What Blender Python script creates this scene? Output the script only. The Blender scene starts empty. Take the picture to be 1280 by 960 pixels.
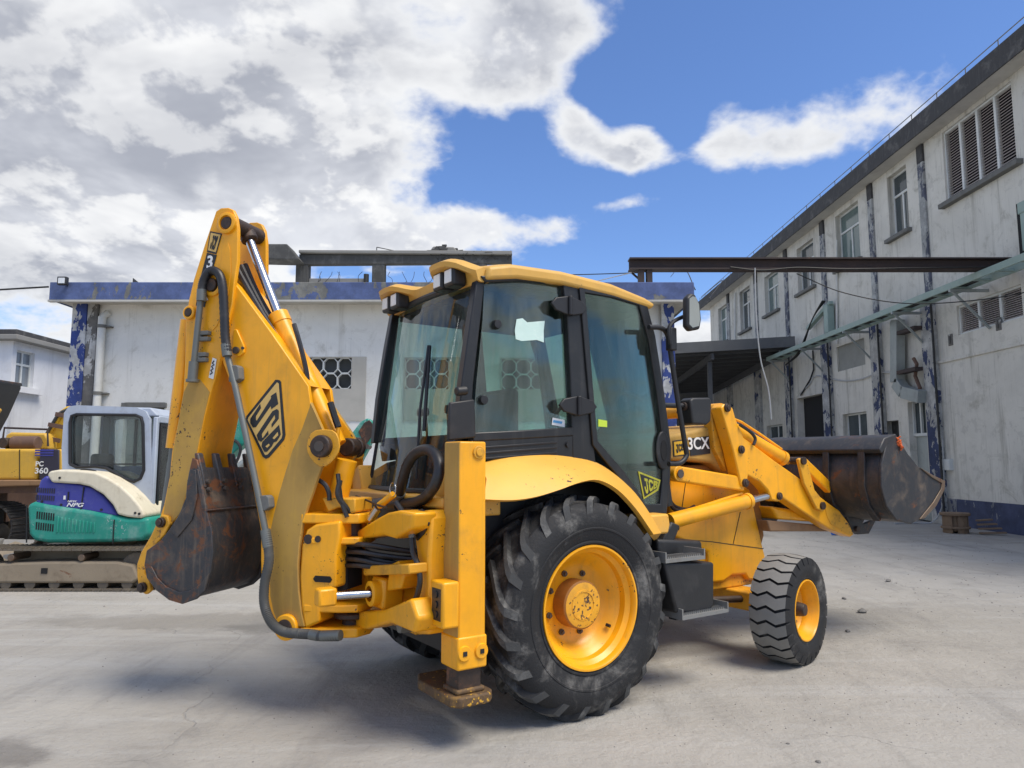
import bpy, bmesh, math, random
from mathutils import Vector, Matrix
R = math.radians
rnd = random.Random(7)
S = bpy.context.scene
COL = S.collection

# ------------------------------------------------------------------ camera
cam_d = bpy.data.cameras.new('camera')
cam = bpy.data.objects.new('camera', cam_d)
COL.objects.link(cam)
cam.location = (0, 0, 1.65)
cam.rotation_euler = (R(90) + math.atan(96 / 890), 0, 0)
cam_d.sensor_width = 36
cam_d.lens = 36 * 890 / 1280
cam_d.clip_start = 0.05
cam_d.clip_end = 3000
S.camera = cam

# ------------------------------------------------------------------ light
SUN_EL, SUN_AZ = R(60), R(122)          # azimuth clockwise from +Y
sd = bpy.data.lights.new('sun', 'SUN')
sd.energy = 2.3
sd.angle = R(30)
sd.color = (1.0, 0.92, 0.79)
sun = bpy.data.objects.new('sun', sd)
COL.objects.link(sun)
sdir = Vector((math.cos(SUN_EL) * math.sin(SUN_AZ), math.cos(SUN_EL) * math.cos(SUN_AZ), math.sin(SUN_EL)))
sun.rotation_euler = sdir.to_track_quat('Z', 'Y').to_euler()

S.view_settings.view_transform = 'Standard'
S.view_settings.look = 'None'
S.view_settings.exposure = 0.78
S.view_settings.gamma = 1.0

# ------------------------------------------------------------------ node helper
class NT:
    def __init__(s, tree):
        s.t = tree
        s.t.nodes.clear()
    def n(s, typ, **kw):
        nd = s.t.nodes.new(typ)
        for k, v in kw.items():
            if k == 'ins':
                for i, x in v.items():
                    if isinstance(x, bpy.types.NodeSocket):
                        s.t.links.new(x, nd.inputs[i])
                    else:
                        nd.inputs[i].default_value = x
            else:
                setattr(nd, k, v)
        return nd
    def l(s, a, b):
        s.t.links.new(a, b)
    def math(s, op, a, b=None, c=None, clamp=False):
        ins = {0: a}
        if b is not None: ins[1] = b
        if c is not None: ins[2] = c
        nd = s.n('ShaderNodeMath', operation=op, ins=ins)
        nd.use_clamp = clamp
        return nd.outputs[0]
    def mix(s, f, a, b):
        nd = s.n('ShaderNodeMix', data_type='RGBA')
        for i, x in ((0, f), (6, a), (7, b)):
            if isinstance(x, bpy.types.NodeSocket): s.l(x, nd.inputs[i])
            else: nd.inputs[i].default_value = (*x, 1) if isinstance(x, tuple) and len(x) == 3 else x
        return nd.outputs[2]
    def noise(s, vec, scale, detail=6, rough=.6, dist=0.0):
        nd = s.n('ShaderNodeTexNoise', ins={'Scale': scale, 'Detail': detail, 'Roughness': rough, 'Distortion': dist})
        s.l(vec, nd.inputs['Vector'])
        return nd.outputs['Fac']
    def ramp(s, v, a, b):
        nd = s.n('ShaderNodeMapRange', ins={1: a, 2: b, 3: 0.0, 4: 1.0})
        nd.interpolation_type = 'SMOOTHSTEP'
        s.l(v, nd.inputs[0])
        return nd.outputs[0]
    def scl(s, vec, x, y, z):
        nd = s.n('ShaderNodeVectorMath', operation='MULTIPLY', ins={1: (x, y, z)})
        s.l(vec, nd.inputs[0])
        return nd.outputs[0]

# ------------------------------------------------------------------ sky
W = bpy.data.worlds.new('World')
S.world = W
W.use_nodes = True
W.cycles.sampling_method = 'MANUAL'
W.cycles.sample_map_resolution = 512
q = NT(W.node_tree)
out = q.n('ShaderNodeOutputWorld')
bg = q.n('ShaderNodeBackground', ins={'Strength': 0.12})
q.l(bg.outputs[0], out.inputs[0])
sky = q.n('ShaderNodeTexSky', sky_type='NISHITA')
sky.sun_disc = False
sky.sun_elevation = SUN_EL
sky.sun_rotation = SUN_AZ
sky.air_density = 1.0
sky.dust_density = 0.25
sky.ozone_density = 3.0
tc = q.n('ShaderNodeTexCoord')
D = q.n('ShaderNodeVectorMath', operation='NORMALIZE')
q.l(tc.outputs['Generated'], D.inputs[0])
D = D.outputs[0]
sx = q.n('ShaderNodeSeparateXYZ'); q.l(D, sx.inputs[0])
zz = q.math('MAXIMUM', q.math('ADD', sx.outputs[2], 0.42), 0.05)
px = q.math('DIVIDE', sx.outputs[0], zz)
py = q.math('DIVIDE', sx.outputs[1], zz)
P = q.n('ShaderNodeCombineXYZ', ins={0: px, 1: py, 2: 5.3}).outputs[0]
def fbm(vec):
    a = q.noise(vec, 2.6, 9, .58, .12)
    b = q.noise(vec, 7.5, 4, .55, .2)
    b = q.math('ABSOLUTE', q.math('SUBTRACT', b, .5))          # billows
    return q.math('SUBTRACT', q.math('ADD', q.math('MULTIPLY', q.math('SUBTRACT', a, .5), 2.15), .05), q.math('MULTIPLY', b, .9))
n0 = fbm(P)
sh = q.n('ShaderNodeVectorMath', operation='ADD', ins={1: (0.03, -0.07, 0.0)}); q.l(P, sh.inputs[0])
n1 = fbm(sh.outputs[0])
# where the cloud banks stand: direction, horizontal and vertical spread, amount
BLOBS = [
    ((-0.517, 0.722, 0.459), 0.371, 0.146, 0.32),
    ((-0.158, 0.828, 0.537), 0.247, 0.079, 0.38),
    ((0.040, 0.843, 0.536), 0.090, 0.056, 0.40),
    ((0.000, 0.875, 0.485), 0.079, 0.038, 0.20),
    ((-0.490, 0.809, 0.324), 0.382, 0.124, 0.32),
    ((-0.231, 0.897, 0.376), 0.112, 0.067, 0.38),
    ((-0.512, 0.822, 0.251), 0.337, 0.067, 0.22),
    ((-0.235, 0.926, 0.294), 0.146, 0.020, 0.38),
    ((0.153, 0.902, 0.403), 0.065, 0.029, 0.62),
    ((0.086, 0.895, 0.437), 0.029, 0.027, 0.42),
    ((-0.044, 0.947, 0.317), 0.101, 0.034, 0.42),
    ((0.055, 0.949, 0.310), 0.045, 0.020, 0.26),
    ((0.145, 0.927, 0.346), 0.067, 0.015, 0.42),
    ((0.277, 0.856, 0.437), 0.052, 0.045, 0.40),
    ((0.350, 0.852, 0.389), 0.101, 0.027, 0.38),
    ((0.456, 0.789, 0.413), 0.112, 0.056, 0.32),
    ((-0.043, 0.913, 0.405), 0.067, 0.067, -0.36),
    ((0.011, 0.930, 0.367), 0.090, 0.029, -0.40),
    ((0.108, 0.926, 0.362), 0.067, 0.020, -0.35),
    ((0.021, 0.901, 0.433), 0.027, 0.045, -0.30),
    ((0.124, 0.870, 0.477), 0.045, 0.040, -0.42),
    ((0.363, 0.777, 0.514), 0.315, 0.079, -0.42),
    ((0.237, 0.829, 0.506), 0.124, 0.090, -0.40),
    ((0.216, 0.874, 0.436), 0.027, 0.079, -0.40),
    ((0.508, 0.812, 0.286), 0.371, 0.079, -0.50),
    ((0.262, 0.903, 0.340), 0.101, 0.051, -0.40),
    ((0.175, 0.948, 0.267), 0.169, 0.034, -0.30),
    ((-0.119, 0.929, 0.350), 0.040, 0.034, -0.25),
    ((-0.232, 0.809, 0.540), 0.045, 0.016, -0.30),
    ((-0.515, 0.750, 0.416), 0.101, 0.016, -0.18),
    ((-0.125, 0.884, 0.451), 0.045, 0.025, -0.18)]
bias = None
for (bx, by, bz), wh, wv, amt in BLOBS:
    sb = q.n('ShaderNodeVectorMath', operation='SUBTRACT', ins={1: (bx, by, bz)}); q.l(D, sb.inputs[0])
    ss = q.scl(sb.outputs[0], 1 / wh, 1 / wh, 1 / wv)
    ln = q.n('ShaderNodeVectorMath', operation='LENGTH'); q.l(ss, ln.inputs[0])
    g = q.math('POWER', 2.718, q.math('MULTIPLY', q.math('MULTIPLY', ln.outputs[1], ln.outputs[1]), -1.0))
    g = q.math('MULTIPLY', g, amt)
    bias = g if bias is None else q.math('ADD', bias, g)
base = q.math('ADD', bias, 0.05)
dens = q.math('ADD', n0, base)
alpha = q.ramp(dens, -0.06, 0.25)
thick = q.ramp(dens, 0.10, 0.50)
lit = q.ramp(q.math('SUBTRACT', n0, n1), -0.06, 0.12)
grey = q.ramp(q.noise(P, 1.5, 6, .6, .3), .37, .56)
c_shade = q.mix(grey, (3.9, 4.0, 4.25), (2.1, 2.2, 2.5))
c_cloud = q.mix(q.math('MULTIPLY', lit, q.math('SUBTRACT', 1.0, q.math('MULTIPLY', grey, .55))), c_shade, (5.0, 5.0, 4.95))
c_cloud = q.mix(thick, (4.6, 4.65, 4.7), c_cloud)
skyc = q.n('ShaderNodeMix', data_type='RGBA', blend_type='MULTIPLY', ins={0: 1.0, 7: (.60, .70, .89, 1)}); q.l(sky.outputs[0], skyc.inputs[6])
col = q.mix(q.math('MULTIPLY', alpha, .97), skyc.outputs[2], c_cloud)
q.l(col, bg.inputs['Color'])

# ------------------------------------------------------------------ materials
MAT = {}
def mat(name, base, rough=.5, metal=0.0, dirt=(.12, .09, .06), dirt_amt=0.0, dscale=3.0, rust=0.0, chips=0.0,
        chip_col=(.07, .04, .025), bump=0.0, bscale=60, var=.06, streak=0.0, coat=0.0, spec=.5):
    m = bpy.data.materials.new(name)
    m.use_nodes = True
    k = NT(m.node_tree)
    o = k.n('ShaderNodeOutputMaterial')
    b = k.n('ShaderNodeBsdfPrincipled', ins={'Roughness': rough, 'Metallic': metal})
    b.inputs['Coat Weight'].default_value = coat
    b.inputs['Specular IOR Level'].default_value = spec
    k.l(b.outputs[0], o.inputs[0])
    v = k.n('ShaderNodeTexCoord').outputs['Object']
    f = k.noise(v, 2.3, 5, .6)
    c = k.mix(k.ramp(f, .3, .7), tuple(x * (1 - var) for x in base), tuple(min(1, x * (1 + var)) for x in base))
    rgh = None
    if dirt_amt:
        d1 = k.noise(v, dscale, 9, .68, .3)
        d = k.math('MULTIPLY', k.ramp(d1, .48, .78), dirt_amt, clamp=True)
        c = k.mix(d, c, dirt)
        rgh = k.math('ADD', k.math('MULTIPLY', d, .3), rough, clamp=True)
    if streak:
        d2 = k.noise(k.scl(v, 9, 9, .7), 2.0, 6, .65)
        c = k.mix(k.math('MULTIPLY', k.ramp(d2, .5, .75), streak, clamp=True), c, dirt)
    if rust:
        r1 = k.noise(v, 4.5, 10, .72, .5)
        c = k.mix(k.ramp(r1, .66 - .25 * rust, .72 - .2 * rust), c, (.16, .065, .03))
        r2 = k.noise(v, 11, 6, .7)
        c = k.mix(k.math('MULTIPLY', k.ramp(r2, .5, .8), rust * .6, clamp=True), c, (.25, .13, .06))
    if chips:
        p1 = k.noise(v, 42, 4, .6)
        p0 = k.noise(v, 2.6, 5, .6)
        t = k.math('ADD', p1, k.math('MULTIPLY', p0, .8))
        c = k.mix(k.ramp(t, 1.19 - .22 * chips, 1.215 - .22 * chips), c, chip_col)
        sc = k.noise(k.scl(v, 3, 3, 30), 1.6, 5, .6)
        c = k.mix(k.math('MULTIPLY', k.ramp(sc, .66, .72), .35 * chips, clamp=True), c, tuple(x * .55 for x in base))
    k.l(c, b.inputs['Base Color'])
    if rgh is not None: k.l(rgh, b.inputs['Roughness'])
    if bump:
        bn = k.noise(v, bscale, 6, .65)
        bp = k.n('ShaderNodeBump', ins={'Strength': bump, 'Distance': .01}); k.l(bn, bp.inputs['Height'])
        k.l(bp.outputs[0], b.inputs['Normal'])
    MAT[name] = m
    return m

YEL = (.86, .385, .012)
mat('yellow', (.90, .40, .008), .34, dirt=(.36, .20, .045), dirt_amt=.48, dscale=2.8, chips=.3, bump=.07, bscale=18, var=.09, streak=.3)
mat('yellow_dust', (.45, .265, .06), .65, dirt=(.62, .37, .06), dirt_amt=.6, dscale=2.6, chips=.2, bump=.08, bscale=30, streak=.4, var=.14)
mat('yellow_pale', (.80, .42, .062), .42, dirt=(.55, .36, .13), dirt_amt=.35, dscale=2.0, chips=.12, bump=.03, bscale=40, streak=.15)  # paler tan yellow for the fenders, cab foot and rear deck
mat('yellow_worn', (.75, .36, .02), .5, dirt=(.2, .11, .04), dirt_amt=.7, dscale=6, chips=.6, rust=.2, bump=.12, bscale=30)
mat('orange_rust', (.30, .125, .022), .65, dirt=(.16, .07, .03), dirt_amt=.7, dscale=6, rust=.35, bump=.1)
mat('black_paint', (.011, .0115, .013), .4, dirt=(.11, .1, .09), dirt_amt=.22, dscale=3, bump=.04, streak=.15)
mat('black_plastic', (.016, .0165, .018), .5, dirt=(.14, .13, .12), dirt_amt=.22, dscale=4, bump=.06)
mat('seal', (.012, .012, .014), .5)
mat('hose', (.018, .018, .02), .42, dirt=(.12, .11, .1), dirt_amt=.4, dscale=9)
mat('hose_grey', (.07, .072, .07), .6, dirt=(.2, .19, .16), dirt_amt=.5, dscale=8, bump=.1, bscale=120)
mat('pipe', (.17, .18, .17), .5, .5, dirt=(.2, .17, .12), dirt_amt=.5, dscale=8)
mat('chrome', (.52, .53, .55), .24, 1.0, dirt=(.2, .17, .14), dirt_amt=.4, dscale=6)
mat('steel_bolt', (.1, .085, .075), .55, .5, dirt=(.18, .09, .05), dirt_amt=.6, dscale=20)
mat('grease', (.035, .022, .016), .55, dirt=(.16, .08, .04), dirt_amt=.7, dscale=14, rust=.3, bump=.3, bscale=60)
mat('bucket_steel', (.040, .042, .047), .5, .25, dirt=(.23, .17, .12), dirt_amt=.75, dscale=2.6, rust=.56, bump=.3, bscale=28, streak=.45)
mat('loader_steel', (.035, .037, .042), .5, .3, dirt=(.19, .145, .11), dirt_amt=.4, dscale=3.0, rust=.34, bump=.25, bscale=28, streak=.35)
mat('loader_side', (.038, .040, .045), .52, .3, dirt=(.22, .17, .125), dirt_amt=.6, dscale=5, rust=.3, bump=.2, bscale=45)
mat('worn_edge', (.16, .115, .08), .5, .4, dirt=(.14, .08, .05), dirt_amt=.6, dscale=6, rust=.3, bump=.2)
mat('rubber', (.022, .0225, .024), .7, dirt=(.26, .25, .23), dirt_amt=1.0, dscale=3.4, bump=.4, bscale=70, spec=.3)
mat('front_tread', (.23, .225, .21), .8, dirt=(.3, .29, .265), dirt_amt=.9, dscale=7, bump=.25, bscale=70, spec=.25)
mat('rubber_worn', (.06, .061, .061), .75, dirt=(.24, .235, .22), dirt_amt=.95, dscale=5, bump=.25, bscale=70, spec=.25)
mat('tread_groove', (.02, .02, .021), .8, dirt=(.12, .11, .1), dirt_amt=.7, dscale=6)
mat('step_grey', (.22, .22, .21), .6, .2, dirt=(.16, .14, .12), dirt_amt=.6, dscale=8, bump=.15)
mat('decal_tan', (.66, .43, .13), .5, dirt=(.5, .33, .12), dirt_amt=.4)
mat('decal_black', (.014, .015, .018), .4, dirt=(.1, .09, .07), dirt_amt=.2, dscale=9)
mat('decal_yellow', (.8, .46, .02), .45)
mat('decal_faded', (.42, .4, .03), .6, dirt=(.1, .12, .05), dirt_amt=.7, dscale=14)
mat('decal_white', (.78, .78, .76), .5)
mat('decal_blue', (.1, .35, .62), .5)
mat('decal_lime', (.5, .66, .05), .5)
mat('paper_torn', (.55, .72, .66), .7, dirt=(.75, .85, .8), dirt_amt=.9, dscale=14)
mat('lamp_lens', (.72, .74, .74), .12, dirt=(.4, .42, .42), dirt_amt=.4, dscale=30)
mat('mirror_glass', (.35, .37, .36), .08, 1.0)
mat('seat_cloth', (.05, .052, .058), .85, bump=.2)
mat('dark_void', (.012, .012, .013), .9)
mat('floor_black', (.02, .02, .022), .8)
mat('pad_steel', (.10,.06,.03), .7, dirt=(.55,.3,.05), dirt_amt=.5, dscale=14, rust=.3, chips=.85, chip_col=(.6,.33,.03), bump=.3)
mat('roof_tan', (.66, .375, .075), .45, dirt=(.42, .26, .09), dirt_amt=.45, dscale=2.4, chips=.12, bump=.03, bscale=40, streak=.2)
mat('vent_back', (.07, .072, .07), .8, dirt=(.02, .02, .02), dirt_amt=.8, dscale=2)
mat('orange_rag', (.7, .15, .04), .85)
# background machines
mat('teal', (.012, .25, .185), .45, dirt=(.22, .38, .33), dirt_amt=.75, dscale=4, chips=.25, chip_col=(.35, .42, .4), streak=.15)
mat('violet_blue', (.045, .05, .30), .42, dirt=(.2, .2, .3), dirt_amt=.6, dscale=5, chips=.2, chip_col=(.3, .3, .4))
mat('cream', (.68, .62, .47), .6, dirt=(.33, .26, .15), dirt_amt=.7, dscale=5, chips=.15, streak=.2)
mat('pale_blue', (.40, .45, .53), .5, dirt=(.26, .27, .29), dirt_amt=.55, dscale=4, chips=.12, chip_col=(.25, .2, .18), streak=.15)
mat('dusty_brown', (.27, .22, .155), .85, dirt=(.14, .105, .07), dirt_amt=.7, dscale=4, bump=.3, bscale=25, rust=.1)
mat('track_steel', (.13, .11, .085), .75, .2, dirt=(.3, .25, .18), dirt_amt=.8, dscale=6, bump=.3)
mat('excavator_yellow', (.62, .37, .045), .5, dirt=(.4, .25, .09), dirt_amt=.5, dscale=3, chips=.3, streak=.25)
mat('excavator_yellow_bright', (.72, .44, .03), .45, dirt=(.35, .2, .05), dirt_amt=.5, dscale=4, chips=.3)
mat('muffler_rust', (.13, .075, .055), .75, dirt=(.3, .19, .1), dirt_amt=.6, dscale=6)
mat('rust_plate', (.26, .15, .075), .75, dirt=(.12, .07, .04), dirt_amt=.6, dscale=5)
mat('panel_dark', (.03, .028, .05), .45)
mat('blue_plastic', (.03, .17, .6), .4)
# buildings
mat('dark_roof_slab', (.05, .05, .052), .85, dirt=(.2, .195, .185), dirt_amt=.75, dscale=3.2, bump=.2, bscale=10, streak=.2)
mat('soffit', (.5, .49, .45), .85, dirt=(.28, .26, .23), dirt_amt=.6, dscale=.9, streak=.1)
mat('concrete_old', (.065, .065, .063), .9, dirt=(.2, .2, .19), dirt_amt=.7, dscale=2.6, bump=.35, bscale=9, streak=.25)
mat('concrete_light', (.24, .235, .22), .9, dirt=(.25, .24, .21), dirt_amt=.5, dscale=1.5, bump=.2, bscale=14)
mat('white_frame', (.62, .64, .62), .5, dirt=(.35, .35, .33), dirt_amt=.4, dscale=3)
mat('sill_grey', (.15, .15, .14), .85, dirt=(.08, .08, .075), dirt_amt=.6, dscale=4)
mat('louvre', (.50, .45, .43), .6, dirt=(.2, .16, .15), dirt_amt=.4, dscale=3)
mat('white_block', (.66, .67, .64), .8, dirt=(.4, .4, .37), dirt_amt=.5, dscale=5)
mat('beige_panel', (.44, .42, .37), .85, dirt=(.36, .34, .3), dirt_amt=.4, dscale=2)
mat('grey_panel', (.27, .275, .255), .85, dirt=(.2, .2, .19), dirt_amt=.4, dscale=2)
mat('green_metal', (.27, .36, .32), .6, dirt=(.42, .45, .42), dirt_amt=.5, dscale=4, chips=.2, chip_col=(.2, .12, .08))
mat('galv', (.33, .36, .35), .55, .3, dirt=(.2, .2, .18), dirt_amt=.4, dscale=4, streak=.2)
mat('rust_beam', (.045, .032, .03), .75, dirt=(.12, .08, .065), dirt_amt=.6, dscale=2, rust=.12, bump=.1)
mat('canopy_sheet', (.11, .115, .12), .65, dirt=(.2, .2, .2), dirt_amt=.5, dscale=1.2)
mat('purlin', (.085, .088, .092), .7, dirt=(.09, .09, .09), dirt_amt=.4)
mat('plastic_pipe', (.6, .6, .56), .5, dirt=(.36, .35, .31), dirt_amt=.5, dscale=2.5, streak=.2)
mat('cable_black', (.02, .02, .02), .6)
mat('cable_grey', (.42, .43, .43), .6)
mat('wood_old', (.2, .135, .085), .85, dirt=(.09, .06, .04), dirt_amt=.6, dscale=10, bump=.3)
mat('shutter_green', (.25, .28, .25), .7, dirt=(.18, .19, .17), dirt_amt=.4, dscale=3)
mat('stone', (.2, .19, .175), .9, dirt=(.3, .28, .25), dirt_amt=.5, dscale=8, bump=.4)

def wall_mat(name, base, stain, cell, amt, streak, seam=True):
    m = bpy.data.materials.new(name); m.use_nodes = True
    k = NT(m.node_tree)
    o = k.n('ShaderNodeOutputMaterial')
    b = k.n('ShaderNodeBsdfPrincipled', ins={'Roughness': .88}); k.l(b.outputs[0], o.inputs[0])
    b.inputs['Specular IOR Level'].default_value = .2
    v = k.n('ShaderNodeTexCoord').outputs['Object']
    a = k.noise(v, .45, 8, .62, .6)
    c = k.mix(k.ramp(a, .32, .68), tuple(x * .84 for x in base), base)
    d = k.noise(v, 1.6, 10, .72, .8)
    c = k.mix(k.math('MULTIPLY', k.ramp(d, .5, .74), amt, clamp=True), c, stain)
    st = k.noise(k.scl(v, 3.2, 3.2, .16), 1.0, 8, .7)
    c = k.mix(k.math('MULTIPLY', k.ramp(st, .52, .74), streak, clamp=True), c, tuple(x * .8 for x in stain))
    st2 = k.noise(k.scl(v, 8, 8, .3), 1.0, 6, .7)
    c = k.mix(k.math('MULTIPLY', k.ramp(st2, .55, .75), streak * .55, clamp=True), c, tuple(min(1, x * 1.12) for x in base))
    st3 = k.math('MULTIPLY', k.ramp(k.noise(k.scl(v, 14, 14, .45), 1.0, 7, .75), .54, .68), k.ramp(k.noise(v, .55, 4, .55), .42, .62))
    c = k.mix(k.math('MULTIPLY', st3, streak * .75, clamp=True), c, tuple(x * .62 for x in stain))
    sp = k.noise(v, cell, 5, .7)
    c = k.mix(k.math('MULTIPLY', k.ramp(sp, .60, .72), .4 * amt, clamp=True), c, tuple(x * .6 for x in stain))
    # broad lamination of older limewash where it has flaked
    fl = k.math('ADD', k.noise(v, 2.6, 8, .6), k.math('MULTIPLY', k.noise(v, .33, 2, .5), .5))
    c = k.mix(k.math('MULTIPLY', k.ramp(fl, .86, .875), .5), c, tuple(x * .75 for x in base))
    k.l(c, b.inputs['Base Color'])
    bp = k.n('ShaderNodeBump', ins={'Strength': .25, 'Distance': .02}); k.l(k.noise(v, 9, 8, .7), bp.inputs['Height'])
    k.l(bp.outputs[0], b.inputs['Normal'])
    MAT[name] = m
wall_mat('wall_white', (.82, .81, .76), (.44, .42, .36), 7, .75, .42)
wall_mat('wall_grey', (.67, .65, .585), (.34, .325, .27), 5, .8, .85)
wall_mat('wall_plain', (.74, .75, .77), (.45, .45, .46), 6, .35, .3)
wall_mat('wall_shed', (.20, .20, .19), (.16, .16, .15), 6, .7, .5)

def peel_mat(name, a, b_, thr, sc, streaky=.35):
    m = bpy.data.materials.new(name); m.use_nodes = True
    k = NT(m.node_tree)
    o = k.n('ShaderNodeOutputMaterial')
    b = k.n('ShaderNodeBsdfPrincipled', ins={'Roughness': .8}); k.l(b.outputs[0], o.inputs[0])
    v = k.n('ShaderNodeTexCoord').outputs['Object']
    t = k.math('ADD', k.noise(k.scl(v, 1, 1, .55), sc, 9, .68, .4), k.math('MULTIPLY', k.math('SUBTRACT', k.noise(v, sc * .22, 3, .5), .5), streaky * 2))
    f = k.ramp(t, thr - .006, thr + .006)
    d = k.noise(v, 3, 8, .7)
    ca = k.mix(k.ramp(d, .35, .7), tuple(x * .7 for x in a), tuple(x * 1.15 for x in a))
    cb = k.mix(k.ramp(d, .4, .66), tuple(x * .62 for x in b_), b_)
    k.l(k.mix(f, ca, cb), b.inputs['Base Color'])
    bp = k.n('ShaderNodeBump', ins={'Strength': .5, 'Distance': .012}); k.l(k.math('SUBTRACT', 1.0, f), bp.inputs['Height'])
    k.l(bp.outputs[0], b.inputs['Normal'])
    MAT[name] = m
peel_mat('peel_blue', (.035, .065, .24), (.60, .61, .60), .53, 5.0)
peel_mat('peel_pilaster', (.038, .054, .125), (.50, .50, .48), .455, 4.2)
peel_mat('peel_pilaster_top', (.10, .11, .15), (.42, .43, .42), .455, 5.5)
peel_mat('fascia_blue', (.095, .135, .29), (.23, .23, .21), .585, 2.6, .35)
peel_mat('dado_blue', (.052, .066, .13), (.27, .28, .3), .64, 2.4, .3)
peel_mat('concrete_strip', (.15, .145, .135), (.55, .55, .53), .54, 2.6)

def glass_mat(name, tint, dust, rough=.02, dustcol=(.5, .55, .52), refl=1.45):
    m = bpy.data.materials.new(name); m.use_nodes = True
    k = NT(m.node_tree)
    o = k.n('ShaderNodeOutputMaterial')
    t = k.n('ShaderNodeBsdfTransparent', ins={0: (*tint, 1)})
    g = k.n('ShaderNodeBsdfGlossy', ins={'Roughness': rough})
    fr = k.n('ShaderNodeFresnel', ins={'IOR': refl})
    m1 = k.n('ShaderNodeMixShader'); k.l(fr.outputs[0], m1.inputs[0]); k.l(t.outputs[0], m1.inputs[1]); k.l(g.outputs[0], m1.inputs[2])
    d = k.n('ShaderNodeBsdfDiffuse', ins={0: (*dustcol, 1)})
    v = k.n('ShaderNodeTexCoord').outputs['Object']
    dn = k.math('MULTIPLY', k.ramp(k.noise(k.scl(v, 5, 5, .8), 1.3, 7, .65, .4), .3, .8), dust)
    m2 = k.n('ShaderNodeMixShader'); k.l(dn, m2.inputs[0]); k.l(m1.outputs[0], m2.inputs[1]); k.l(d.outputs[0], m2.inputs[2])
    k.l(m2.outputs[0], o.inputs[0])
    MAT[name] = m
glass_mat('cab_glass', (.70, .83, .79), .15, refl=1.5)
glass_mat('door_glass', (.62, .77, .72), .08, refl=1.4)
glass_mat('clear_glass', (.80, .84, .84), .10)
def pane_mat(name, c, rough):
    mat(name, c, rough, dirt=tuple(min(1, x * 1.8) for x in c), dirt_amt=.4, dscale=1.5)
pane_mat('pane_dark', (.06, .075, .08), .08)
pane_mat('pane_green', (.12, .17, .165), .1)
pane_mat('pane_grey', (.17, .19, .21), .12)

# ground: worn concrete yard
def ground_mat():
    m = bpy.data.materials.new('yard_concrete'); m.use_nodes = True
    k = NT(m.node_tree)
    o = k.n('ShaderNodeOutputMaterial')
    b = k.n('ShaderNodeBsdfPrincipled', ins={'Roughness': .9}); k.l(b.outputs[0], o.inputs[0])
    b.inputs['Specular IOR Level'].default_value = .25
    v = k.n('ShaderNodeTexCoord').outputs['Object']
    c = k.mix(k.ramp(k.noise(v, .22, 8, .62, .5), .32, .68), (.345, .325, .29), (.455, .433, .392))
    c = k.mix(k.math('MULTIPLY', k.ramp(k.noise(v, .9, 10, .7, .8), .45, .72), .55), c, (.235, .225, .21))
    # tyre drag marks that run across the yard
    tr = k.noise(k.scl(v, .30, 2.2, 1), 1.0, 10, .72, .7)
    c = k.mix(k.math('MULTIPLY', k.ramp(tr, .46, .66), .6), c, (.44, .43, .405))
    tr2 = k.noise(k.scl(v, 1.7, .3, 1), 1.0, 8, .7, .6)
    c = k.mix(k.math('MULTIPLY', k.ramp(tr2, .5, .7), .5), c, (.25, .238, .22))
    # damp strip, oil spot and a darker patch beneath the backhoe
    def spot(cx, cy, rx, ry, amt, col, c):
        sb = k.n('ShaderNodeVectorMath', operation='SUBTRACT', ins={1: (cx, cy, 0)}); k.l(v, sb.inputs[0])
        ss = k.scl(sb.outputs[0], 1 / rx, 1 / ry, 1)
        ln = k.n('ShaderNodeVectorMath', operation='LENGTH'); k.l(ss, ln.inputs[0])
        t = k.math('ADD', ln.outputs[1], k.math('MULTIPLY', k.math('SUBTRACT', k.noise(v, 1.8, 9, .7), .5), 2.2))
        f = k.math('MULTIPLY', k.math('SUBTRACT', 1.0, k.ramp(t, .55, 1.15)), amt)
        return k.mix(f, c, col)
    c = spot(-3.3, 7.6, 1.9, .45, .5, (.19, .175, .15), c)
    c = spot(-2.2, 7.3, .8, .25, .4, (.13, .125, .115), c)
    c = spot(-2.95, 4.22, .35, .22, .6, (.12, .11, .1), c)
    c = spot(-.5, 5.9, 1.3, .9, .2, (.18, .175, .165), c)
    sp = k.noise(v, 19, 8, .75)
    c = k.mix(k.math('MULTIPLY', k.ramp(sp, .54, .72), .35), c, (.19, .18, .165))
    sp2 = k.noise(v, 70, 4, .7)
    c = k.mix(k.math('MULTIPLY', k.ramp(sp2, .6, .7), .35), c, (.46, .45, .43))
    # slab joints and cracks
    vo = k.n('ShaderNodeTexVoronoi', feature='DISTANCE_TO_EDGE', ins={'Scale': .33})
    wv = k.n('ShaderNodeVectorMath', operation='ADD'); nz = k.n('ShaderNodeTexNoise', ins={'Scale': 1.3, 'Detail': 6})
    k.l(v, nz.inputs['Vector']); k.l(v, wv.inputs[0]); k.l(k.scl(nz.outputs['Color'], .9, .9, 0), wv.inputs[1]); k.l(wv.outputs[0], vo.inputs['Vector'])
    cr = k.math('SUBTRACT', 1.0, k.ramp(vo.outputs['Distance'], .0, .004))
    cr = k.math('MULTIPLY', cr, k.ramp(k.noise(v, .5, 3, .5), .5, .6))
    c = k.mix(k.math('MULTIPLY', cr, .22), c, (.16, .15, .14))
    k.l(c, b.inputs['Base Color'])
    h = k.math('ADD', k.noise(v, 14, 9, .72), k.math('MULTIPLY', k.noise(v, 2.2, 6, .6), 1.5))
    h = k.math('SUBTRACT', h, k.math('MULTIPLY', cr, .3))
    bp = k.n('ShaderNodeBump', ins={'Strength': .7, 'Distance': .04}); k.l(h, bp.inputs['Height'])
    k.l(bp.outputs[0], b.inputs['Normal'])
    MAT['yard'] = m
ground_mat()

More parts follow.
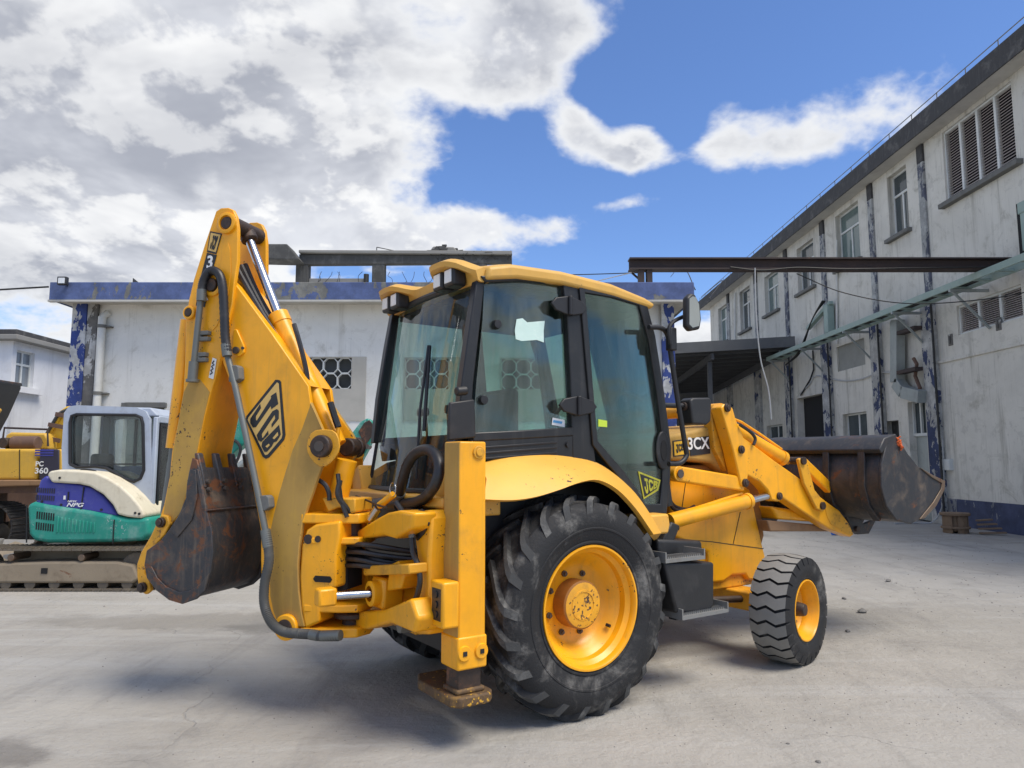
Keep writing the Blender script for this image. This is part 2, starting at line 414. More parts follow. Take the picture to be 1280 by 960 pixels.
# ------------------------------------------------------------------ mesh helpers
def fv(p, t): return (p[0], t, p[1])       # outline in (u, w), thickness along v
def fu(p, t): return (t, p[0], p[1])       # outline in (v, w), thickness along u
def fw(p, t): return (p[0], p[1], t)       # outline in (u, v), thickness along w
class MB:
    def __init__(s, origin=(0, 0, 0)):
        s.v = []; s.f = []; s.m = []; s.o = Vector(origin)
    def add(s, vs, fs, m=0):
        b = len(s.v)
        s.v += [tuple(Vector(p) - s.o) for p in vs]
        s.f += [[i + b for i in f] for f in fs]
        s.m += [m] * len(fs)
        return s
    def prism(s, pts, f, a, b, m=0, m2=None):
        n = len(pts)
        vs = [f(p, a) for p in pts] + [f(p, b) for p in pts]
        s.add(vs, [list(range(n))[::-1], list(range(n, 2 * n))], m)
        k = len(s.v) - 2 * n
        s.f += [[k + i, k + (i + 1) % n, k + n + (i + 1) % n, k + n + i] for i in range(n)]
        s.m += [m if m2 is None else m2] * n
        return s
    def box(s, x0, x1, y0, y1, z0, z1, m=0):
        vs = [(x, y, z) for z in (z0, z1) for y in (y0, y1) for x in (x0, x1)]
        return s.add(vs, [[0, 2, 3, 1], [4, 5, 7, 6], [0, 1, 5, 4], [2, 6, 7, 3], [0, 4, 6, 2], [1, 3, 7, 5]], m)
    def obox(s, p0, p1, w, h, m=0, up=(0, 0, 1)):
        """bar from p0 to p1, w across and h along up"""
        p0, p1 = Vector(p0), Vector(p1)
        d = (p1 - p0).normalized(); up = Vector(up)
        x = d.cross(up)
        if x.length < 1e-4: x = d.cross(Vector((1, 0, 0)))
        x.normalize(); y = x.cross(d).normalized()
        vs = [c + x * a * w / 2 + y * b * h / 2 for c in (p0, p1) for a, b in ((-1, -1), (1, -1), (1, 1), (-1, 1))]
        return s.add(vs, [[0, 1, 2, 3], [7, 6, 5, 4], [0, 4, 5, 1], [1, 5, 6, 2], [2, 6, 7, 3], [3, 7, 4, 0]], m)
    def tube(s, path, r, n=10, m=0, cap=True, rad=None):
        P_ = [Vector(p) for p in path]
        T = []
        for i in range(len(P_)):
            a = P_[max(0, i - 1)]; b = P_[min(len(P_) - 1, i + 1)]
            T.append((b - a).normalized())
        x = T[0].cross(Vector((0, 0, 1)))
        if x.length < .05: x = T[0].cross(Vector((1, 0, 0)))
        x.normalize()
        vs = []
        for i, p in enumerate(P_):
            x = (x - T[i] * x.dot(T[i])).normalized(); y = T[i].cross(x)
            rr = rad[i] if rad else r
            vs += [p + (x * math.cos(2 * math.pi * j / n) + y * math.sin(2 * math.pi * j / n)) * rr for j in range(n)]
        fs = []
        for i in range(len(P_) - 1):
            for j in range(n):
                k = (j + 1) % n
                fs.append([i * n + j, i * n + k, (i + 1) * n + k, (i + 1) * n + j])
        if cap:
            fs.append(list(range(n))[::-1]); fs.append([(len(P_) - 1) * n + j for j in range(n)])
        return s.add(vs, fs, m)
    def cyl(s, p0, p1, r, n=20, m=0): return s.tube([p0, p1], r, n, m)
    def lathe(s, prof, c, axis, n=48, m=0, closed=False):
        """prof: (radius, offset along axis)"""
        a = Vector(axis).normalized(); c = Vector(c)
        x = a.cross(Vector((0, 0, 1)))
        if x.length < .05: x = a.cross(Vector((1, 0, 0)))
        x.normalize(); y = a.cross(x)
        vs = []
        for r, h in prof:
            vs += [c + a * h + (x * math.cos(2 * math.pi * j / n) + y * math.sin(2 * math.pi * j / n)) * r for j in range(n)]
        k = len(prof); fs = []
        for i in range(k if closed else k - 1):
            i2 = (i + 1) % k
            for j in range(n):
                j2 = (j + 1) % n
                fs.append([i * n + j, i * n + j2, i2 * n + j2, i2 * n + j])
        return s.add(vs, fs, m)
    def build(s, name, mats, parent=None, bevel=0.0, ang=38, label=None, segs=2, loc=None):
        me = bpy.data.meshes.new(name)
        me.from_pydata(s.v, [], s.f)
        if not isinstance(mats, (list, tuple)): mats = [mats]
        for x in mats: me.materials.append(MAT[x] if isinstance(x, str) else x)
        me.polygons.foreach_set('material_index', s.m)
        bm = bmesh.new(); bm.from_mesh(me)
        bmesh.ops.remove_doubles(bm, verts=bm.verts, dist=1e-5)
        bmesh.ops.recalc_face_normals(bm, faces=bm.faces)
        bm.to_mesh(me); bm.free()
        me.polygons.foreach_set('use_smooth', [True] * len(me.polygons))
        me.set_sharp_from_angle(angle=R(ang))
        me.update()
        o = bpy.data.objects.new(name, me)
        COL.objects.link(o)
        o.location = s.o if loc is None else loc
        if parent is not None: o.parent = parent
        if bevel:
            bv = o.modifiers.new('bevel', 'BEVEL')
            bv.width = bevel; bv.segments = segs; bv.limit_method = 'ANGLE'; bv.angle_limit = R(40)
            bv.harden_normals = False
        if label: o['label'] = label
        return o

def thing(name, label, cat, loc=(0, 0, 0), rz=0.0, group=None):
    o = bpy.data.objects.new(name, None)
    o.empty_display_size = .2
    COL.objects.link(o)
    o.location = loc; o.rotation_euler = (0, 0, rz)
    o['label'] = label; o['category'] = cat
    if group: o['group'] = group
    return o
def tag(o, label=None, cat=None, group=None, kind=None):
    if label: o['label'] = label
    if cat: o['category'] = cat
    if group: o['group'] = group
    if kind: o['kind'] = kind
    return o
def copy_tree(o, parent=None):
    c = o.copy(); COL.objects.link(c)
    if parent is not None: c.parent = parent
    for ch in list(o.children): copy_tree(ch, c)
    return c
def lettering(txt, mname, parent, origin, ex, ey, h, wscale=1.0, bold=.0, name='lettering', ext=.002, shear=0.0):
    """flat raised text: origin lower left, ex along the line, ey up"""
    cu = bpy.data.curves.new(name, 'FONT')
    cu.body = txt; cu.size = h / .70; cu.extrude = ext; cu.offset = bold; cu.shear = shear
    cu.materials.append(MAT[mname])
    tmp = bpy.data.objects.new(name, cu)
    me = bpy.data.meshes.new_from_object(tmp)
    bpy.data.objects.remove(tmp)
    o = bpy.data.objects.new(name, me)
    COL.objects.link(o)
    ex = Vector(ex).normalized(); ey = Vector(ey); ey = (ey - ex * ey.dot(ex)).normalized(); ez = ex.cross(ey)
    M = Matrix((ex * wscale, ey, ez)).transposed().to_4x4()
    M.translation = Vector(origin)
    o.parent = parent
    o.matrix_basis = M
    return o
GLYPH = {
 'J': [[(.30, 1), (1, 1), (1, .80), (.84, .80), (.84, .28), (.72, .06), (.52, 0), (.26, 0), (.08, .10), (0, .30), (0, .46), (.26, .46), (.26, .34), (.34, .23), (.48, .23), (.56, .34), (.56, .80), (.30, .80)]],
 'C': [[(.22, 1), (.78, 1), (1, .82), (1, .66), (.70, .66), (.70, .72), (.62, .78), (.40, .78), (.30, .70), (.30, .30), (.40, .22), (.62, .22), (.70, .28), (.70, .36), (1, .36), (1, .18), (.78, 0), (.22, 0), (0, .18), (0, .82)]],
 'B': [[(0, 1), (.76, 1), (.96, .86), (.96, .62), (.82, .51), (.30, .51), (.30, .60), (.62, .60), (.67, .65), (.67, .76), (.62, .81), (.30, .81), (.30, .51), (0, .51)],
       [(0, .509), (.84, .509), (1, .38), (1, .14), (.80, 0), (0, 0)][:0] or [(0, .508), (.30, .508), (.30, .19), (.64, .19), (.70, .24), (.70, .36), (.64, .41), (.302, .41), (.302, .508), (.84, .508), (1, .38), (1, .14), (.80, 0), (0, 0)]]}
def block_word(txt, mname, parent, quad, depth, out):
    """block capitals laid in the quad (lower left, lower right, upper right, upper left), raised along out"""
    a, b, c, d = [Vector(p) for p in quad]; out = Vector(out)
    n = len(txt); k = 0
    for i, ch in enumerate(txt):
        for poly in GLYPH[ch]:
            mb = MB()
            def at(p, t):
                x = (i + .06 + .88 * p[0]) / n; y = p[1]
                return tuple(a * (1 - x) * (1 - y) + b * x * (1 - y) + c * x * y + d * (1 - x) * y + out * (t + .0002 * k))
            mb.prism(poly, at, 0, depth); mb.build('letter', mname, parent); k += 1
def smooth_path(pts, n=6):
    """Catmull-Rom through 3-D points"""
    P_ = [Vector(p) for p in pts]
    P_ = [P_[0] * 2 - P_[1]] + P_ + [P_[-1] * 2 - P_[-2]]
    o = []
    for i in range(1, len(P_) - 2):
        a, b, c, d = P_[i - 1:i + 3]
        for j in range(n):
            t = j / n
            o.append(.5 * ((2 * b) + (c - a) * t + (2 * a - 5 * b + 4 * c - d) * t * t + (3 * b - a - 3 * c + d) * t ** 3))
    o.append(P_[-2])
    return o
def sheet(s, pts, m=0):
    s.add(pts, [list(range(len(pts)))], m); return s

# =================================================================== SETTING
Z0 = (0, 0, 0)
g = MB()
N = 40
for i in range(N + 1):
    for j in range(N + 1):
        a = (i / N * 2 - 1); b = (j / N * 2 - 1)
        g.v.append((math.copysign(abs(a) ** 2.2, a) * 400, 10 + math.copysign(abs(b) ** 2.2, b) * 400, 0))
for i in range(N):
    for j in range(N):
        k = i * (N + 1) + j
        g.f.append([k, k + N + 1, k + N + 2, k + 1]); g.m.append(0)
tag(g.build('ground', 'yard'), 'worn pale grey concrete yard with damp streaks and dust', kind='structure')

def wall_holes(mb, a0, a1, b0, b1, holes, f, depth, m=0, mr=0):
    As = sorted({a0, a1, *[h[0] for h in holes], *[h[1] for h in holes]})
    Bs = sorted({b0, b1, *[h[2] for h in holes], *[h[3] for h in holes]})
    for i in range(len(As) - 1):
        for j in range(len(Bs) - 1):
            ca, cb = (As[i] + As[i + 1]) / 2, (Bs[j] + Bs[j + 1]) / 2
            if any(h[0] < ca < h[1] and h[2] < cb < h[3] for h in holes): continue
            mb.add([f(As[i], Bs[j], 0), f(As[i + 1], Bs[j], 0), f(As[i + 1], Bs[j + 1], 0), f(As[i], Bs[j + 1], 0)], [[0, 1, 2, 3]], m)
    for h in holes:
        c = [(h[0], h[2]), (h[1], h[2]), (h[1], h[3]), (h[0], h[3])]
        for i in range(4):
            p, q_ = c[i], c[(i + 1) % 4]
            mb.add([f(*p, 0), f(*q_, 0), f(*q_, depth), f(*p, depth)], [[0, 1, 2, 3]], mr)
def rect(two):
    (a, b), (c, d) = two
    return (min(a, c), max(a, c), min(b, d), max(b, d))

# ------------------------------------------------------------------- right building
XW = 11.35
rb = thing('long_building', 'long weathered grey two storey factory block with peeling blue pilasters on the right', 'building', (XW, 25, 0))
def RM(): return MB(rb.location)
def rbuild(mb, name, mats, parent=rb, **k): return mb.build(name, mats, parent, loc=Z0, **k)
fX = lambda a, b, t: (XW + t, a, b)
wins = [rect(x) for x in ([(38.547,7.968),(36.806,9.941)], [(34.844,7.963),(33.307,10.009)], [(31.356,8.093),(29.719,9.841)],
        [(27.673,8.206),(26.118,10.023)], [(24.252,8.249),(22.600,10.166)], [(20.767,8.258),(19.733,10.159)])]
louv_up = rect([(17.989,8.342),(15.380,10.254)])
louv_lo = rect([(17.866,4.825),(15.552,5.571)])
blind = rect([(24.631,4.728),(22.665,5.600)])
entry = rect([(28.298,1.681),(25.786,4.109)]); entry = (entry[0], entry[1], 0.0, entry[3])
low_win = rect([(24.426,2.167),(22.764,3.229)])
niche = rect([(21.793,1.312),(20.907,2.842)])
door = rect([(20.379,1.108),(19.511,3.312)]); door = (door[0], door[1], 0.0, door[3])
shed_win = rect([(31.747,2.605),(29.894,3.186)])
mb = RM()
wall_holes(mb, 7.0, 40.1, 0.0, 10.36, wins + [louv_up, louv_lo, blind, entry, low_win, niche, door, shed_win], fX, .28, 0, 0)
mb.add([(XW, 40.1, 0), (XW + 9, 40.1, 0), (XW + 9, 40.1, 10.36), (XW, 40.1, 10.36)], [[0, 1, 2, 3]])
mb.add([(XW, 7, 0), (XW + 9, 7, 0), (XW + 9, 7, 10.36), (XW, 7, 10.36)], [[0, 3, 2, 1]])
wall_r = rbuild(mb, 'wall', 'wall_grey')
# shallow string course, lower and upper plaster bands
mb = RM()
zb = [(16.652,4.264)][0][1]
mb.box(XW - .045, XW + .01, 7.01, 19.0, zb - .06, zb + .02)
rbuild(mb, 'string_course', 'wall_grey', bevel=.01)
mb = RM(); mb.box(XW - .022, XW + .01, 7.02, 19.0, 0, .68); rbuild(mb, 'painted_dado', 'dado_blue')
mb = RM(); mb.box(10.9, XW + 9, 6.5, 40.8, 10.36, 10.86, 0)
mb.add([(10.885, y, z) for y, z in ((6.5, 10.372), (40.8, 10.372), (40.8, 10.85), (6.5, 10.85))], [[0, 1, 2, 3]], 1)
rbuild(mb, 'roof_slab', ['soffit', 'dark_roof_slab'])
# the outer fascia is a thin dark render on the slab's edge
mb = RM(); mb.box(10.86, 10.90, 6.5, 40.8, 10.35, 10.88); rbuild(mb, 'fascia', 'dark_roof_slab', bevel=.012)
mb = RM()
for i in range(30):
    mb.cyl((11.0, 7 + i * 1.17, 10.86), (11.0, 7 + i * 1.17, 11.14), .012, 6)
mb.cyl((11.0, 6.6, 11.13), (11.0, 40.6, 11.13), .013, 6)
rbuild(mb, 'roof_rail', 'sill_grey')
PIL = [[(32.864,5.569),(32.172,5.486)], [(29.191,5.131),(28.561,5.056)], [(25.677,4.420),(25.030,4.350)], [(22.107,4.035),(21.555,3.975)], [(19.295,3.731),(18.749,3.672)]]
PIL = [(min(a[0], b[0]), max(a[0], b[0])) for a, b in PIL] + [(13.1, 13.75), (9.6, 10.25), (36.4, 37.05)]
for y0, y1 in PIL:
    mb = RM(); mb.box(XW - .12, XW + .01, y0, y1, 0, 6.1, 0); ya, yb = y0 + (y1 - y0) * .12, y0 + (y1 - y0) * .62; mb.box(XW - .07, XW + .01, ya, yb, 6.1, 9.85, 1); mb.box(XW - .072, XW + .01, ya, yb, 9.85, 10.355, 2)
    rbuild(mb, 'pilaster', ['peel_pilaster', 'peel_pilaster_top', 'dark_roof_slab'], bevel=.015)
    if 15 < y0 < 30:
        mb = RM(); mb.tube([(XW - .16, y0 - .06, 0.05), (XW - .16, y0 - .06, 6.0)], .03, 8); rbuild(mb, 'conduit_pipe', 'cable_black')

def r_window(w, opening, cols=2, transom=.68, pane='pane_green', tilt=None):
    y0, y1, z0, z1 = w
    fr = RM(); t = .055
    xi = XW + .16
    for a, b, c, d in ((y0, y0 + t, z0, z1), (y1 - t, y1, z0, z1), (y0 + t, y1 - t, z0, z0 + t), (y0 + t, y1 - t, z1 - t, z1)):
        fr.box(xi, xi + .07, a, b, c, d)
    zt = z0 + (z1 - z0) * transom
    if transom < 1: fr.box(xi - .004, xi + .066, y0 + t, y1 - t, zt - .035, zt + .035)
    for i in range(1, cols):
        yc = y0 + (y1 - y0) * i / cols
        fr.box(xi - .002, xi + .064, yc - .035, yc + .035, z0 + t, zt - .035)
    f = rbuild(fr, 'window', 'white_frame', bevel=.006)
    for i in range(cols):
        a = y0 + (y1 - y0) * i / cols; b = y0 + (y1 - y0) * (i + 1) / cols
        p = RM(); p.box(xi + .03, xi + .04, a + .02, b - .02, z0 + .02, zt - .01); rbuild(p, 'pane', pane, f)
    if transom < 1:
        p = RM(); p.box(xi + .032, xi + .042, y0 + .02, y1 - .02, zt + .01, z1 - .02); rbuild(p, 'pane', pane, f)
    s = RM(); s.box(XW - .14, XW + .16, y0 - .12, y1 + .12, z0 - .12, z0 - .003); rbuild(s, 'sill', 'sill_grey', f, bevel=.012)
    return f
for i, w in enumerate(wins):
    r_window(w, None, 2, .66, ['pane_green', 'pane_dark', 'pane_green', 'pane_dark', 'pane_green', 'pane_dark'][i])
r_window(low_win, None, 2, 1.0, 'pane_dark')
r_window(shed_win, None, 2, 1.0, 'pane_dark')
def louvre(w, panels, n, sill):
    y0, y1, z0, z1 = w
    fr = RM(); xi = XW + .05; t = .05
    fr.box(xi, xi + .12, y0, y0 + t, z0, z1); fr.box(xi, xi + .12, y1 - t, y1, z0, z1)
    fr.box(xi, xi + .12, y0 + t, y1 - t, z0, z0 + t); fr.box(xi, xi + .12, y0 + t, y1 - t, z1 - t, z1)
    for i in range(1, panels):
        yc = y0 + (y1 - y0) * i / panels
        fr.box(xi - .002, xi + .1, yc - .04, yc + .04, z0 + t, z1 - t)
    fr.box(XW + .2, XW + .22, y0, y1, z0, z1)
    f = rbuild(fr, 'louvre_window', 'white_frame', bevel=.005)
    sl = RM()
    for i in range(n):
        z = z0 + t + (z1 - z0 - 2 * t) * (i + .3) / n
        h = (z1 - z0) / n
        sl.add([(xi + .015, y0 + t, z), (xi + .015, y1 - t, z), (xi + .085, y1 - t, z + h * .78), (xi + .085, y0 + t, z + h * .78),
                (xi + .022, y0 + t, z - .006), (xi + .022, y1 - t, z - .006), (xi + .092, y1 - t, z + h * .78 - .006), (xi + .092, y0 + t, z + h * .78 - .006)],
               [[0, 1, 2, 3], [7, 6, 5, 4], [0, 4, 5, 1], [2, 6, 7, 3]])
    tag(rbuild(sl, 'louvre_slats', 'louvre', f), kind='stuff')
    bk = RM(); bk.box(XW + .19, XW + .195, y0 + .01, y1 - .01, z0 + .01, z1 - .01); rbuild(bk, 'backing', 'dark_void', f)
    if sill:
        s = RM(); s.box(XW - .16, XW + .05, y0 - .2, y1 + .12, z0 - .13, z0 - .003); rbuild(s, 'sill', 'sill_grey', f, bevel=.012)
louvre(louv_up, 4, 25, True)
louvre(louv_lo, 3, 13, False)
mb = RM(); mb.box(XW + .07, XW + .12, blind[0] + .005, blind[1] - .005, blind[2] + .005, blind[3] - .005); rbuild(mb, 'blocked_window_panel', 'grey_panel')
mb = RM(); mb.box(XW + .27, XW + .3, niche[0], niche[1], niche[2], niche[3]); rbuild(mb, 'niche_back', 'concrete_old')
mb = RM(); mb.box(XW + .28, XW + 3.5, entry[0] - .01, entry[1] + .01, -.01, entry[3] + .01); rbuild(mb, 'dark_entrance', 'dark_void')
mb = RM(); zt = door[3] - .95
mb.box(XW + .18, XW + .24, door[0] + .03, door[1] - .03, 0, zt)
dr = rbuild(mb, 'door', 'galv', bevel=.006)
mb = RM(); mb.box(XW + .2, XW + .22, door[0] + .03, door[1] - .03, zt + .05, door[3] - .03); rbuild(mb, 'pane', 'pane_dark', dr)
mb = RM(); mb.box(XW + .12, XW + .18, door[0], door[1], zt - .02, zt + .06)
for y in (door[0], (door[0] + door[1]) / 2, door[1] - .06): mb.box(XW + .121, XW + .181, y, y + .06, zt + .06, door[3])
rbuild(mb, 'frame', 'white_frame', dr)
# peeled and boxed things on the wall
p = [(18.776,1.692),(18.432,1.405)]
mb = RM(); y0, y1, z0, z1 = rect(p); mb.box(XW - .1, XW, y0, y1, z0, z1); mb.box(XW - .108, XW - .1, y0 + .03, y1 - .03, z0 + .03, z1 - .03)
rbuild(mb, 'meter_box', 'white_frame', bevel=.012)
for p in ([(18.187,4.610)], [(16.357,4.670)]):
    y, z = p[0]; mb = RM(); mb.box(XW - .02, XW + .01, y - .09, y + .09, z, z + .3); mb.box(XW - .06, XW - .02, y - .02, y + .02, z + .05, z + .25); rbuild(mb, 'wall_vent', 'concrete_strip', bevel=.01)
# galvanised duct that drops down the wall and kicks out
p = [(20.222,5.688),(20.415,3.898),(20.069,3.587),(19.221,3.374)]
mb = RM()
pts = [(11.12, a, b) for a, b in p]
for a, b in zip(pts[:-1], pts[1:]): mb.obox(a, b, .34, .26, 0, up=(1, 0, 0))
rbuild(mb, 'duct', 'galv', bevel=.01)
for p in ([(20.153,5.278),(19.209,5.108)], [(20.233,4.155),(19.286,4.038)]):
    (a, z), (b, _) = p; mb = RM(); mb.box(11.0, 11.22, min(a, b), max(a, b), z - .05, z + .05); rbuild(mb, 'duct_bracket', 'rust_beam')
mb = RM(); mb.tube([(11.2, *x) for x in [(19.665,4.489),(19.527,4.313),(19.640,3.992),(19.444,3.637),(19.549,3.382)]], .05, 8); rbuild(mb, 'rusty_pipe', 'muffler_rust')
p = [(18.787,7.606),(19.009,5.556)]
# green frame at the near end of the wall where the cables enter
ga = [(15.484,6.155),(14.977,7.383)]
y0, y1, z0, z1 = rect(ga)
mb = RM(); mb.box(XW - .02, XW + .012, y0 - 1.8, y1, z0, z1); rbuild(mb, 'cable_recess', 'dark_void')
mb = RM(); mb.box(XW - .32, XW - .12, y1 - .75, y1 - .5, z0, z1 - .4); mb.box(XW - .33, XW - .11, y1 - 2.6, y1 - .45, z1 - .4, z1 - .15)
rbuild(mb, 'cable_riser', 'green_metal', bevel=.01)
mb = RM(); mb.box(XW - .3, XW - .06, *sorted([x[0] for x in [(24.847,6.612),(24.536,6.550)]]), *sorted([x[1] for x in [(24.708,6.127),(24.599,7.134)]]))
y_, z_ = [(24.470,7.162)][0]
mb.obox((XW - .18, y_, z_), (XW - .18, y_ + 2.0, z_ - .55), .16, .12)
rbuild(mb, 'cable_riser', 'green_metal', bevel=.01)
for k in range(3):
    mb = RM(); mb.tube(smooth_path([(XW - .3 - .05 * k, y_ + .2, z_ + .1), (XW - .35, y_ + 1.2, z_ - .35), (XW - .42 - .04 * k, y_ + 2.2, z_ - 1.4), (XW - .55, y_ + 3.4, z_ - 1.75)], 6), .025, 6); rbuild(mb, 'cable', 'cable_black')
mb = RM(); mb.tube(smooth_path([(XW - .05, *x) for x in [(20.883,4.235),(21.795,4.348),(22.969,4.284),(24.258,4.377),(26.281,4.784),(26.879,4.549),(27.815,4.271)]], 5), .022, 6); rbuild(mb, 'cable', 'cable_grey')
mb = RM(); mb.tube([(XW - .06, *x) for x in [(26.434,5.770),(26.441,5.044),(26.764,4.720),(27.721,4.200)]], .03, 6); rbuild(mb, 'cable', 'cable_black')
mb = RM(); mb.tube([(XW - .08, *x) for x in [(35.250,10.084),(35.570,7.112)]], .05, 8); rbuild(mb, 'rain_pipe', 'plastic_pipe')
mb = RM(); mb.tube([(XW - .06, *x) for x in [(24.069,9.281),(24.457,5.687)]], .035, 8); rbuild(mb, 'rain_pipe', 'plastic_pipe')
mb = RM(); mb.tube([(XW - .06, *x) for x in [(15.505,11.004),(15.572,10.380)]], .035, 8); rbuild(mb, 'rain_pipe', 'plastic_pipe')

# cable tray carried on brackets along the wall
ct = thing('cable_tray', 'pale green overhead cable tray carried on brackets along the grey factory wall', 'cable tray', (10.7, 22, 6.0))
ZT = 5.72
def CM(): return MB(ct.location)
mb = CM(); mb.box(10.45, 10.5, 14.0, 29, ZT, ZT + .16); mb.build('side_rail', 'green_metal', ct, loc=Z0, bevel=.008)
mb = CM(); mb.box(10.9, 10.95, 14.0, 29, ZT, ZT + .16); mb.build('side_rail', 'green_metal', ct, loc=Z0, bevel=.008)
mb = CM()
for i in range(19): mb.box(10.5, 10.9, 14.3 + i * .78, 14.4 + i * .78, ZT + .02, ZT + .06)
tag(mb.build('tray_rungs', 'green_metal', ct, loc=Z0), kind='stuff')
mb = CM()
for k in range(4): mb.tube([(10.56 + .09 * k, 16.2 + i * .64, ZT + .09 + .012 * math.sin(i * 2 + k)) for i in range(21)], .028, 6)
tag(mb.build('tray_cables', 'cable_black', ct, loc=Z0), kind='stuff')
for y in (16.6, 19.2, 22.1, 25.5, 28.6):
    mb = CM(); mb.box(10.42, XW, y, y + .07, ZT - .07, ZT - .003); mb.obox((10.5, y + .035, ZT - .06), (XW - .02, y + .035, ZT - .95), .05, .05)
    mb.build('bracket', 'galv', ct, loc=Z0)

# steel beam between the two buildings
bm_ = thing('steel_beam', 'dark rusty steel beam spanning from the flat roof to the factory wall', 'beam', (7, 16, 5.95))
mb = MB(bm_.location)
mb.box(2.65, 11.34, 15.62, 15.9, 6.17, 6.205); mb.box(2.65, 11.34, 15.62, 15.9, 5.93, 5.965); mb.box(2.65, 11.34, 15.74, 15.78, 5.965, 6.17)
mb.build('girder', 'rust_beam', bm_, loc=Z0)
for x in (2.92, 3.1):
    mb = MB(bm_.location); mb.box(x - .06, x + .06, 15.66, 15.86, 5.5, 5.928); mb.build('post', 'rust_beam', bm_, loc=Z0)
mb = MB(bm_.location); mb.obox((2.75, 15.95, 5.93), (3.15, 15.95, 5.57), .04, .04); mb.build('brace', 'rust_beam', bm_, loc=Z0)
mb = MB(bm_.location); mb.tube(smooth_path([(4.9, 15.6, 5.97), (5.6, 15.61, 5.9), (6.4, 15.6, 5.96), (7.5, 15.61, 5.93), (9, 15.6, 5.95), (11.2, 15.6, 5.98)], 5), .016, 6); mb.build('cable', 'cable_black', bm_, loc=Z0)
mb = MB(bm_.location); mb.tube([(2.7, 15.76, 6.22), (11.3, 15.76, 6.225)], .018, 6); mb.build('pipe', 'cable_grey', bm_, loc=Z0)

def wire(name, pts, r, m, label):
    b = pts[0]
    mb = MB(b); mb.tube(smooth_path(pts, 8), r, 6); return tag(mb.build(name, m), label, 'cable')
wire('hanging_cable', [(5.45, 15.6, 5.95), (5.43, 15.58, 4.9), (5.49, 15.58, 3.9), (5.64, 15.58, 3.2), (5.68, 15.58, 2.55)], .014, 'cable_grey', 'pale cable hanging straight down from the steel beam')
wire('overhead_wire', [(6.5, 15.9, 5.9), (7.4, 15.5, 5.35), (8.6, 15.0, 5.0), (10.2, 14.6, 5.05), (11.3, 14.4, 5.3)], .012, 'cable_black', 'black wire sagging under the steel beam towards the factory wall')
wire('overhead_wire', [(3.0, 16.0, 5.95), (1.2, 17.5, 6.3), (-.5, 19.5, 6.9), (-2.0, 22, 7.3)], .012, 'cable_black', 'thin wire running left from the beam end over the flat roof')
wire('overhead_wire', [(2.95, 16.0, 6.0), (1.9, 16.5, 5.85), (.8, 17.0, 5.65)], .012, 'cable_grey', 'pale stay wire dropping from the beam end to the roof')
wire('overhead_wire', [(4.2, 16, 5.55), (5.0, 20, 7.1), (6.2, 26, 8.8), (8.2, 36, 11.1)], .014, 'cable_black', 'thin wire rising from the flat roof corner behind the beam')
wire('overhead_wire', [(4.35, 15.4, 5.2), (6.6, 22, 7.3), (10.8, 40, 10.9)], .014, 'cable_black', 'thin wire from the flat roof to the far factory roof')
wire('overhead_wire', [(-16.5, 15.2, 5.1), (-13.5, 15.2, 5.22), (-10.1, 15.2, 5.42)], .02, 'cable_black', 'black power line entering at the left end of the blue fascia')

# ------------------------------------------------------------------- lean-to canopy
cn = thing('canopy', 'dark sheet metal lean-to canopy against the far end of the factory wall', 'canopy', (8, 33, 0))
def NM(): return MB(cn.location)
zl, zr = 5.86, 6.28
mb = NM()
n = 40
for i in range(n):
    y0 = 28 + i * 11.8 / n; y1 = 28 + (i + 1) * 11.8 / n; d = .03 * (i % 2)
    k0, k1 = -.055 * (y0 - 28), -.055 * (y1 - 28); mb.add([(4.0, y0, zl + d + k0), (11.2, y0, zr + d + k0), (11.2, y1, zr + .03 - d + k1), (4.0, y1, zl + .03 - d + k1)], [[0, 1, 2, 3]])
mb.build('roof_sheet', 'canopy_sheet', cn, loc=Z0)
mb = NM(); mb.add([(4.0, 27.95, zl - .12), (11.25, 27.95, zr - .12), (11.25, 27.95, zr + .3), (4.0, 27.95, zl + .3), (4.0, 28.02, zl - .12), (11.25, 28.02, zr - .12), (11.25, 28.02, zr + .3), (4.0, 28.02, zl + .3)],
                  [[0, 1, 2, 3], [7, 6, 5, 4], [0, 4, 5, 1], [3, 2, 6, 7], [0, 3, 7, 4], [1, 5, 6, 2]]); mb.build('fascia', 'canopy_sheet', cn, loc=Z0)
for i in range(13):
    y = 28.4 + i * .92
    mb = NM(); k0 = -.055 * (y - 28); mb.obox((4.0, y, zl - .1 + k0), (11.2, y, zr - .1 + k0), .07, .14); mb.build('purlin', 'purlin', cn, loc=Z0)
for x in (5.0, 8.0, 10.9):
    mb = NM(); z = zl + (zr - zl) * (x - 4) / 7.2 - .3; mb.obox((x, 28.1, z), (x, 39.6, z - .055 * 11.5), .12, .25); mb.build('rafter', 'purlin', cn, loc=Z0)
for x in (5.0, 8.0):
    for y in (28.6, 39.0):
        mb = NM(); mb.box(x - .08, x + .08, y - .08, y + .08, 0, zl + (zr - zl) * (x - 4) / 7.2 - .43 - .055 * (y - 28)); mb.build('post', 'purlin', cn, loc=Z0)
bw = thing('rear_wall', 'dim grey rear wall closing the yard beneath the lean-to canopy', 'wall', (7, 39.9, 0))
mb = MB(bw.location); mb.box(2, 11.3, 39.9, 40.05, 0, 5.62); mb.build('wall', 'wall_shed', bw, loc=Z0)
for x in (5.6, 7.4, 9.6):
    mb = MB(bw.location); mb.box(x, x + .5, 39.75, 39.9, 0, 5.0); mb.build('pilaster', 'concrete_old', bw, loc=Z0, bevel=.01)
mb = MB(bw.location); mb.box(6.2, 7.2, 39.82, 39.9, 0, 2.9); mb.build('door', 'shutter_green', bw, loc=Z0, bevel=.01)

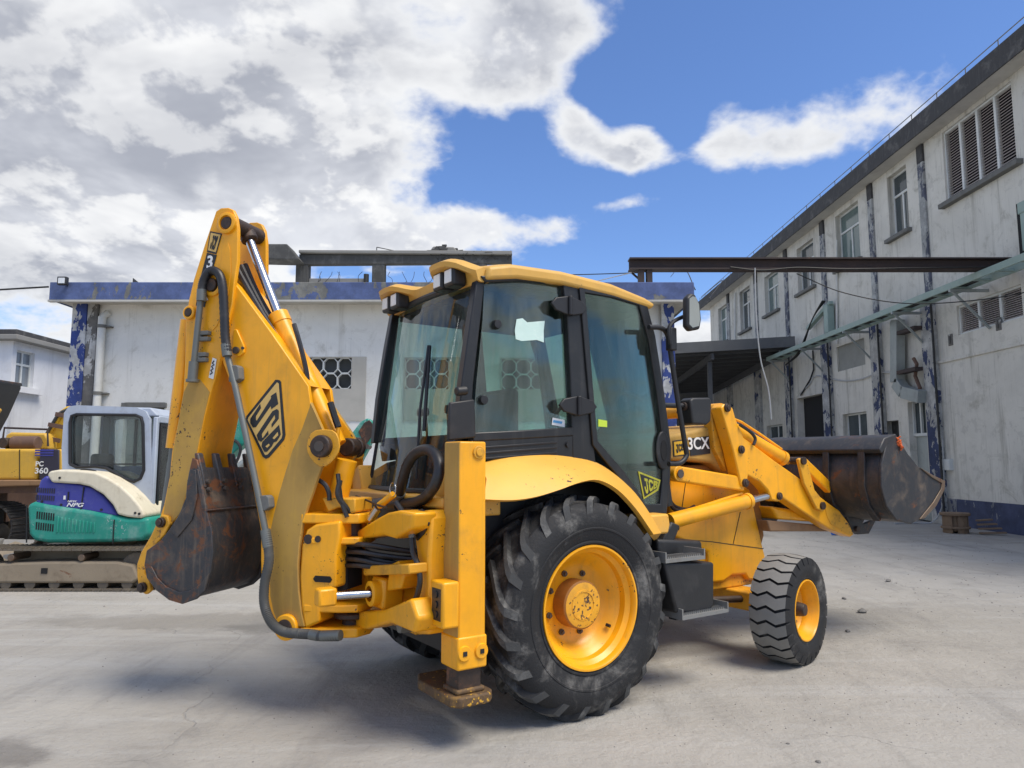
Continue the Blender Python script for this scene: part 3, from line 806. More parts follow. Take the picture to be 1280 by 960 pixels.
# ------------------------------------------------------------------- front flat-roofed building
YF = 15.8
fb = thing('flat_roofed_building', 'white flat roofed building with a peeling blue fascia and breeze block windows', 'building', (-3, YF, 0))
def FM(): return MB(fb.location)
def fbuild(mb, name, mats, parent=fb, **k): return mb.build(name, mats, parent, loc=Z0, **k)
x0, x1 = -9.92, 3.62
fY = lambda a, b, t: (a, YF + t, b)
BW = [rect(p) for p in ([(-4.550,3.247),(-3.585,3.949)], [(-2.391,3.238),(-1.416,3.931)], [(-0.232,3.229),(0.753,3.922)], [(1.944,3.211),(2.939,3.895)])]
BP = [rect(p) for p in ([(-4.563,2.533),(-3.263,3.967)], [(-2.415,2.533),(-1.094,3.958)], [(-0.266,2.533),(1.076,3.949)], [(1.900,2.515),(3.262,3.931)])]
shut = rect([(-8.624,1.230),(-7.728,2.942)]); shut = (shut[0], shut[1], 0.0, shut[3])
mb = FM()
wall_holes(mb, x0, x1, 0, 5.2, BW + [shut], fY, .2)
for xs in (x0, x1): mb.add([(xs, YF, 0), (xs, YF + 9, 0), (xs, YF + 9, 5.2), (xs, YF, 5.2)], [[0, 1, 2, 3]])
mb.add([(x0, YF + 9, 0), (x1, YF + 9, 0), (x1, YF + 9, 5.2), (x0, YF + 9, 5.2)], [[0, 1, 2, 3]])
fbuild(mb, 'wall', 'wall_white')
f = [(-10.090,5.138),(-10.117,5.531),(3.971,5.441)]
zf0, zf1 = f[0][1], f[1][1]; xf0, xf1 = f[0][0], f[2][0]
mb = FM(); mb.box(xf0 + .03, xf1 - .03, 15.28, YF + 9.5, zf0 + .02, zf1 - .03); fbuild(mb, 'roof_slab', 'soffit')
mb = FM(); mb.box(xf0, xf1, 15.22, 15.28, zf0, zf1); mb.box(xf1 - .03, xf1 + .02, 15.28, YF + 9.5, zf0, zf1); mb.box(xf0 - .02, xf0 + .03, 15.28, YF + 9.5, zf0, zf1)
fbuild(mb, 'fascia', 'fascia_blue', bevel=.012)
mb = FM(); mb.box(xf0 - .01, xf1 + .01, 15.2, 15.3, zf0 - .045, zf0 - .002); fbuild(mb, 'drip_edge', 'soffit')
p = [(-9.842,4.061),(-9.539,4.061),(-9.307,4.061),(3.352,4.061),(3.637,4.061)]
for a, b, m_, nm in ((p[0][0] - .02, p[1][0], 'peel_blue', 'pilaster'), (p[3][0], p[4][0], 'peel_blue', 'pilaster')):
    mb = FM(); mb.box(a, b, YF - .1, YF + .01, 0, 5.2); fbuild(mb, nm, m_, bevel=.012)
mb = FM(); mb.box(p[1][0], p[2][0], YF - .07, YF + .01, 0, 5.195); fbuild(mb, 'concrete_strip', 'concrete_strip', bevel=.01)
dp = [(-9.184,5.139),(-9.192,2.983)]
mb = FM(); xx = (dp[0][0] + dp[1][0]) / 2 + .02
mb.tube([(xx + .06, YF - .02, 4.95), (xx, YF - .12, 4.85), (xx, YF - .12, .1)], .085, 14); dpo = fbuild(mb, 'drain_pipe', 'plastic_pipe')
for z in (4.6, 3.1, 1.4):
    mb = FM(); mb.cyl((xx, YF - .12, z), (xx, YF - .12, z + .07), .1, 14); mb.box(xx + .05, xx + .2, YF - .14, YF, z + .02, z + .05); fbuild(mb, 'pipe_clip', 'sill_grey', dpo)
for bp_, w in zip(BP, BW):
    mb = FM()
    holes = [w]
    mbx = FM(); wall_holes(mbx, bp_[0], bp_[1], bp_[2], bp_[3], holes, lambda a, b, t: (a, YF - .025 + t, b), .03)
    for i in range(4):
        c = [(bp_[0], bp_[2]), (bp_[1], bp_[2]), (bp_[1], bp_[3]), (bp_[0], bp_[3])]
        a_, b_ = c[i], c[(i + 1) % 4]
        mbx.add([(a_[0], YF - .025, a_[1]), (b_[0], YF - .025, b_[1]), (b_[0], YF + .005, b_[1]), (a_[0], YF + .005, a_[1])], [[0, 1, 2, 3]])
    fbuild(mbx, 'infill_panel', 'beige_panel')
    gr = FM(); gr.box(w[0], w[1], YF + .18, YF + .2, w[2], w[3]); wn = fbuild(gr, 'breeze_block_window', 'vent_back')
    cw = (w[1] - w[0]) / 3; ch = (w[3] - w[2]) / 2
    proto = None
    for i in range(3):
        for j in range(2):
            cx = w[0] + (i + .5) * cw; cz = w[2] + (j + .5) * ch
            if proto is None:
                bl = FM(); k = .25
                def octo(s):
                    a, b = cw / 2 * s, ch / 2 * s
                    return [(-a, -b * (1 - 2 * k)), (-a * (1 - 2 * k), -b), (a * (1 - 2 * k), -b), (a, -b * (1 - 2 * k)), (a, b * (1 - 2 * k)), (a * (1 - 2 * k), b), (-a * (1 - 2 * k), b), (-a, b * (1 - 2 * k))]
                O1, O2 = octo(.995), octo(.90)
                vs = [(fb.location.x + x, YF + .02, z) for x, z in O1] + [(fb.location.x + x, YF + .02, z) for x, z in O2] + [(fb.location.x + x, YF + .12, z) for x, z in O1] + [(fb.location.x + x, YF + .12, z) for x, z in O2]
                fs = []
                for q_ in range(8):
                    r_ = (q_ + 1) % 8
                    fs += [[q_, r_, 8 + r_, 8 + q_], [8 + q_, 8 + r_, 24 + r_, 24 + q_], [q_, 16 + q_, 16 + r_, r_], [16 + q_, 24 + q_, 24 + r_, 16 + r_]]
                bl.add(vs, fs)
                proto = fbuild(bl, 'breeze_block', 'white_block', wn)
                o_ = proto
            else:
                o_ = proto.copy(); COL.objects.link(o_); o_.parent = wn
            o_.location = (cx - fb.location.x, 0, cz)
mb = FM(); mb.box(shut[0], shut[1], YF + .17, YF + .2, 0, shut[3] - .12)
sh_ = fbuild(mb, 'roller_shutter', 'shutter_green')
nsl = 30
pr = None
for i in range(nsl):
    z = (shut[3] - .14) * i / nsl; h = (shut[3] - .14) / nsl
    if pr is None:
        mb = FM(); mb.box(shut[0] + .01, shut[1] - .01, YF + .15, YF + .17, 0.006, h - .006); pr = fbuild(mb, 'slat', 'shutter_green', sh_, bevel=.004, segs=1); o_ = pr
    else:
        o_ = pr.copy(); COL.objects.link(o_); o_.parent = sh_
    o_.location = (0, 0, z)
mb = FM(); mb.box(shut[0] - .05, shut[1] + .05, YF - .05, YF + .15, shut[3] - .12, shut[3] - .01); fbuild(mb, 'lintel', 'sill_grey', bevel=.01)
# flood light on the fascia
p = [(-9.699,5.500)][0]
fl = thing('flood_light', 'small black flood light fixed on the left end of the blue fascia', 'flood light', (p[0], 15.15, p[1] - .05))
mb = MB(fl.location); mb.box(p[0] - .1, p[0] + .1, 15.0, 15.1, p[1] - .08, p[1] + .1); h = mb.build('housing', 'black_plastic', fl, loc=Z0, bevel=.012)
mb = MB(fl.location); mb.box(p[0] - .07, p[0] + .07, 14.995, 15.0, p[1] - .05, p[1] + .07); mb.build('lens', 'lamp_lens', h, loc=Z0)
mb = MB(fl.location); mb.box(p[0] - .02, p[0] + .02, 15.1, 15.22, p[1] - .05, p[1] - .01); mb.build('bracket', 'black_plastic', fl, loc=Z0)
# torn flashing spike on the roof edge
p = [(-8.324,5.544)][0]
mb = MB((p[0], 15.3, p[1] - .03)); mb.prism([(p[0], p[1] - .04), (p[0] + .18, p[1] - .04), (p[0], p[1] + .1)], lambda a, t: (a[0], t, a[1]), 15.29, 15.31)
tag(mb.build('flashing', 'dark_roof_slab'), 'torn dark flashing sticking up from the blue roof edge', 'flashing')

# ------------------------------------------------------------------- concrete frame being demolished, on the roof
ru = thing('roof_ruin', 'broken grey concrete frame with rubble standing on the flat roof', 'ruin', (-3, 18.5, 5.5))
def UM(): return MB(ru.location)
fy = lambda p, t: (p[0], t, p[1])
zR = zf1 - .03
mb = UM(); a = [(-5.651,7.098),(0.000,7.055),(0.000,6.858),(-5.620,6.815)]
mb.prism(a, fy, 18.4, 18.6); mb.build('beam', 'concrete_old', ru, loc=Z0, bevel=.015)
mb = UM(); a = [(-5.630,7.109),(0.000,7.066),(0.000,7.164),(-5.632,7.186)]; mb.prism(a, fy, 18.3, 18.8); mb.build('slab', 'concrete_light', ru, loc=Z0, bevel=.015)
mb = UM(); a = [(-7.065,7.228),(-5.818,7.228),(-5.472,6.802),(-7.050,6.845)]; mb.prism(a, fy, 17.9, 18.5); mb.build('broken_slab', 'concrete_old', ru, loc=Z0, bevel=.03)
for xa, xb in ((365, 381), (462, 478), (590, 608)):
    a = [(-14.245,14.397)]
    ca = [((xa - 640) / 890 * 18.55, 0), ((xb - 640) / 890 * 18.55, 0)]
    mb = UM(); mb.box(ca[0][0], ca[1][0], 18.42, 18.7, zR, 6.9); mb.build('column', 'concrete_old', ru, loc=Z0, bevel=.02)
mb = UM(); a = [(-5.404,6.471),(-3.845,6.471),(-3.841,6.318),(-5.399,6.318)]; mb.prism(a, fy, 18.5, 18.6); mb.build('low_wall', 'concrete_light', ru, loc=Z0, bevel=.02)
def rubble(root, cx, cy, cz, sx, sy, sz, n, m, seed, smin=.06, smax=.22):
    r = random.Random(seed); mb = MB(root.location)
    for i in range(n):
        x = cx + r.gauss(0, sx); y = cy + r.uniform(-sy, sy); z = cz + abs(r.gauss(0, sz)) * max(.2, 1 - abs(x - cx) / (2.2 * sx))
        s = r.uniform(smin, smax)
        pts = [(x + r.uniform(-.6, .6) * s * .3 + sx_ * s * r.uniform(.5, 1), y + sy_ * s * r.uniform(.4, .8), z + sz_ * s * r.uniform(.25, .6)) for sx_ in (-1, 1) for sy_ in (-1, 1) for sz_ in (-1, 1)]
        mb.add(pts, [[0, 1, 3, 2], [4, 6, 7, 5], [0, 4, 5, 1], [2, 3, 7, 6], [0, 2, 6, 4], [1, 5, 7, 3]])
    return tag(mb.build('rubble', m, root, loc=Z0), kind='stuff')
a = [(-1.792,7.164),(-2.803,6.380)]
rubble(ru, a[0][0], 18.6, a[0][1], .3, .2, .07, 45, 'concrete_old', 3, .04, .13)
rubble(ru, a[1][0], 18.3, zR + .03, .3, .25, .28, 60, 'concrete_light', 4)
b0 = [(-1.792,7.208)][0]
mb = UM(); mb.prism([(b0[0] - .45, b0[1] - .1), (b0[0] + .4, b0[1] - .1), (b0[0] + .25, b0[1] + .09), (b0[0] - .3, b0[1] + .11)], fy, 18.4, 18.9); mb.build('broken_slab', 'concrete_light', ru, loc=Z0, bevel=.03)
mb = UM()
r_ = random.Random(5)
for i in range(26):
    x = -5.4 + r_.random() * 4.0 if i < 12 else -2.0 + r_.random() * 2.0
    z = 6.62 if i < 12 else 6.95
    pts = [(x, 18.4, z)]
    dx = r_.uniform(-.25, .25)
    for k in range(4):
        pts.append((x + dx * (k + 1) / 3 + r_.uniform(-.06, .06), 18.38 - r_.random() * .1, z + (-.17 if i < 12 else .06) * (k + 1) * r_.uniform(.6, 1)))
    mb.tube(smooth_path(pts, 3), .007, 4)
tag(mb.build('reinforcing_wires', 'cable_black', ru, loc=Z0), kind='stuff')
mb = UM(); a = [(-3.589,7.287),(-2.971,7.156)]; mb.cyl((a[0][0], 18.4, a[0][1]), (a[1][0], 18.4, a[1][1]), .012, 5); mb.cyl((a[0][0], 18.4, a[0][1]), (a[0][0], 18.4, a[0][1] - .15), .012, 5); mb.build('bent_bar', 'cable_black', ru, loc=Z0)
mb = UM(); mb.cyl((-3.85, 18.4, 6.55), (-3.85, 18.4, 6.3), .07, 8); mb.build('hanging_lump', 'cable_black', ru, loc=Z0)

# ------------------------------------------------------------------- white house at the far left
XL = -14.0
lb = thing('white_house', 'plain white two storey house with a dark parapet at the far left', 'building', (XL, 21, 0))
def LM(): return MB(lb.location)
w = rect([(19.924,3.731),(20.690,4.779)])
mb = LM(); wall_holes(mb, 19.75, 30, 0, 5.0, [w], lambda a, b, t: (XL - t, a, b), .2)
mb.add([(XL, 19.75, 0), (XL - 8, 19.75, 0), (XL - 8, 19.75, 5.0), (XL, 19.75, 5.0)], [[0, 1, 2, 3]])
mb.build('wall', 'wall_plain', lb, loc=Z0)
mb = LM(); mb.box(XL - 8, XL + .3, 19.45, 30, 5.0, 5.14); mb.build('roof_slab', 'concrete_light', lb, loc=Z0, bevel=.015)
mb = LM(); mb.box(XL - 8, XL + .22, 19.55, 30, 5.14, 5.3); mb.build('parapet', 'dark_roof_slab', lb, loc=Z0, bevel=.02)
fr = LM(); t = .05; y0, y1, z0, z1 = w
for a, b, c, d in ((y0, y0 + t, z0, z1), (y1 - t, y1, z0, z1), (y0 + t, y1 - t, z0, z0 + t), (y0 + t, y1 - t, z1 - t, z1), ((y0 + y1) / 2 - .03, (y0 + y1) / 2 + .03, z0 + t, z1 - t)):
    fr.box(XL - .16, XL - .1, a, b, c, d)
fr.box(XL - .162, XL - .098, y0 + t, y1 - t, z1 - .42, z1 - .36)
wn = fr.build('window', 'white_frame', lb, loc=Z0)
for a, b in ((y0, (y0 + y1) / 2), ((y0 + y1) / 2, y1)):
    p = LM(); p.box(XL - .14, XL - .13, a + .02, b - .02, z0 + .02, z1 - .02); p.build('pane', 'pane_grey', wn, loc=Z0)
s = LM(); s.box(XL - .1, XL + .16, y0 - .25, y1 + .25, z0 - .16, z0 - .003); s.build('sill', 'wall_plain', wn, loc=Z0)

# =================================================================== BACKHOE LOADER
# machine axes: u forward, v to its left, w up, origin on the ground under the rear axle
bh = thing('backhoe_loader', 'big yellow backhoe loader with folded digging arm in the middle of the yard', 'backhoe loader', (-0.066, 5.636, 0), R(34.2))
def part(mb, name, mats, parent=bh, **k): return mb.build(name, mats, parent, **k)
KU, BETA = -1.23, R(51)
cb, sb_ = math.cos(BETA), math.sin(BETA)
def dg(d, l, w): return (KU - cb * d + sb_ * l, sb_ * d + cb * l, w)     # digging arm axes: d outward, l across, w up
def fl_(p, t): return dg(p[0], t, p[1])
def fd_(p, t): return dg(t, p[0], p[1])

# ---- wheels
def rear_tyre(y_out, sgn):
    """tyre about its own centre; axle along y, outer face toward -y"""
    prof = [(.385, -.215), (.408, -.224), (.412, -.232), (.422, -.232), (.428, -.226), (.47, -.245), (.50, -.252), (.504, -.257), (.514, -.258), (.518, -.254), (.54, -.258), (.60, -.25), (.645, -.225), (.672, -.19), (.682, -.10), (.684, 0)]
    prof += [(r, -h) for r, h in reversed(prof[:-1])]
    mb = MB(); mb.lathe(prof, (0, 0, 0), (0, 1, 0), 72)
    def rt(v):
        a = abs(v)
        return .684 - .002 * (a / .1) if a < .19 else (.672 - (a - .19) / .035 * .027 if a < .225 else .645 - (a - .225) / .027 * .04)
    nl = 21
    for side in (-1, 1):
        for i in range(nl):
            ph0 = 2 * math.pi * (i + (.5 if side > 0 else 0)) / nl
            st = []
            for t in [0, .12, .3, .5, .7, .85, .96, 1.06]:
                v = side * (-.012 + .238 * min(t, 1.0)) if t <= 1 else side * .248
                r0 = rt(v) if t <= 1 else .600
                ph = ph0 + .40 * (t ** 1.18)
                h = .036 if t < .9 else (.036 if t < 1 else .006)
                wd = .030 + .014 * t
                st.append((v, r0, ph, h if t <= .96 else .007, wd))
            vs = []; 
            for v, r0, ph, h, wd in st:
                for dphi, hh in ((-wd * 1.35, -.012), (-wd, h), (wd * .85, h), (wd * 1.25, -.012)):
                    r_ = r0 + hh; a = ph + dphi / r0 * .62
                    vs.append((r_ * math.cos(a), v, r_ * math.sin(a)))
            fs = []
            for k in range(len(st) - 1):
                for j in range(3): fs.append([k * 4 + j, k * 4 + j + 1, k * 4 + 5 + j, k * 4 + 4 + j])
            fs.append([0, 1, 2, 3]); n_ = (len(st) - 1) * 4; fs.append([n_ + 3, n_ + 2, n_ + 1, n_])
            b = len(mb.v)
            mb.add(vs, fs, 0)
            for k in range(len(mb.m) - len(fs), len(mb.m)): mb.m[k] = 0
            # the worn crown of each lug
            for k in range(len(st) - 1):
                mb.m[len(mb.m) - len(fs) + k * 3 + 1] = 1
    return mb
mb = rear_tyre(0, 1)
rw = part(mb, 'rear_wheel', ['rubber', 'rubber_worn'], ang=30, label='large rear wheel with worn chevron tread and yellow rim')
mb = MB()
mb.lathe([(.388, -.20), (.400, -.222), (.398, -.232), (.386, -.232), (.376, -.218), (.372, -.19), (.345, -.165), (.34, -.12), (.327, -.105), (.31, -.085), (.285, -.05), (.255, -.022), (.22, -.01), (.12, -.01), (.0, -.01)], (0, 0, 0), (0, 1, 0), 64)
mb.lathe([(.388, .20), (.400, .222), (.386, .232), (.376, .218), (.35, .1), (.34, .02), (.0, .02)], (0, 0, 0), (0, 1, 0), 48)
rim = part(mb, 'rim', 'yellow', rw, ang=30)
mb = MB(); mb.lathe([(.158, -.005), (.158, -.125), (.150, -.133), (.146, -.135)], (0, 0, 0), (0, 1, 0), 48, 0)
mb.lathe([(.146, -.135), (.10, -.138), (.098, -.142), (.085, -.143), (.083, -.138), (0, -.138)], (0, 0, 0), (0, 1, 0), 48, 1)
part(mb, 'hub', ['orange_rust', 'yellow_worn'], rw, ang=35)
for i in range(8):
    a = 2 * math.pi * i / 8 + .32
    c = (.205 * math.cos(a), 0, .205 * math.sin(a))
    mb = MB(); mb.lathe([(.0, -.04), (.011, -.04), (.012, -.026), (.021, -.025), (.021, -.008)], c, (0, 1, 0), 8); part(mb, 'wheel_nut', 'steel_bolt', rw, ang=30)
mb = MB(); mb.cyl((.29 * math.cos(-.6), -.09, .29 * math.sin(-.6)), (.30 * math.cos(-.6), -.12, .30 * math.sin(-.6)), .012, 8); part(mb, 'valve', 'decal_black', rw)
rw.location = (0, -.822, .70)
rw2 = copy_tree(rw, bh); rw2.location = (0, .822, .70); rw2.rotation_euler = (0, 0, math.pi); rw2['label'] = 'far rear wheel half hidden under the machine'

def front_tyre():
    prof = [(.235, -.135), (.252, -.146), (.255, -.153), (.263, -.154), (.266, -.152), (.31, -.168), (.36, -.165), (.395, -.145), (.415, -.11), (.42, 0)]
    prof += [(r, -h) for r, h in reversed(prof[:-1])]
    mb = MB(); mb.lathe(prof, (0, 0, 0), (0, 1, 0), 64, 0)
    nb = 25
    vv = [-.165, -.15, -.075, 0, .075, .15, .165]
    rr = [.372, .425, .44, .443, .44, .425, .372]
    zg = [.0, .0, .10, -.02, .10, .0, .0]
    for i in range(nb):
        p0 = 2 * math.pi * i / nb; w_ = 2 * math.pi / nb * .80
        vs = []
        for v, r, z in zip(vv, rr, zg):
            a0 = p0 + z * .62; a1 = a0 + w_
            for a, r_ in ((a0 - .012, r - .035), (a0, r), (a1, r), (a1 + .012, r - .035)):
                vs.append((r_ * math.cos(a), v, r_ * math.sin(a)))
        fs = []; ms = []
        for k in range(6):
            for j in range(3):
                fs.append([k * 4 + j, k * 4 + j + 1, k * 4 + 5 + j, k * 4 + 4 + j]); ms.append(1 if j == 1 and 0 < k < 5 else 0)
        fs += [[0, 1, 2, 3], [27, 26, 25, 24]]; ms += [0, 0]
        mb.add(vs, fs, 0); mb.m[-len(fs):] = ms
    return mb
fwh = part(front_tyre(), 'front_wheel', ['rubber', 'front_tread'], ang=28, label='small front wheel with zigzag block tread and yellow rim')
mb = MB()
mb.lathe([(.236, -.12), (.247, -.145), (.246, -.153), (.236, -.154), (.228, -.14), (.222, -.1), (.205, -.075), (.2, -.03), (.185, -.012), (.16, 0.0), (.1, .0), (0, .0)], (0, 0, 0), (0, 1, 0), 48)
mb.lathe([(.236, .12), (.247, .145), (.236, .154), (.22, .12), (.21, .03), (0, .03)], (0, 0, 0), (0, 1, 0), 40)
part(mb, 'rim', 'yellow', fwh, ang=30)
mb = MB(); mb.lathe([(.085, 0), (.085, -.03), (.06, -.05), (.052, -.12), (.045, -.135), (0, -.135)], (0, 0, 0), (0, 1, 0), 24); part(mb, 'hub', 'grease', fwh)
for i in range(6):
    a = 2 * math.pi * i / 6; c = (.135 * math.cos(a), 0, .135 * math.sin(a))
    mb = MB(); mb.lathe([(0, -.03), (.012, -.03), (.016, -.014), (.016, 0)], c, (0, 1, 0), 8); part(mb, 'wheel_nut', 'steel_bolt', fwh)
fwh.location = (2.237, -.945, .43); fwh.rotation_euler = (0, 0, R(11.4))
fw2 = copy_tree(fwh, bh); fw2.location = (2.237, .945, .43); fw2.rotation_euler = (0, 0, math.pi + R(11.4)); fw2['label'] = 'far front wheel behind the chassis'

# ---- chassis and front body
mb = MB(); mb.box(-.95, 2.55, -.40, .40, .52, .84); part(mb, 'chassis', 'yellow_worn', bevel=.015)
mb = MB(); mb.tube([(0, -.60, .70), (0, .60, .70)], .17, 20); mb.box(-.35, .35, -.35, .35, .5, 1.15); part(mb, 'rear_axle', 'yellow_worn', bevel=.01)
mb = MB(); mb.box(2.12, 2.37, -.74, .74, .36, .52); mb.box(2.14, 2.35, -.80, -.70, .33, .56); mb.box(2.14, 2.35, .70, .80, .33, .56); part(mb, 'front_axle', 'yellow_worn', bevel=.015)
mb = MB(); mb.tube([(1.3, -.43, .50), (2.16, -.55, .45)], .03, 10); part(mb, 'steering_rod', 'grease')
# side panel with the arched cut-out over the axle
prof = [(1.399,1.569),(2.082,1.536),(2.444,1.385),(2.600,0.853),(2.661,0.681),(2.570,0.544),(2.376,0.576),(2.334,0.629),(2.157,0.637),(2.037,0.593),(1.859,0.596),(1.850,0.862),(1.381,1.039)]
mb = MB(); mb.prism(prof, fv, -.44, .44); part(mb, 'side_panel', 'yellow', bevel=.02, segs=3)
for a in ([(1.325,1.010),(1.876,0.949)], [(1.876,0.949),(2.602,0.839)], [(2.174,0.910),(2.288,1.188)], [(1.480,1.067),(1.584,1.486)]):
    (p0, q0), (p1, q1) = a
    mb = MB(); mb.obox((p0, -.441, q0), (p1, -.441, q1), .006, .006, up=(0, 1, 0)); part(mb, 'panel_gap', 'seal')
mb = MB(); a = [(1.393,0.986),(1.918,0.898)]; mb.cyl((1.72, -.43, .95), (1.72, -.452, .95), .012, 8); part(mb, 'panel_bolt', 'steel_bolt')
# bonnet
bon = [(1.307,1.856),(2.031,1.984),(2.129,1.764),(2.128,1.536),(1.988,1.552),(1.855,1.629),(1.571,1.650),(1.300,1.650)]
mb = MB(); mb.prism(bon, fv, -.50, .50); bonnet = part(mb, 'bonnet', 'yellow_dust', bevel=.03, segs=3)
mb = MB(); mb.prism([(1.2, 1.6), (2.1, 1.62), (2.62, 1.5), (2.68, .95), (2.6, .8), (1.2, .8)], fv, -.40, .40); part(mb, 'engine_block', 'orange_rust', bevel=.02)
dec = [(1.573,1.840),(1.818,1.866),(1.832,1.713),(1.577,1.691)]
mb = MB(); mb.prism(dec, fv, -.506, -.501); part(mb, 'decal', 'decal_black', bonnet)
a = dec[3]; lettering('3CX', 'decal_white', bonnet, (a[0] - .035, -.508, a[1] + .055), (1, 0, .04), (0, 0, 1), .10, 1.0, .0022)
dec = [(1.367,1.817),(1.523,1.833),(1.527,1.697),(1.372,1.683)]
mb = MB(); mb.prism(dec, fv, -.506, -.501); part(mb, 'decal', 'decal_black', bonnet)
dec2 = [(1.376,1.807),(1.512,1.822),(1.518,1.707),(1.382,1.693)]
mb = MB(); mb.prism(dec2, fv, -.5085, -.5062); part(mb, 'decal', 'decal_yellow', bonnet)
d2 = dec2
def bil(x, y): return (d2[3][0] * (1 - x) * (1 - y) + d2[2][0] * x * (1 - y) + d2[1][0] * x * y + d2[0][0] * (1 - x) * y, -.5088, d2[3][1] * (1 - x) * (1 - y) + d2[2][1] * x * (1 - y) + d2[1][1] * x * y + d2[0][1] * (1 - x) * y)
block_word('JCB', 'decal_black', bonnet, [bil(.16, .14), bil(.86, .34), bil(.86, .80), bil(.10, .80)], .003, (0, -1, 0))
# exhaust-side box lamp / mirror beside the bonnet
mb = MB(); a = [(1.285,1.943),(1.264,2.134),(1.302,2.155),(1.504,2.166),(1.523,2.140),(1.505,1.969),(1.455,1.941)]; mb.prism(a, fv, -.80, -.68); fm = part(mb, 'side_mirror', 'black_plastic', bevel=.02, segs=3, label='boxy black mirror beside the bonnet seen from its back')
a = [(1.092,2.087),(1.400,2.094)]
mb = MB(); mb.tube([(a[0][0] - .05, -.72, a[0][1]), (a[1][0] + .02, -.74, a[1][1])], .022, 10); part(mb, 'mirror_arm', 'seal', fm)
for k in (.55, .75): 
    mb = MB(); x = a[0][0] + (a[1][0] - a[0][0]) * k; mb.lathe([(.022, -.02), (.034, -.015), (.034, .015), (.022, .02)], (x, -.735, a[0][1]), (1, 0, 0), 12); part(mb, 'arm_joint', 'grease', fm)

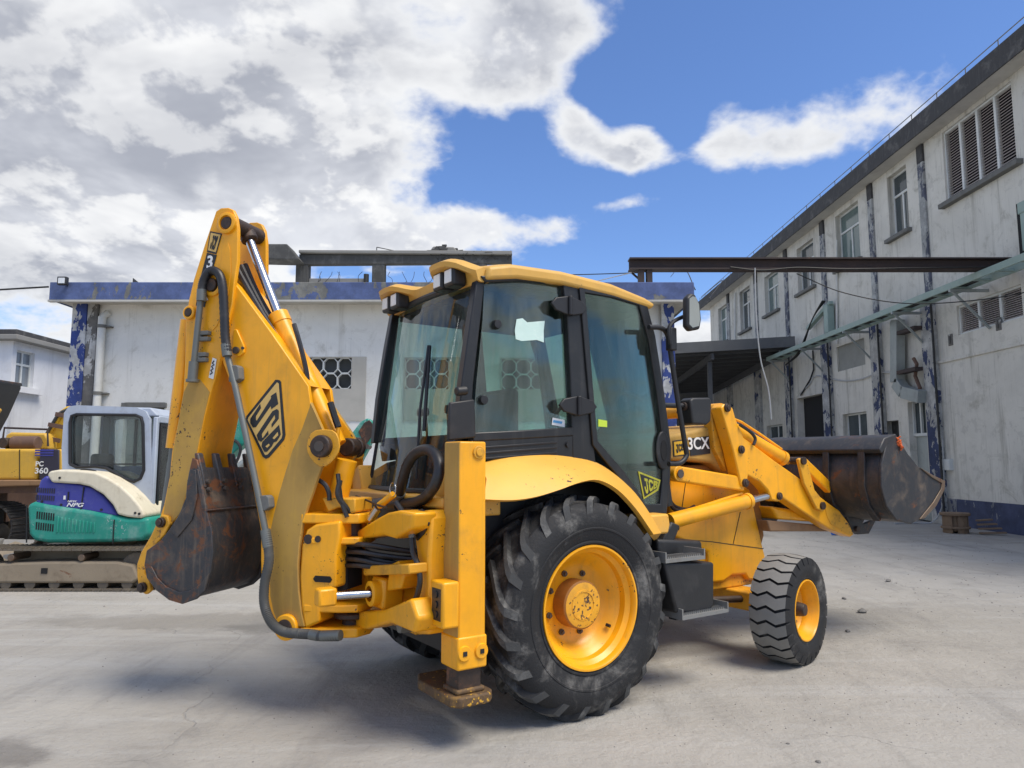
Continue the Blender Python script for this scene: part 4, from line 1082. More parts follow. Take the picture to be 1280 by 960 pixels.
# ---- loader arms
arm = [(1.779,2.100),(1.822,2.136),(1.885,2.139),(1.936,2.100),(1.973,2.003),(2.068,1.852),(2.477,1.657),(2.958,1.441),(3.042,1.372),(3.254,1.268),(3.474,1.169),(3.603,1.055),(3.696,0.922),(3.645,0.905),(3.299,1.001),(3.023,1.119),(2.584,1.318),(2.535,1.283),(2.426,1.301),(2.380,1.387),(2.272,1.467),(2.110,1.525),(2.095,1.456),(2.050,1.422),(2.008,1.444),(1.918,1.746)]
def pin(mb, p, v0, v1, r, n=18): mb.cyl((p[0], v0, p[1]), (p[0], v1, p[1]), r, n)
for sgn in (1, -1):
    mb = MB(); mb.prism(arm, fv, sgn * -.68, sgn * -.56)
    ar = part(mb, 'loader_arm', 'yellow', bevel=.012, label=None if sgn > 0 else 'far loader arm')
    ws = [(3.225,1.224),(3.473,1.153),(3.602,1.047),(3.689,0.926),(3.605,0.931),(3.316,1.046),(3.256,1.124)]
    mb = MB(); mb.prism(ws, fv, sgn * -.684, sgn * -.681); part(mb, 'worn_patch', 'yellow_worn', ar)
    for p, r in zip([(1.851,2.103),(2.019,1.747),(2.057,1.460),(2.527,1.334),(3.185,1.225)], (.036, .036, .036, .034, .034)):
        mb = MB(); pin(mb, p, sgn * -.67, sgn * -.70, r); pin(mb, p, sgn * -.70, sgn * -.708, r * .6); part(mb, 'pin', 'grease', ar, bevel=.004)
    # crowd cylinder lying along the top edge
    c = [(1.929,1.960),(2.680,1.687),(2.799,1.643),(2.923,1.643)]
    P0, P1, P2, P3 = [(x, sgn * -.60, z) for x, z in c]
    mb = MB(); mb.cyl(P0, P1, .062, 24); mb.lathe([(.062, 0), (.07, .0), (.07, .05), (.045, .06)], P1, Vector(P1) - Vector(P0), 24); cy = part(mb, 'crowd_cylinder', 'yellow', ang=40)
    mb = MB(); mb.cyl(P1, P2, .03, 16); part(mb, 'rod', 'chrome', cy)
    tp = [(1.964,2.024),(2.146,1.981),(2.432,1.866),(2.708,1.746)]
    mb = MB(); mb.tube([(x, sgn * -.60, z + .012) for x, z in tp], .012, 8); part(mb, 'feed_pipe', 'yellow', cy)
    mb = MB(); hh = [(1.995,1.960),(2.133,1.901),(2.196,1.846),(2.171,1.790)]
    mb.tube(smooth_path([(x, sgn * -.70, z) for x, z in hh], 5), .014, 8); part(mb, 'hose', 'hose', cy)
    # tipping linkage
    lk = [(2.791,1.665),(2.866,1.687),(2.926,1.643),(3.020,1.381),(3.189,1.242),(3.145,1.176),(3.044,1.202),(2.861,1.443)]
    mb = MB(); mb.prism(lk, fv, sgn * -.72, sgn * -.685); l1 = part(mb, 'tipping_lever', 'yellow_worn', bevel=.008)
    for p in [(2.851,1.650),(3.123,1.229)]:
        mb = MB(); pin(mb, p, sgn * -.55, sgn * -.74, .036); part(mb, 'pin', 'grease', l1)
    k = [(2.982,1.635),(3.551,1.296)]
    mb = MB(); mb.obox((k[0][0], sgn * -.62, k[0][1]), (k[1][0], sgn * -.62, k[1][1]), .07, .10); part(mb, 'tipping_link', 'yellow', bevel=.012)
    # lift cylinder
    c = [(1.155,1.169),(2.112,1.296),(2.450,1.342)]
    P0, P1, P2 = [(x, sgn * -.64, z) for x, z in c]
    mb = MB(); mb.cyl(P0, P1, .063, 24); mb.lathe([(.063, 0), (.07, 0), (.07, .04), (.04, .045)], P1, Vector(P1) - Vector(P0), 24); cy = part(mb, 'lift_cylinder', 'yellow', ang=40)
    mb = MB(); mb.cyl(P1, P2, .032, 32); part(mb, 'rod', 'chrome', cy)
    mb = MB(); mb.tube([(P0[0] + .1, sgn * -.64, P0[2] + .055), (P1[0] - .05, sgn * -.64, P1[2] + .072)], .013, 8); part(mb, 'feed_pipe', 'yellow', cy)
    # loader frame bar from cab to the arm pivot
    c = [(1.253,1.547),(2.081,1.448)]
    mb = MB(); mb.obox((c[0][0], sgn * -.62, c[0][1]), (c[1][0], sgn * -.62, c[1][1]), .09, .125); br = part(mb, 'frame_bar', 'yellow', bevel=.015)
    mb = MB(); pin(mb, c[0], sgn * -.58, sgn * -.675, .062); pin(mb, c[0], sgn * -.675, sgn * -.685, .03); part(mb, 'pivot', 'yellow', br, bevel=.006)
    mb = MB(); pin(mb, c[0], sgn * -.685, sgn * -.692, .035); part(mb, 'pivot_bolt', 'steel_bolt', br)
mb = MB(); a = [(1.848,2.096)][0]; mb.tube([(a[0] + .03, -.6, a[1]), (a[0] + .03, .6, a[1])], .055, 18); part(mb, 'top_cross_tube', 'yellow')
mb = MB(); mb.prism([(1.800,2.095),(1.990,2.103),(2.093,1.764),(1.985,1.552),(1.837,1.761)], fv, -.55, -.45); part(mb, 'tower_plate', 'yellow_worn', bevel=.01)
mb = MB(); mb.prism([(2.602,1.233),(3.272,1.147),(3.371,1.049),(2.690,1.111)], fv, -.55, .55); part(mb, 'lower_cross_tube', 'yellow', bevel=.03, segs=4)
mb = MB(); mb.prism([(2.525,1.111),(3.343,1.027),(3.665,0.947),(2.565,1.006)], fv, -.55, .55); part(mb, 'belly_plate', 'rust_plate', bevel=.012)
mb = MB(); mb.tube(smooth_path([(x, -.52, z) for x, z in [(1.252,1.395),(1.342,1.282),(1.494,1.243),(1.592,1.266)]], 5), .017, 8); part(mb, 'hydraulic_hose', 'hose')
mb = MB(); mb.tube(smooth_path([(x, -.54, z) for x, z in [(1.250,1.350),(1.322,1.256),(1.435,1.239),(1.573,1.260)]], 5), .017, 8); part(mb, 'hydraulic_hose', 'hose')

# ---- loader bucket
BV = 1.17
outer = [(3.66, 1.885), (3.50, 1.80), (3.40, 1.62), (3.37, 1.42), (3.44, 1.24), (3.60, 1.11), (3.85, 1.065), (4.10, 1.10), (4.32, 1.21), (4.545, 1.435)]
inner = [(4.535, 1.455), (4.30, 1.235), (4.09, 1.125), (3.85, 1.092), (3.615, 1.135), (3.463, 1.255), (3.395, 1.42), (3.425, 1.61), (3.52, 1.78), (3.665, 1.862)]
mb = MB(); mb.prism(outer + inner, fv, -BV + .03, BV - .03); lbk = part(mb, 'loader_bucket', ['loader_steel'], bevel=.006, label='wide blackened steel loader bucket rolled back')
side = [(3.655, 1.905)] + [(3.690,1.875),(3.862,1.718),(4.057,1.588),(4.313,1.509),(4.548,1.450),(4.520,1.363),(4.338,1.211),(4.089,1.098),(3.951,1.081)] + [(3.85, 1.055), (3.595, 1.10), (3.43, 1.235), (3.36, 1.42), (3.39, 1.625), (3.49, 1.81)]
for s in (-1, 1):
    mb = MB(); mb.prism(side, fv, s * (BV - .03), s * BV); part(mb, 'side_plate', 'loader_side', lbk, bevel=.008)
    e = [(4.047,1.588),(4.302,1.509),(4.537,1.450),(4.509,1.363),(4.328,1.212),(4.079,1.098),(3.988,1.095),(4.268,1.245),(4.445,1.373),(4.469,1.428),(4.283,1.485)]
    mb = MB(); mb.prism(e, fv, s * BV, s * (BV + .012)); part(mb, 'side_cutter', 'worn_edge', lbk, bevel=.004)
mb = MB(); mb.prism([(3.655, 1.90), (3.46, 1.86), (3.36, 1.755), (3.40, 1.715), (3.50, 1.79), (3.66, 1.88)], fv, -BV, BV); part(mb, 'top_beam', 'loader_steel', lbk, bevel=.01)
for v in (-.98, -.62, -.1, .1, .62, .98):
    mb = MB(); mb.prism([(3.38, 1.74), (3.35, 1.42), (3.42, 1.225), (3.59, 1.08), (3.62, 1.11), (3.45, 1.25), (3.385, 1.42), (3.41, 1.62)], fv, v - .035, v + .035); part(mb, 'rib', 'loader_steel', lbk, bevel=.005)
for v in (-.62, -.50, .50, .62):
    mb = MB(); mb.prism([(3.562,1.429),(3.644,1.404),(3.748,1.140),(3.968,1.011),(4.213,1.056),(4.047,0.910),(3.842,0.914),(3.734,0.983),(3.573,1.225)], fv, v - .02, v + .02); mt = part(mb, 'mount_ear', 'loader_steel', lbk, bevel=.006)
mb = MB()
for p in [(3.620,1.294),(3.804,0.971)]: pin(mb, p, -.67, -.45, .03); pin(mb, p, .45, .67, .03)
part(mb, 'mount_pins', 'grease', lbk)
mb = MB(); mb.box(4.40, 4.56, -BV + .03, BV - .03, 1.385, 1.41); part(mb, 'cutting_edge', 'worn_edge', lbk)
rg = MB()
r_ = random.Random(2); pth = []
cc = Vector(bh.matrix_basis @ Vector((3.70, -1.16, 1.86))) if False else Vector((math.cos(R(34.2)) * 3.68 - math.sin(R(34.2)) * -1.17 - .066, math.sin(R(34.2)) * 3.68 + math.cos(R(34.2)) * -1.17 + 5.636, 1.86))
rg.o = cc
for i in range(46): pth.append(cc + Vector((r_.gauss(0, .013) + .0010 * i, r_.gauss(0, .013), .015 - .0026 * i + r_.gauss(0, .01))))
rg.tube(smooth_path(pth, 3), .007, 5)
tag(rg.build('rag', 'orange_rag'), 'frayed bright orange rope tied to the top corner of the loader bucket', 'rope')

# ---- steps and tank on the near side
mb = MB(); mb.prism([(0.697,0.930),(1.233,0.888),(1.219,0.572),(1.146,0.528),(0.815,0.561)], fv, -1.02, -.55); tank = part(mb, 'step_tank', 'black_plastic', bevel=.02, segs=3)
mb = MB(); mb.prism([(0.863,1.063),(1.359,1.020),(1.371,0.870),(0.875,0.908)], fv, -.80, -.46); part(mb, 'battery_box', 'black_plastic', bevel=.025, segs=3)
def tread(u0, u1, v0, v1, w):
    mb = MB(); mb.box(u0, u1, v0, v1, w - .025, w); mb.box(u0, u0 + .012, v0, v1, w, w + .05); mb.box(u1 - .012, u1, v0, v1, w, w + .05)
    nn = int((u1 - u0) / .022)
    for i in range(nn):
        for j in range(2):
            x = u0 + .02 + i * .022; y = v0 + .02 + j * .05
            mb.add([(x, y, w), (x + .014, y, w), (x + .007, y, w + .018), (x, y + .03, w), (x + .014, y + .03, w), (x + .007, y + .03, w + .018)], [[0, 1, 2], [5, 4, 3], [0, 3, 4, 1], [1, 4, 5, 2], [2, 5, 3, 0]])
    return mb
a = [(0.693,0.955),(1.130,0.921)]
part(tread(a[0][0], a[1][0] - .02, -1.04, -.84, a[0][1] - .005), 'step', 'step_grey', label='upper serrated step')
a = [(0.828,0.544),(1.330,0.514)]
lo = part(tread(a[0][0], a[1][0], -1.06, -.86, a[0][1]), 'step', 'step_grey', label='lower serrated step')
mb = MB(); mb.box(a[0][0] + .05, a[1][0] - .06, -.95, -.88, a[0][1] - .05, a[0][1] - .02); mb.box(a[0][0] + .05, a[0][0] + .09, -.90, -.86, a[0][1] - .03, a[0][1] + .2); part(mb, 'step_hanger', 'black_paint', lo)
mb = MB(); mb.prism([(0.934,1.045),(1.043,1.183),(1.139,1.148),(1.054,1.013)], fv, -.78, -.68); part(mb, 'filler_neck', 'black_plastic', bevel=.015)
mb = MB(); mb.prism([(0.611,1.252),(0.883,1.258),(0.898,1.175),(0.878,1.112),(0.762,1.112),(0.680,1.117)], fv, -.90, -.62); part(mb, 'cab_foot', 'yellow_pale', bevel=.015)

# ---- fenders
top = [(-0.668,1.635),(-0.437,1.682),(-0.171,1.699),(0.075,1.684),(0.297,1.650),(0.489,1.568),(0.688,1.429),(0.825,1.264),(0.939,1.091)]
mid = [(-0.805,1.534),(-0.600,1.561),(-0.351,1.573),(-0.120,1.561),(0.087,1.537),(0.268,1.480),(0.438,1.360),(0.552,1.233),(0.659,1.104)]
arch = [(-0.817,1.420),(-0.613,1.409),(-0.430,1.424),(-0.237,1.465),(-0.069,1.508),(0.091,1.521),(0.264,1.453),(0.433,1.317),(0.600,1.132)]
def dense(pts): return [(p[0], p[2]) for p in smooth_path([(a, 0, b) for a, b in pts], 4)]
top, arch = dense(top), dense(arch)
for s in (-1, 1):
    mb = MB(); n = len(top)
    A = [(p[0], s * .72, p[1]) for p in top]
    B = [(p[0] * .5 + q_[0] * .5 , s * .93, (p[1] * .5 + q_[1] * .5) + .012) for p, q_ in zip(top, arch)]
    Cc = [(p[0], s * 1.02, p[1]) for p in arch]
    Dd = [(p[0] - .0, s * .98, p[1] - .012) for p in arch]
    Ee = [(p[0], s * .70, p[1] - .06) for p in top]
    vs = A + B + Cc + Dd + Ee
    fs = []
    for r_ in range(4):
        for i in range(n - 1): fs.append([r_ * n + i, r_ * n + i + 1, (r_ + 1) * n + i + 1, (r_ + 1) * n + i])
    mb.add(vs, fs, 0)
    for i in range(n - 1): mb.m[3 * (n - 1) + i] = 1
    mb.add([A[0], B[0], Cc[0], Dd[0], Ee[0]], [[0, 1, 2, 3, 4]], 0); mb.add([A[-1], B[-1], Cc[-1], Dd[-1], Ee[-1]], [[0, 1, 2, 3, 4]], 0)
    fd = part(mb, 'fender', ['yellow_pale', 'black_paint'], ang=32, label='tan yellow rear fender' if s < 0 else None)
    # dark inner wheel house
    mb = MB(); inn = [(p[0], p[1] - .03) for p in top]
    mb.prism(inn + [(.66, .8), (-.62, .8)], fv, s * .66, s * .58); part(mb, 'wheel_house', 'black_paint', fd)

# ---- cab
CAB = {}
def strip(mb, pts, v0, v1, m=0): mb.prism(pts, fv, v0, v1, m)
for s in (-1, 1):
    cabf = MB()
    a, b = s * .735, s * .665
    strip(cabf, [(-0.681,2.856),(-0.618,2.854),(-0.648,2.587),(-0.702,2.153),(-0.724,1.800),(-0.825,1.788),(-0.793,2.147),(-0.729,2.578)], s * .70, s * .63)
    strip(cabf, [(-0.669,2.880),(-0.328,2.941),(0.027,2.970),(0.192,2.970),(0.191,2.922),(0.026,2.923),(-0.328,2.896),(-0.631,2.841)], a, b)
    strip(cabf, [(0.026,2.947),(0.192,2.946),(0.219,2.684),(0.266,2.212),(0.298,1.790),(0.325,1.598),(0.101,1.627),(0.103,1.827),(0.093,2.201),(0.068,2.667)], a, b)
    strip(cabf, [(-0.724,1.832),(-0.330,1.857),(0.111,1.890),(0.118,1.827),(-0.330,1.797),(-0.723,1.774)], a, b)
    strip(cabf, [(-0.736,1.779),(0.118,1.833),(0.146,1.656),(-0.330,1.688),(-0.710,1.645)], s * .73, s * .68)
    if s < 0: cab = part(cabf, 'cab', 'black_paint', bevel=.008, label='dark framed operator cab')
    else: part(cabf, 'far_frame', 'black_paint', cab, bevel=.008)
# louvre ribs in the panel below the rear side window
for k in range(3):
    a = [(-0.659,1.769),(0.082,1.814)]
    mb = MB(); z = -.035 - .036 * k
    mb.obox((a[0][0], -.732, a[0][1] + z), (a[1][0] - .12, -.732, a[1][1] + z), .012, .014, up=(0, 0, 1))
    part(mb, 'vent_rib', 'seal', cab, bevel=.003)
mb = MB(); a = [(0.060,1.763)][0]; mb.cyl((a[0], -.73, a[1]), (a[0], -.745, a[1]), .02, 12); part(mb, 'panel_knob', 'seal', cab)
# door: frame ring
outer_d = [(0.166,2.934),(0.495,2.931),(0.840,2.914),(0.937,2.630),(1.021,2.190),(1.087,1.750),(1.058,1.439),(1.017,1.243),(0.744,1.260),(0.648,1.388),(0.523,1.532),(0.369,1.673),(0.278,1.765),(0.239,2.206),(0.193,2.675)]
inner_d = [(0.219,2.881),(0.494,2.881),(0.769,2.854),(0.865,2.591),(0.941,2.186),(0.999,1.774),(0.981,1.502),(0.949,1.319),(0.796,1.318),(0.699,1.446),(0.572,1.579),(0.416,1.714),(0.325,1.795),(0.285,2.209),(0.246,2.651)]
n = len(outer_d)
for s in (-1, 1):
    mb = MB()
    vo_ = [fv(p, s * .752) for p in outer_d]; vi = [fv(p, s * .752) for p in inner_d]
    vo2 = [fv(p, s * .715) for p in outer_d]; vi2 = [fv(p, s * .715) for p in inner_d]
    fs = []
    for i in range(n):
        j = (i + 1) % n
        fs += [[i, j, n + j, n + i], [n + i, n + j, 3 * n + j, 3 * n + i], [i, 2 * n + i, 2 * n + j, j], [2 * n + i, 3 * n + i, 3 * n + j, 2 * n + j]]
    mb.add(vo_ + vi + vo2 + vi2, fs)
    part(mb, 'door', 'black_paint', cab, bevel=.006)
for s in (-1, 1):
    mb = MB(); mb.prism(inner_d, fv, s * .733, s * .737); part(mb, 'door_pane', 'door_glass', cab)
    q_ = [(-0.618,2.853),(-0.314,2.913),(0.057,2.949),(0.091,2.673),(0.116,2.204),(0.127,1.880),(-0.316,1.847),(-0.706,1.822),(-0.677,2.156),(-0.630,2.592)]
    mb = MB(); mb.prism(q_, fv, s * .690, s * .694); part(mb, 'side_pane', 'cab_glass', cab)
# rear corner posts, sloping, and the curved rear window
def rearp(t, h): # t -1..1 across, h 0 bottom .. 1 top
    w = 1.44 + (2.87 - 1.44) * h
    u = -.845 + .225 * h - .07 * (1 - t * t)
    return (u, .645 * t * (1 + .02 * h), w)
mb = MB(); nx, nz = 14, 8
for j in range(nz + 1):
    for i in range(nx + 1): mb.v.append(rearp(-1 + 2 * i / nx, j / nz))
for j in range(nz):
    for i in range(nx):
        k = j * (nx + 1) + i; mb.f.append([k, k + 1, k + nx + 2, k + nx + 1]); mb.m.append(0)
part(mb, 'rear_pane', 'cab_glass', cab)
mb = MB()
for s in (-1, 1): mb.tube([rearp(s, h / 8) for h in range(9)], .024 if s < 0 else .014, 8)
mb.tube([rearp(-1 + i / 6, 0) for i in range(13)], .024, 8); mb.tube([rearp(-1 + i / 6, 1) for i in range(13)], .026, 8)
part(mb, 'rear_window_seal', 'seal', cab)
# front window and posts
mb = MB()
ft = [(0.852,2.884)][0]; fbm = [(1.106,1.593)][0]
for s in (-1, 1): mb.obox((ft[0], s * .68, ft[1]), (fbm[0], s * .68, fbm[1] - .3), .06, .06)
mb.obox((ft[0], -.68, ft[1]), (ft[0], .68, ft[1]), .06, .06); mb.obox((fbm[0], -.68, fbm[1] - .0), (fbm[0], .68, fbm[1] - .0), .05, .05)
part(mb, 'front_posts', 'black_paint', cab, bevel=.008)
mb = MB(); mb.add([(ft[0], -.66, ft[1]), (ft[0], .66, ft[1]), (fbm[0], .66, fbm[1]), (fbm[0], -.66, fbm[1])], [[0, 1, 2, 3]]); part(mb, 'windscreen', 'clear_glass', cab)
# roof
rp = [(-.66, 2.87), (-.64, 3.0), (-.45, 3.045), (0, 3.06), (.5, 3.035), (.85, 2.975), (.97, 2.90), (.93, 2.855), (.5, 2.905), (0, 2.93), (-.4, 2.915), (-.6, 2.88)]
mb = MB()
vs = []
nr = 9
for j in range(nr):
    t = -1 + 2 * j / (nr - 1)
    v = .76 * math.copysign(abs(t) ** .8, t)
    dz = -.055 * abs(t) ** 3; sh_ = .05 * abs(t) ** 4
    for (u, w) in rp: vs.append((u * (1 - .03 * abs(t) ** 4), v, w + (dz if w > 2.93 else dz * .3)))
n = len(rp); fs = []
for j in range(nr - 1):
    for i in range(n): fs.append([j * n + i, j * n + (i + 1) % n, (j + 1) * n + (i + 1) % n, (j + 1) * n + i])
fs.append(list(range(n))[::-1]); fs.append([(nr - 1) * n + i for i in range(n)])
mb.add(vs, fs); roof = part(mb, 'roof', 'roof_tan', cab, bevel=.025, segs=3, ang=50)
mb = MB(); mb.box(-.6, .9, -.66, .66, 2.80, 2.868); part(mb, 'head_lining', 'floor_black', cab)
# visor with a hump over each pair of work lamps
def visor(v):
    h = 0
    for c_ in (-.42, .45): h += math.exp(-((v - c_) / .21) ** 4)
    return min(1, h)
mb = MB(); nv = 36; vs = []
for i in range(nv + 1):
    v = -.72 + 1.44 * i / nv; h = visor(v)
    zt = 2.975 + .055 * h - .02 * abs(v); ul = -.70 - .15 * h
    wt_ = 3.005 - .085 * max(0, (abs(v) - .5) / .22) ** 2; zt -= .03 * max(0, (abs(v) - .6) / .12)
    vs += [(-.60, v, wt_), (ul + .06, v, zt + .012), (ul, v, zt - .015), (ul + .012, v, zt - .05), (-.685 - .01 * h, v, zt - .075), (-.665, v, 2.845), (-.60, v, 2.845)]
fs = []
for i in range(nv):
    for k in range(6): fs.append([i * 7 + k, i * 7 + k + 1, (i + 1) * 7 + k + 1, (i + 1) * 7 + k])
fs.append(list(range(7))); fs.append([nv * 7 + k for k in range(7)][::-1])
mb.add(vs, fs); part(mb, 'rear_visor', 'roof_tan', cab, ang=45)
mb = MB()
for v in (-.50, -.34, .38, .54):
    mb2 = MB(); z = 2.915; u = -.79
    mb2.box(u, u + .11, v - .068, v + .068, z - .075, z + .06); wl = part(mb2, 'work_lamp', 'black_plastic', bevel=.018, segs=3)
    mb2 = MB(); mb2.box(u - .006, u + .002, v - .047, v + .047, z - .052, z + .04); part(mb2, 'lens', 'lamp_lens', wl, bevel=.004)
    mb2 = MB(); mb2.box(u + .11, u + .14, v - .02, v + .02, z - .02, z + .03); part(mb2, 'bracket', 'seal', wl)
# hinges
for p, q_ in (([(-0.108,2.741),(0.223,2.776)], 0), ([(-0.043,2.035),(0.304,2.044)], 0)):
    (a0, z0), (a1, z1) = p; zc = (z0 + z1) / 2; c_ = (a0 + a1) / 2
    mb = MB(); k = (a1 - a0) / 2
    mb.prism([(c_ - k, zc), (c_ - k * .75, zc + .045), (c_ - .02, zc + .068), (c_ + .02, zc + .068), (c_ + k * .75, zc + .045), (c_ + k, zc), (c_ + k * .75, zc - .045), (c_ + .02, zc - .068), (c_ - .02, zc - .068), (c_ - k * .75, zc - .045)], fv, -.775, -.752)
    mb.cyl((c_, -.78, zc - .07), (c_, -.78, zc + .07), .018, 12)
    part(mb, 'hinge', 'seal', cab, bevel=.006)
# black handle plate at the rear corner above the near stabiliser
mb = MB(); mb.prism([(-0.920,2.017),(-0.737,2.046),(-0.724,1.799),(-0.929,1.775)], fv, -.775, -.745); mb.cyl((-.87, -.76, 2.09), (-.79, -.76, 2.10), .03, 12); part(mb, 'rear_cover_plate', 'black_plastic', cab, bevel=.01)
# wiper
mb = MB(); pts = [rearp(-.55 + .0 * i, .0 + .055 * i) for i in range(10)]
w0 = Vector(rearp(-.48, .06)) + Vector((-.03, 0, 0)); w1 = Vector(rearp(-.30, .72)) + Vector((-.03, 0, 0))
mb.tube([w0, w0.lerp(w1, .5) + Vector((-.02, .0, 0)), w1], .010, 6); mb.tube([w0.lerp(w1, .35) + Vector((.01, -.03, 0)), w1 + Vector((.01, 0, .0))], .013, 6); part(mb, 'wiper', 'seal', cab)
# glass furniture seen on the panes
for p in [(-0.527,2.568),(-0.633,2.050)]:
    mb = MB(); mb.lathe([(.0, -.03), (.028, -.028), (.034, 0), (.026, .02), (0, .02)], (p[0], -.70, p[1]), (0, 1, 0), 14); part(mb, 'window_catch', 'seal', cab)
mb = MB(); a = [(-0.356,2.626),(-0.113,2.641),(-0.122,2.485),(-0.363,2.485)]; mb.prism([a[0], (a[0][0] + .05, a[0][1] + .012), (a[0][0] + .09, a[0][1] - .012), a[1], (a[1][0] - .01, a[1][1] - .07), a[2], (a[2][0] - .06, a[2][1] + .012), (a[3][0] + .05, a[3][1] - .008), a[3], (a[3][0] - .008, a[3][1] + .06)], fv, -.699, -.6955); part(mb, 'torn_sticker', 'paper_torn', cab)
mb = MB(); mb.prism([(-0.047,1.954),(0.061,1.940),(0.060,1.889),(-0.055,1.903)], fv, -.699, -.6955); st_ = part(mb, 'sticker', 'decal_white', cab)
mb = MB(); mb.prism([(-0.040,1.937),(0.039,1.928),(0.031,1.911),(-0.047,1.920)], fv, -.701, -.6992); part(mb, 'print', 'decal_blue', st_)
mb = MB(); mb.prism([(0.341,1.953),(0.426,1.944),(0.425,1.897),(0.340,1.900)], fv, -.742, -.738); part(mb, 'sticker', 'decal_lime', cab)
jd = [(0.732,1.572),(0.968,1.502),(0.940,1.423),(0.784,1.360)]
mb = MB(); mb.prism(jd, fv, -.742, -.7385); dj = part(mb, 'door_decal', 'decal_faded', cab)
ji = [(0.748,1.553),(0.946,1.493),(0.923,1.436),(0.793,1.378)]
mb = MB(); mb.prism(ji, fv, -.744, -.7422); part(mb, 'decal', 'black_paint', dj)
q_ = [(0.802,1.396),(0.923,1.445),(0.942,1.490),(0.772,1.523)]
block_word('JCB', 'decal_faded', dj, [(p[0], -.7425, p[1]) for p in q_], .003, (0, -1, 0))
mb = MB(); mb.lathe([(.0, -.02), (.03, -.02), (.045, 0), (.05, .02)], ([(1.006,1.731)][0][0], -.755, [(1.006,1.731)][0][1]), (0, 1, 0), 20)
a = [(0.990,1.731)][0]
mb = MB(); mb.prism([(a[0] + .075 * math.cos(t * .3927), a[1] + .15 * math.sin(t * .3927)) for t in range(16)], fv, -.762, -.742); lk_ = part(mb, 'door_lock_plate', 'black_plastic', cab, bevel=.008)
mb = MB(); mb.prism([(a[0] + .035 * math.cos(t * .3927), a[1] + .08 * math.sin(t * .3927)) for t in range(16)], fv, -.766, -.762); part(mb, 'handle', 'dark_void', lk_)
mb = MB(); p = [(0.813,2.070)][0]; mb.lathe([(0, -.03), (.03, -.025), (.042, 0), (.03, .03), (0, .03)], (p[0], -.70, p[1]), (0, 1, 0), 14); part(mb, 'window_catch', 'seal', cab)
# interior
mb = MB(); mb.box(-.55, .98, -.62, .62, 1.15, 1.35); part(mb, 'cab_floor', 'floor_black', cab)
mb = MB(); mb.box(-.10, .38, -.26, .26, 1.55, 1.72); mb.box(-.12, -.02, -.26, .26, 1.7, 2.2); mb.box(.0, .28, -.18, .18, 1.35, 1.55); part(mb, 'seat', 'seat_cloth', cab, bevel=.04, segs=3)
mb = MB(); mb.box(.72, .95, -.42, .42, 1.35, 1.78); part(mb, 'dashboard', 'seat_cloth', cab, bevel=.04)
mb = MB(); mb.tube([(.78, 0, 1.6), (.62, 0, 1.95)], .05, 12); tor = [(.62 + .09 * math.cos(2 * math.pi * i / 24) * .5, .19 * math.sin(2 * math.pi * i / 24), 1.96 + .17 * math.cos(2 * math.pi * i / 24)) for i in range(25)]
mb.tube(tor, .016, 8, cap=False); part(mb, 'steering_wheel', 'seat_cloth', cab)
for v in (-.22, .22):
    mb = MB(); mb.box(-.66, -.46, v - .12, v + .12, 1.4, 1.72); part(mb, 'lever_console', 'seat_cloth', cab, bevel=.03)
    for d_ in (-.05, .05):
        mb = MB(); mb.tube([(-.58, v + d_, 1.7), (-.60, v + d_, 2.0)], .009, 6); mb.lathe([(0, -.035), (.022, -.025), (.026, 0), (.02, .03), (0, .035)], (-.60, v + d_, 2.02), (0, 0, 1), 10); part(mb, 'lever', 'seal', cab)
mb = MB(); mb.prism([(-.62, 1.40), (.98, 1.36), (1.05, 1.62), (.5, 1.78), (.1, 1.80), (-.62, 1.83)], fv, .60, .655); part(mb, 'far_side_panel', 'seat_cloth', cab)
mb = MB(); mb.tube([(.1, .58, 1.8), (-.05, .50, 2.86)], .05, 10); part(mb, 'far_post', 'seat_cloth', cab)
# mirror and its bracket on the near front corner
mb = MB(); c_ = Vector((1.05, -1.02, 2.80))
a = [(1.039,2.906),(1.086,2.944),(1.131,2.944),(1.183,2.874),(1.196,2.748),(1.175,2.669),(1.074,2.646),(1.030,2.679)]
mb.prism(a, fv, -1.0, -.94); mr = part(mb, 'side_mirror', 'black_plastic', bevel=.018, segs=3, label='large black wing mirror on a tall tube bracket')
mb = MB(); a2 = [(1.057,2.896),(1.094,2.920),(1.130,2.918),(1.164,2.865),(1.173,2.745),(1.157,2.693),(1.084,2.672),(1.049,2.694)]; mb.prism(a2, fv, -1.003, -1.0005); part(mb, 'mirror_glass', 'mirror_glass', mr)
bt = smooth_path([(x, -.86, z) for x, z in [(0.756,2.663),(0.885,2.670),(0.954,2.627),(0.985,2.491),(1.052,2.120),(1.128,1.749),(1.134,1.687),(1.061,1.632),(0.938,1.626)]], 5)
mb = MB(); mb.tube(bt, .020, 10); part(mb, 'grab_bar', 'seal', cab)
bt = smooth_path([(x, -.90, z) for x, z in [(0.944,2.545),(0.930,2.656),(0.986,2.725),(1.132,2.792)]], 5)
mb = MB(); mb.tube(bt, .016, 8); part(mb, 'mirror_arm', 'seal', mr)
mb = MB(); p = [(0.976,2.588)][0]; mb.box(p[0] - .035, p[0] + .035, -.91, -.85, p[1] - .09, p[1] + .09); part(mb, 'clamp', 'seal', mr, bevel=.01)
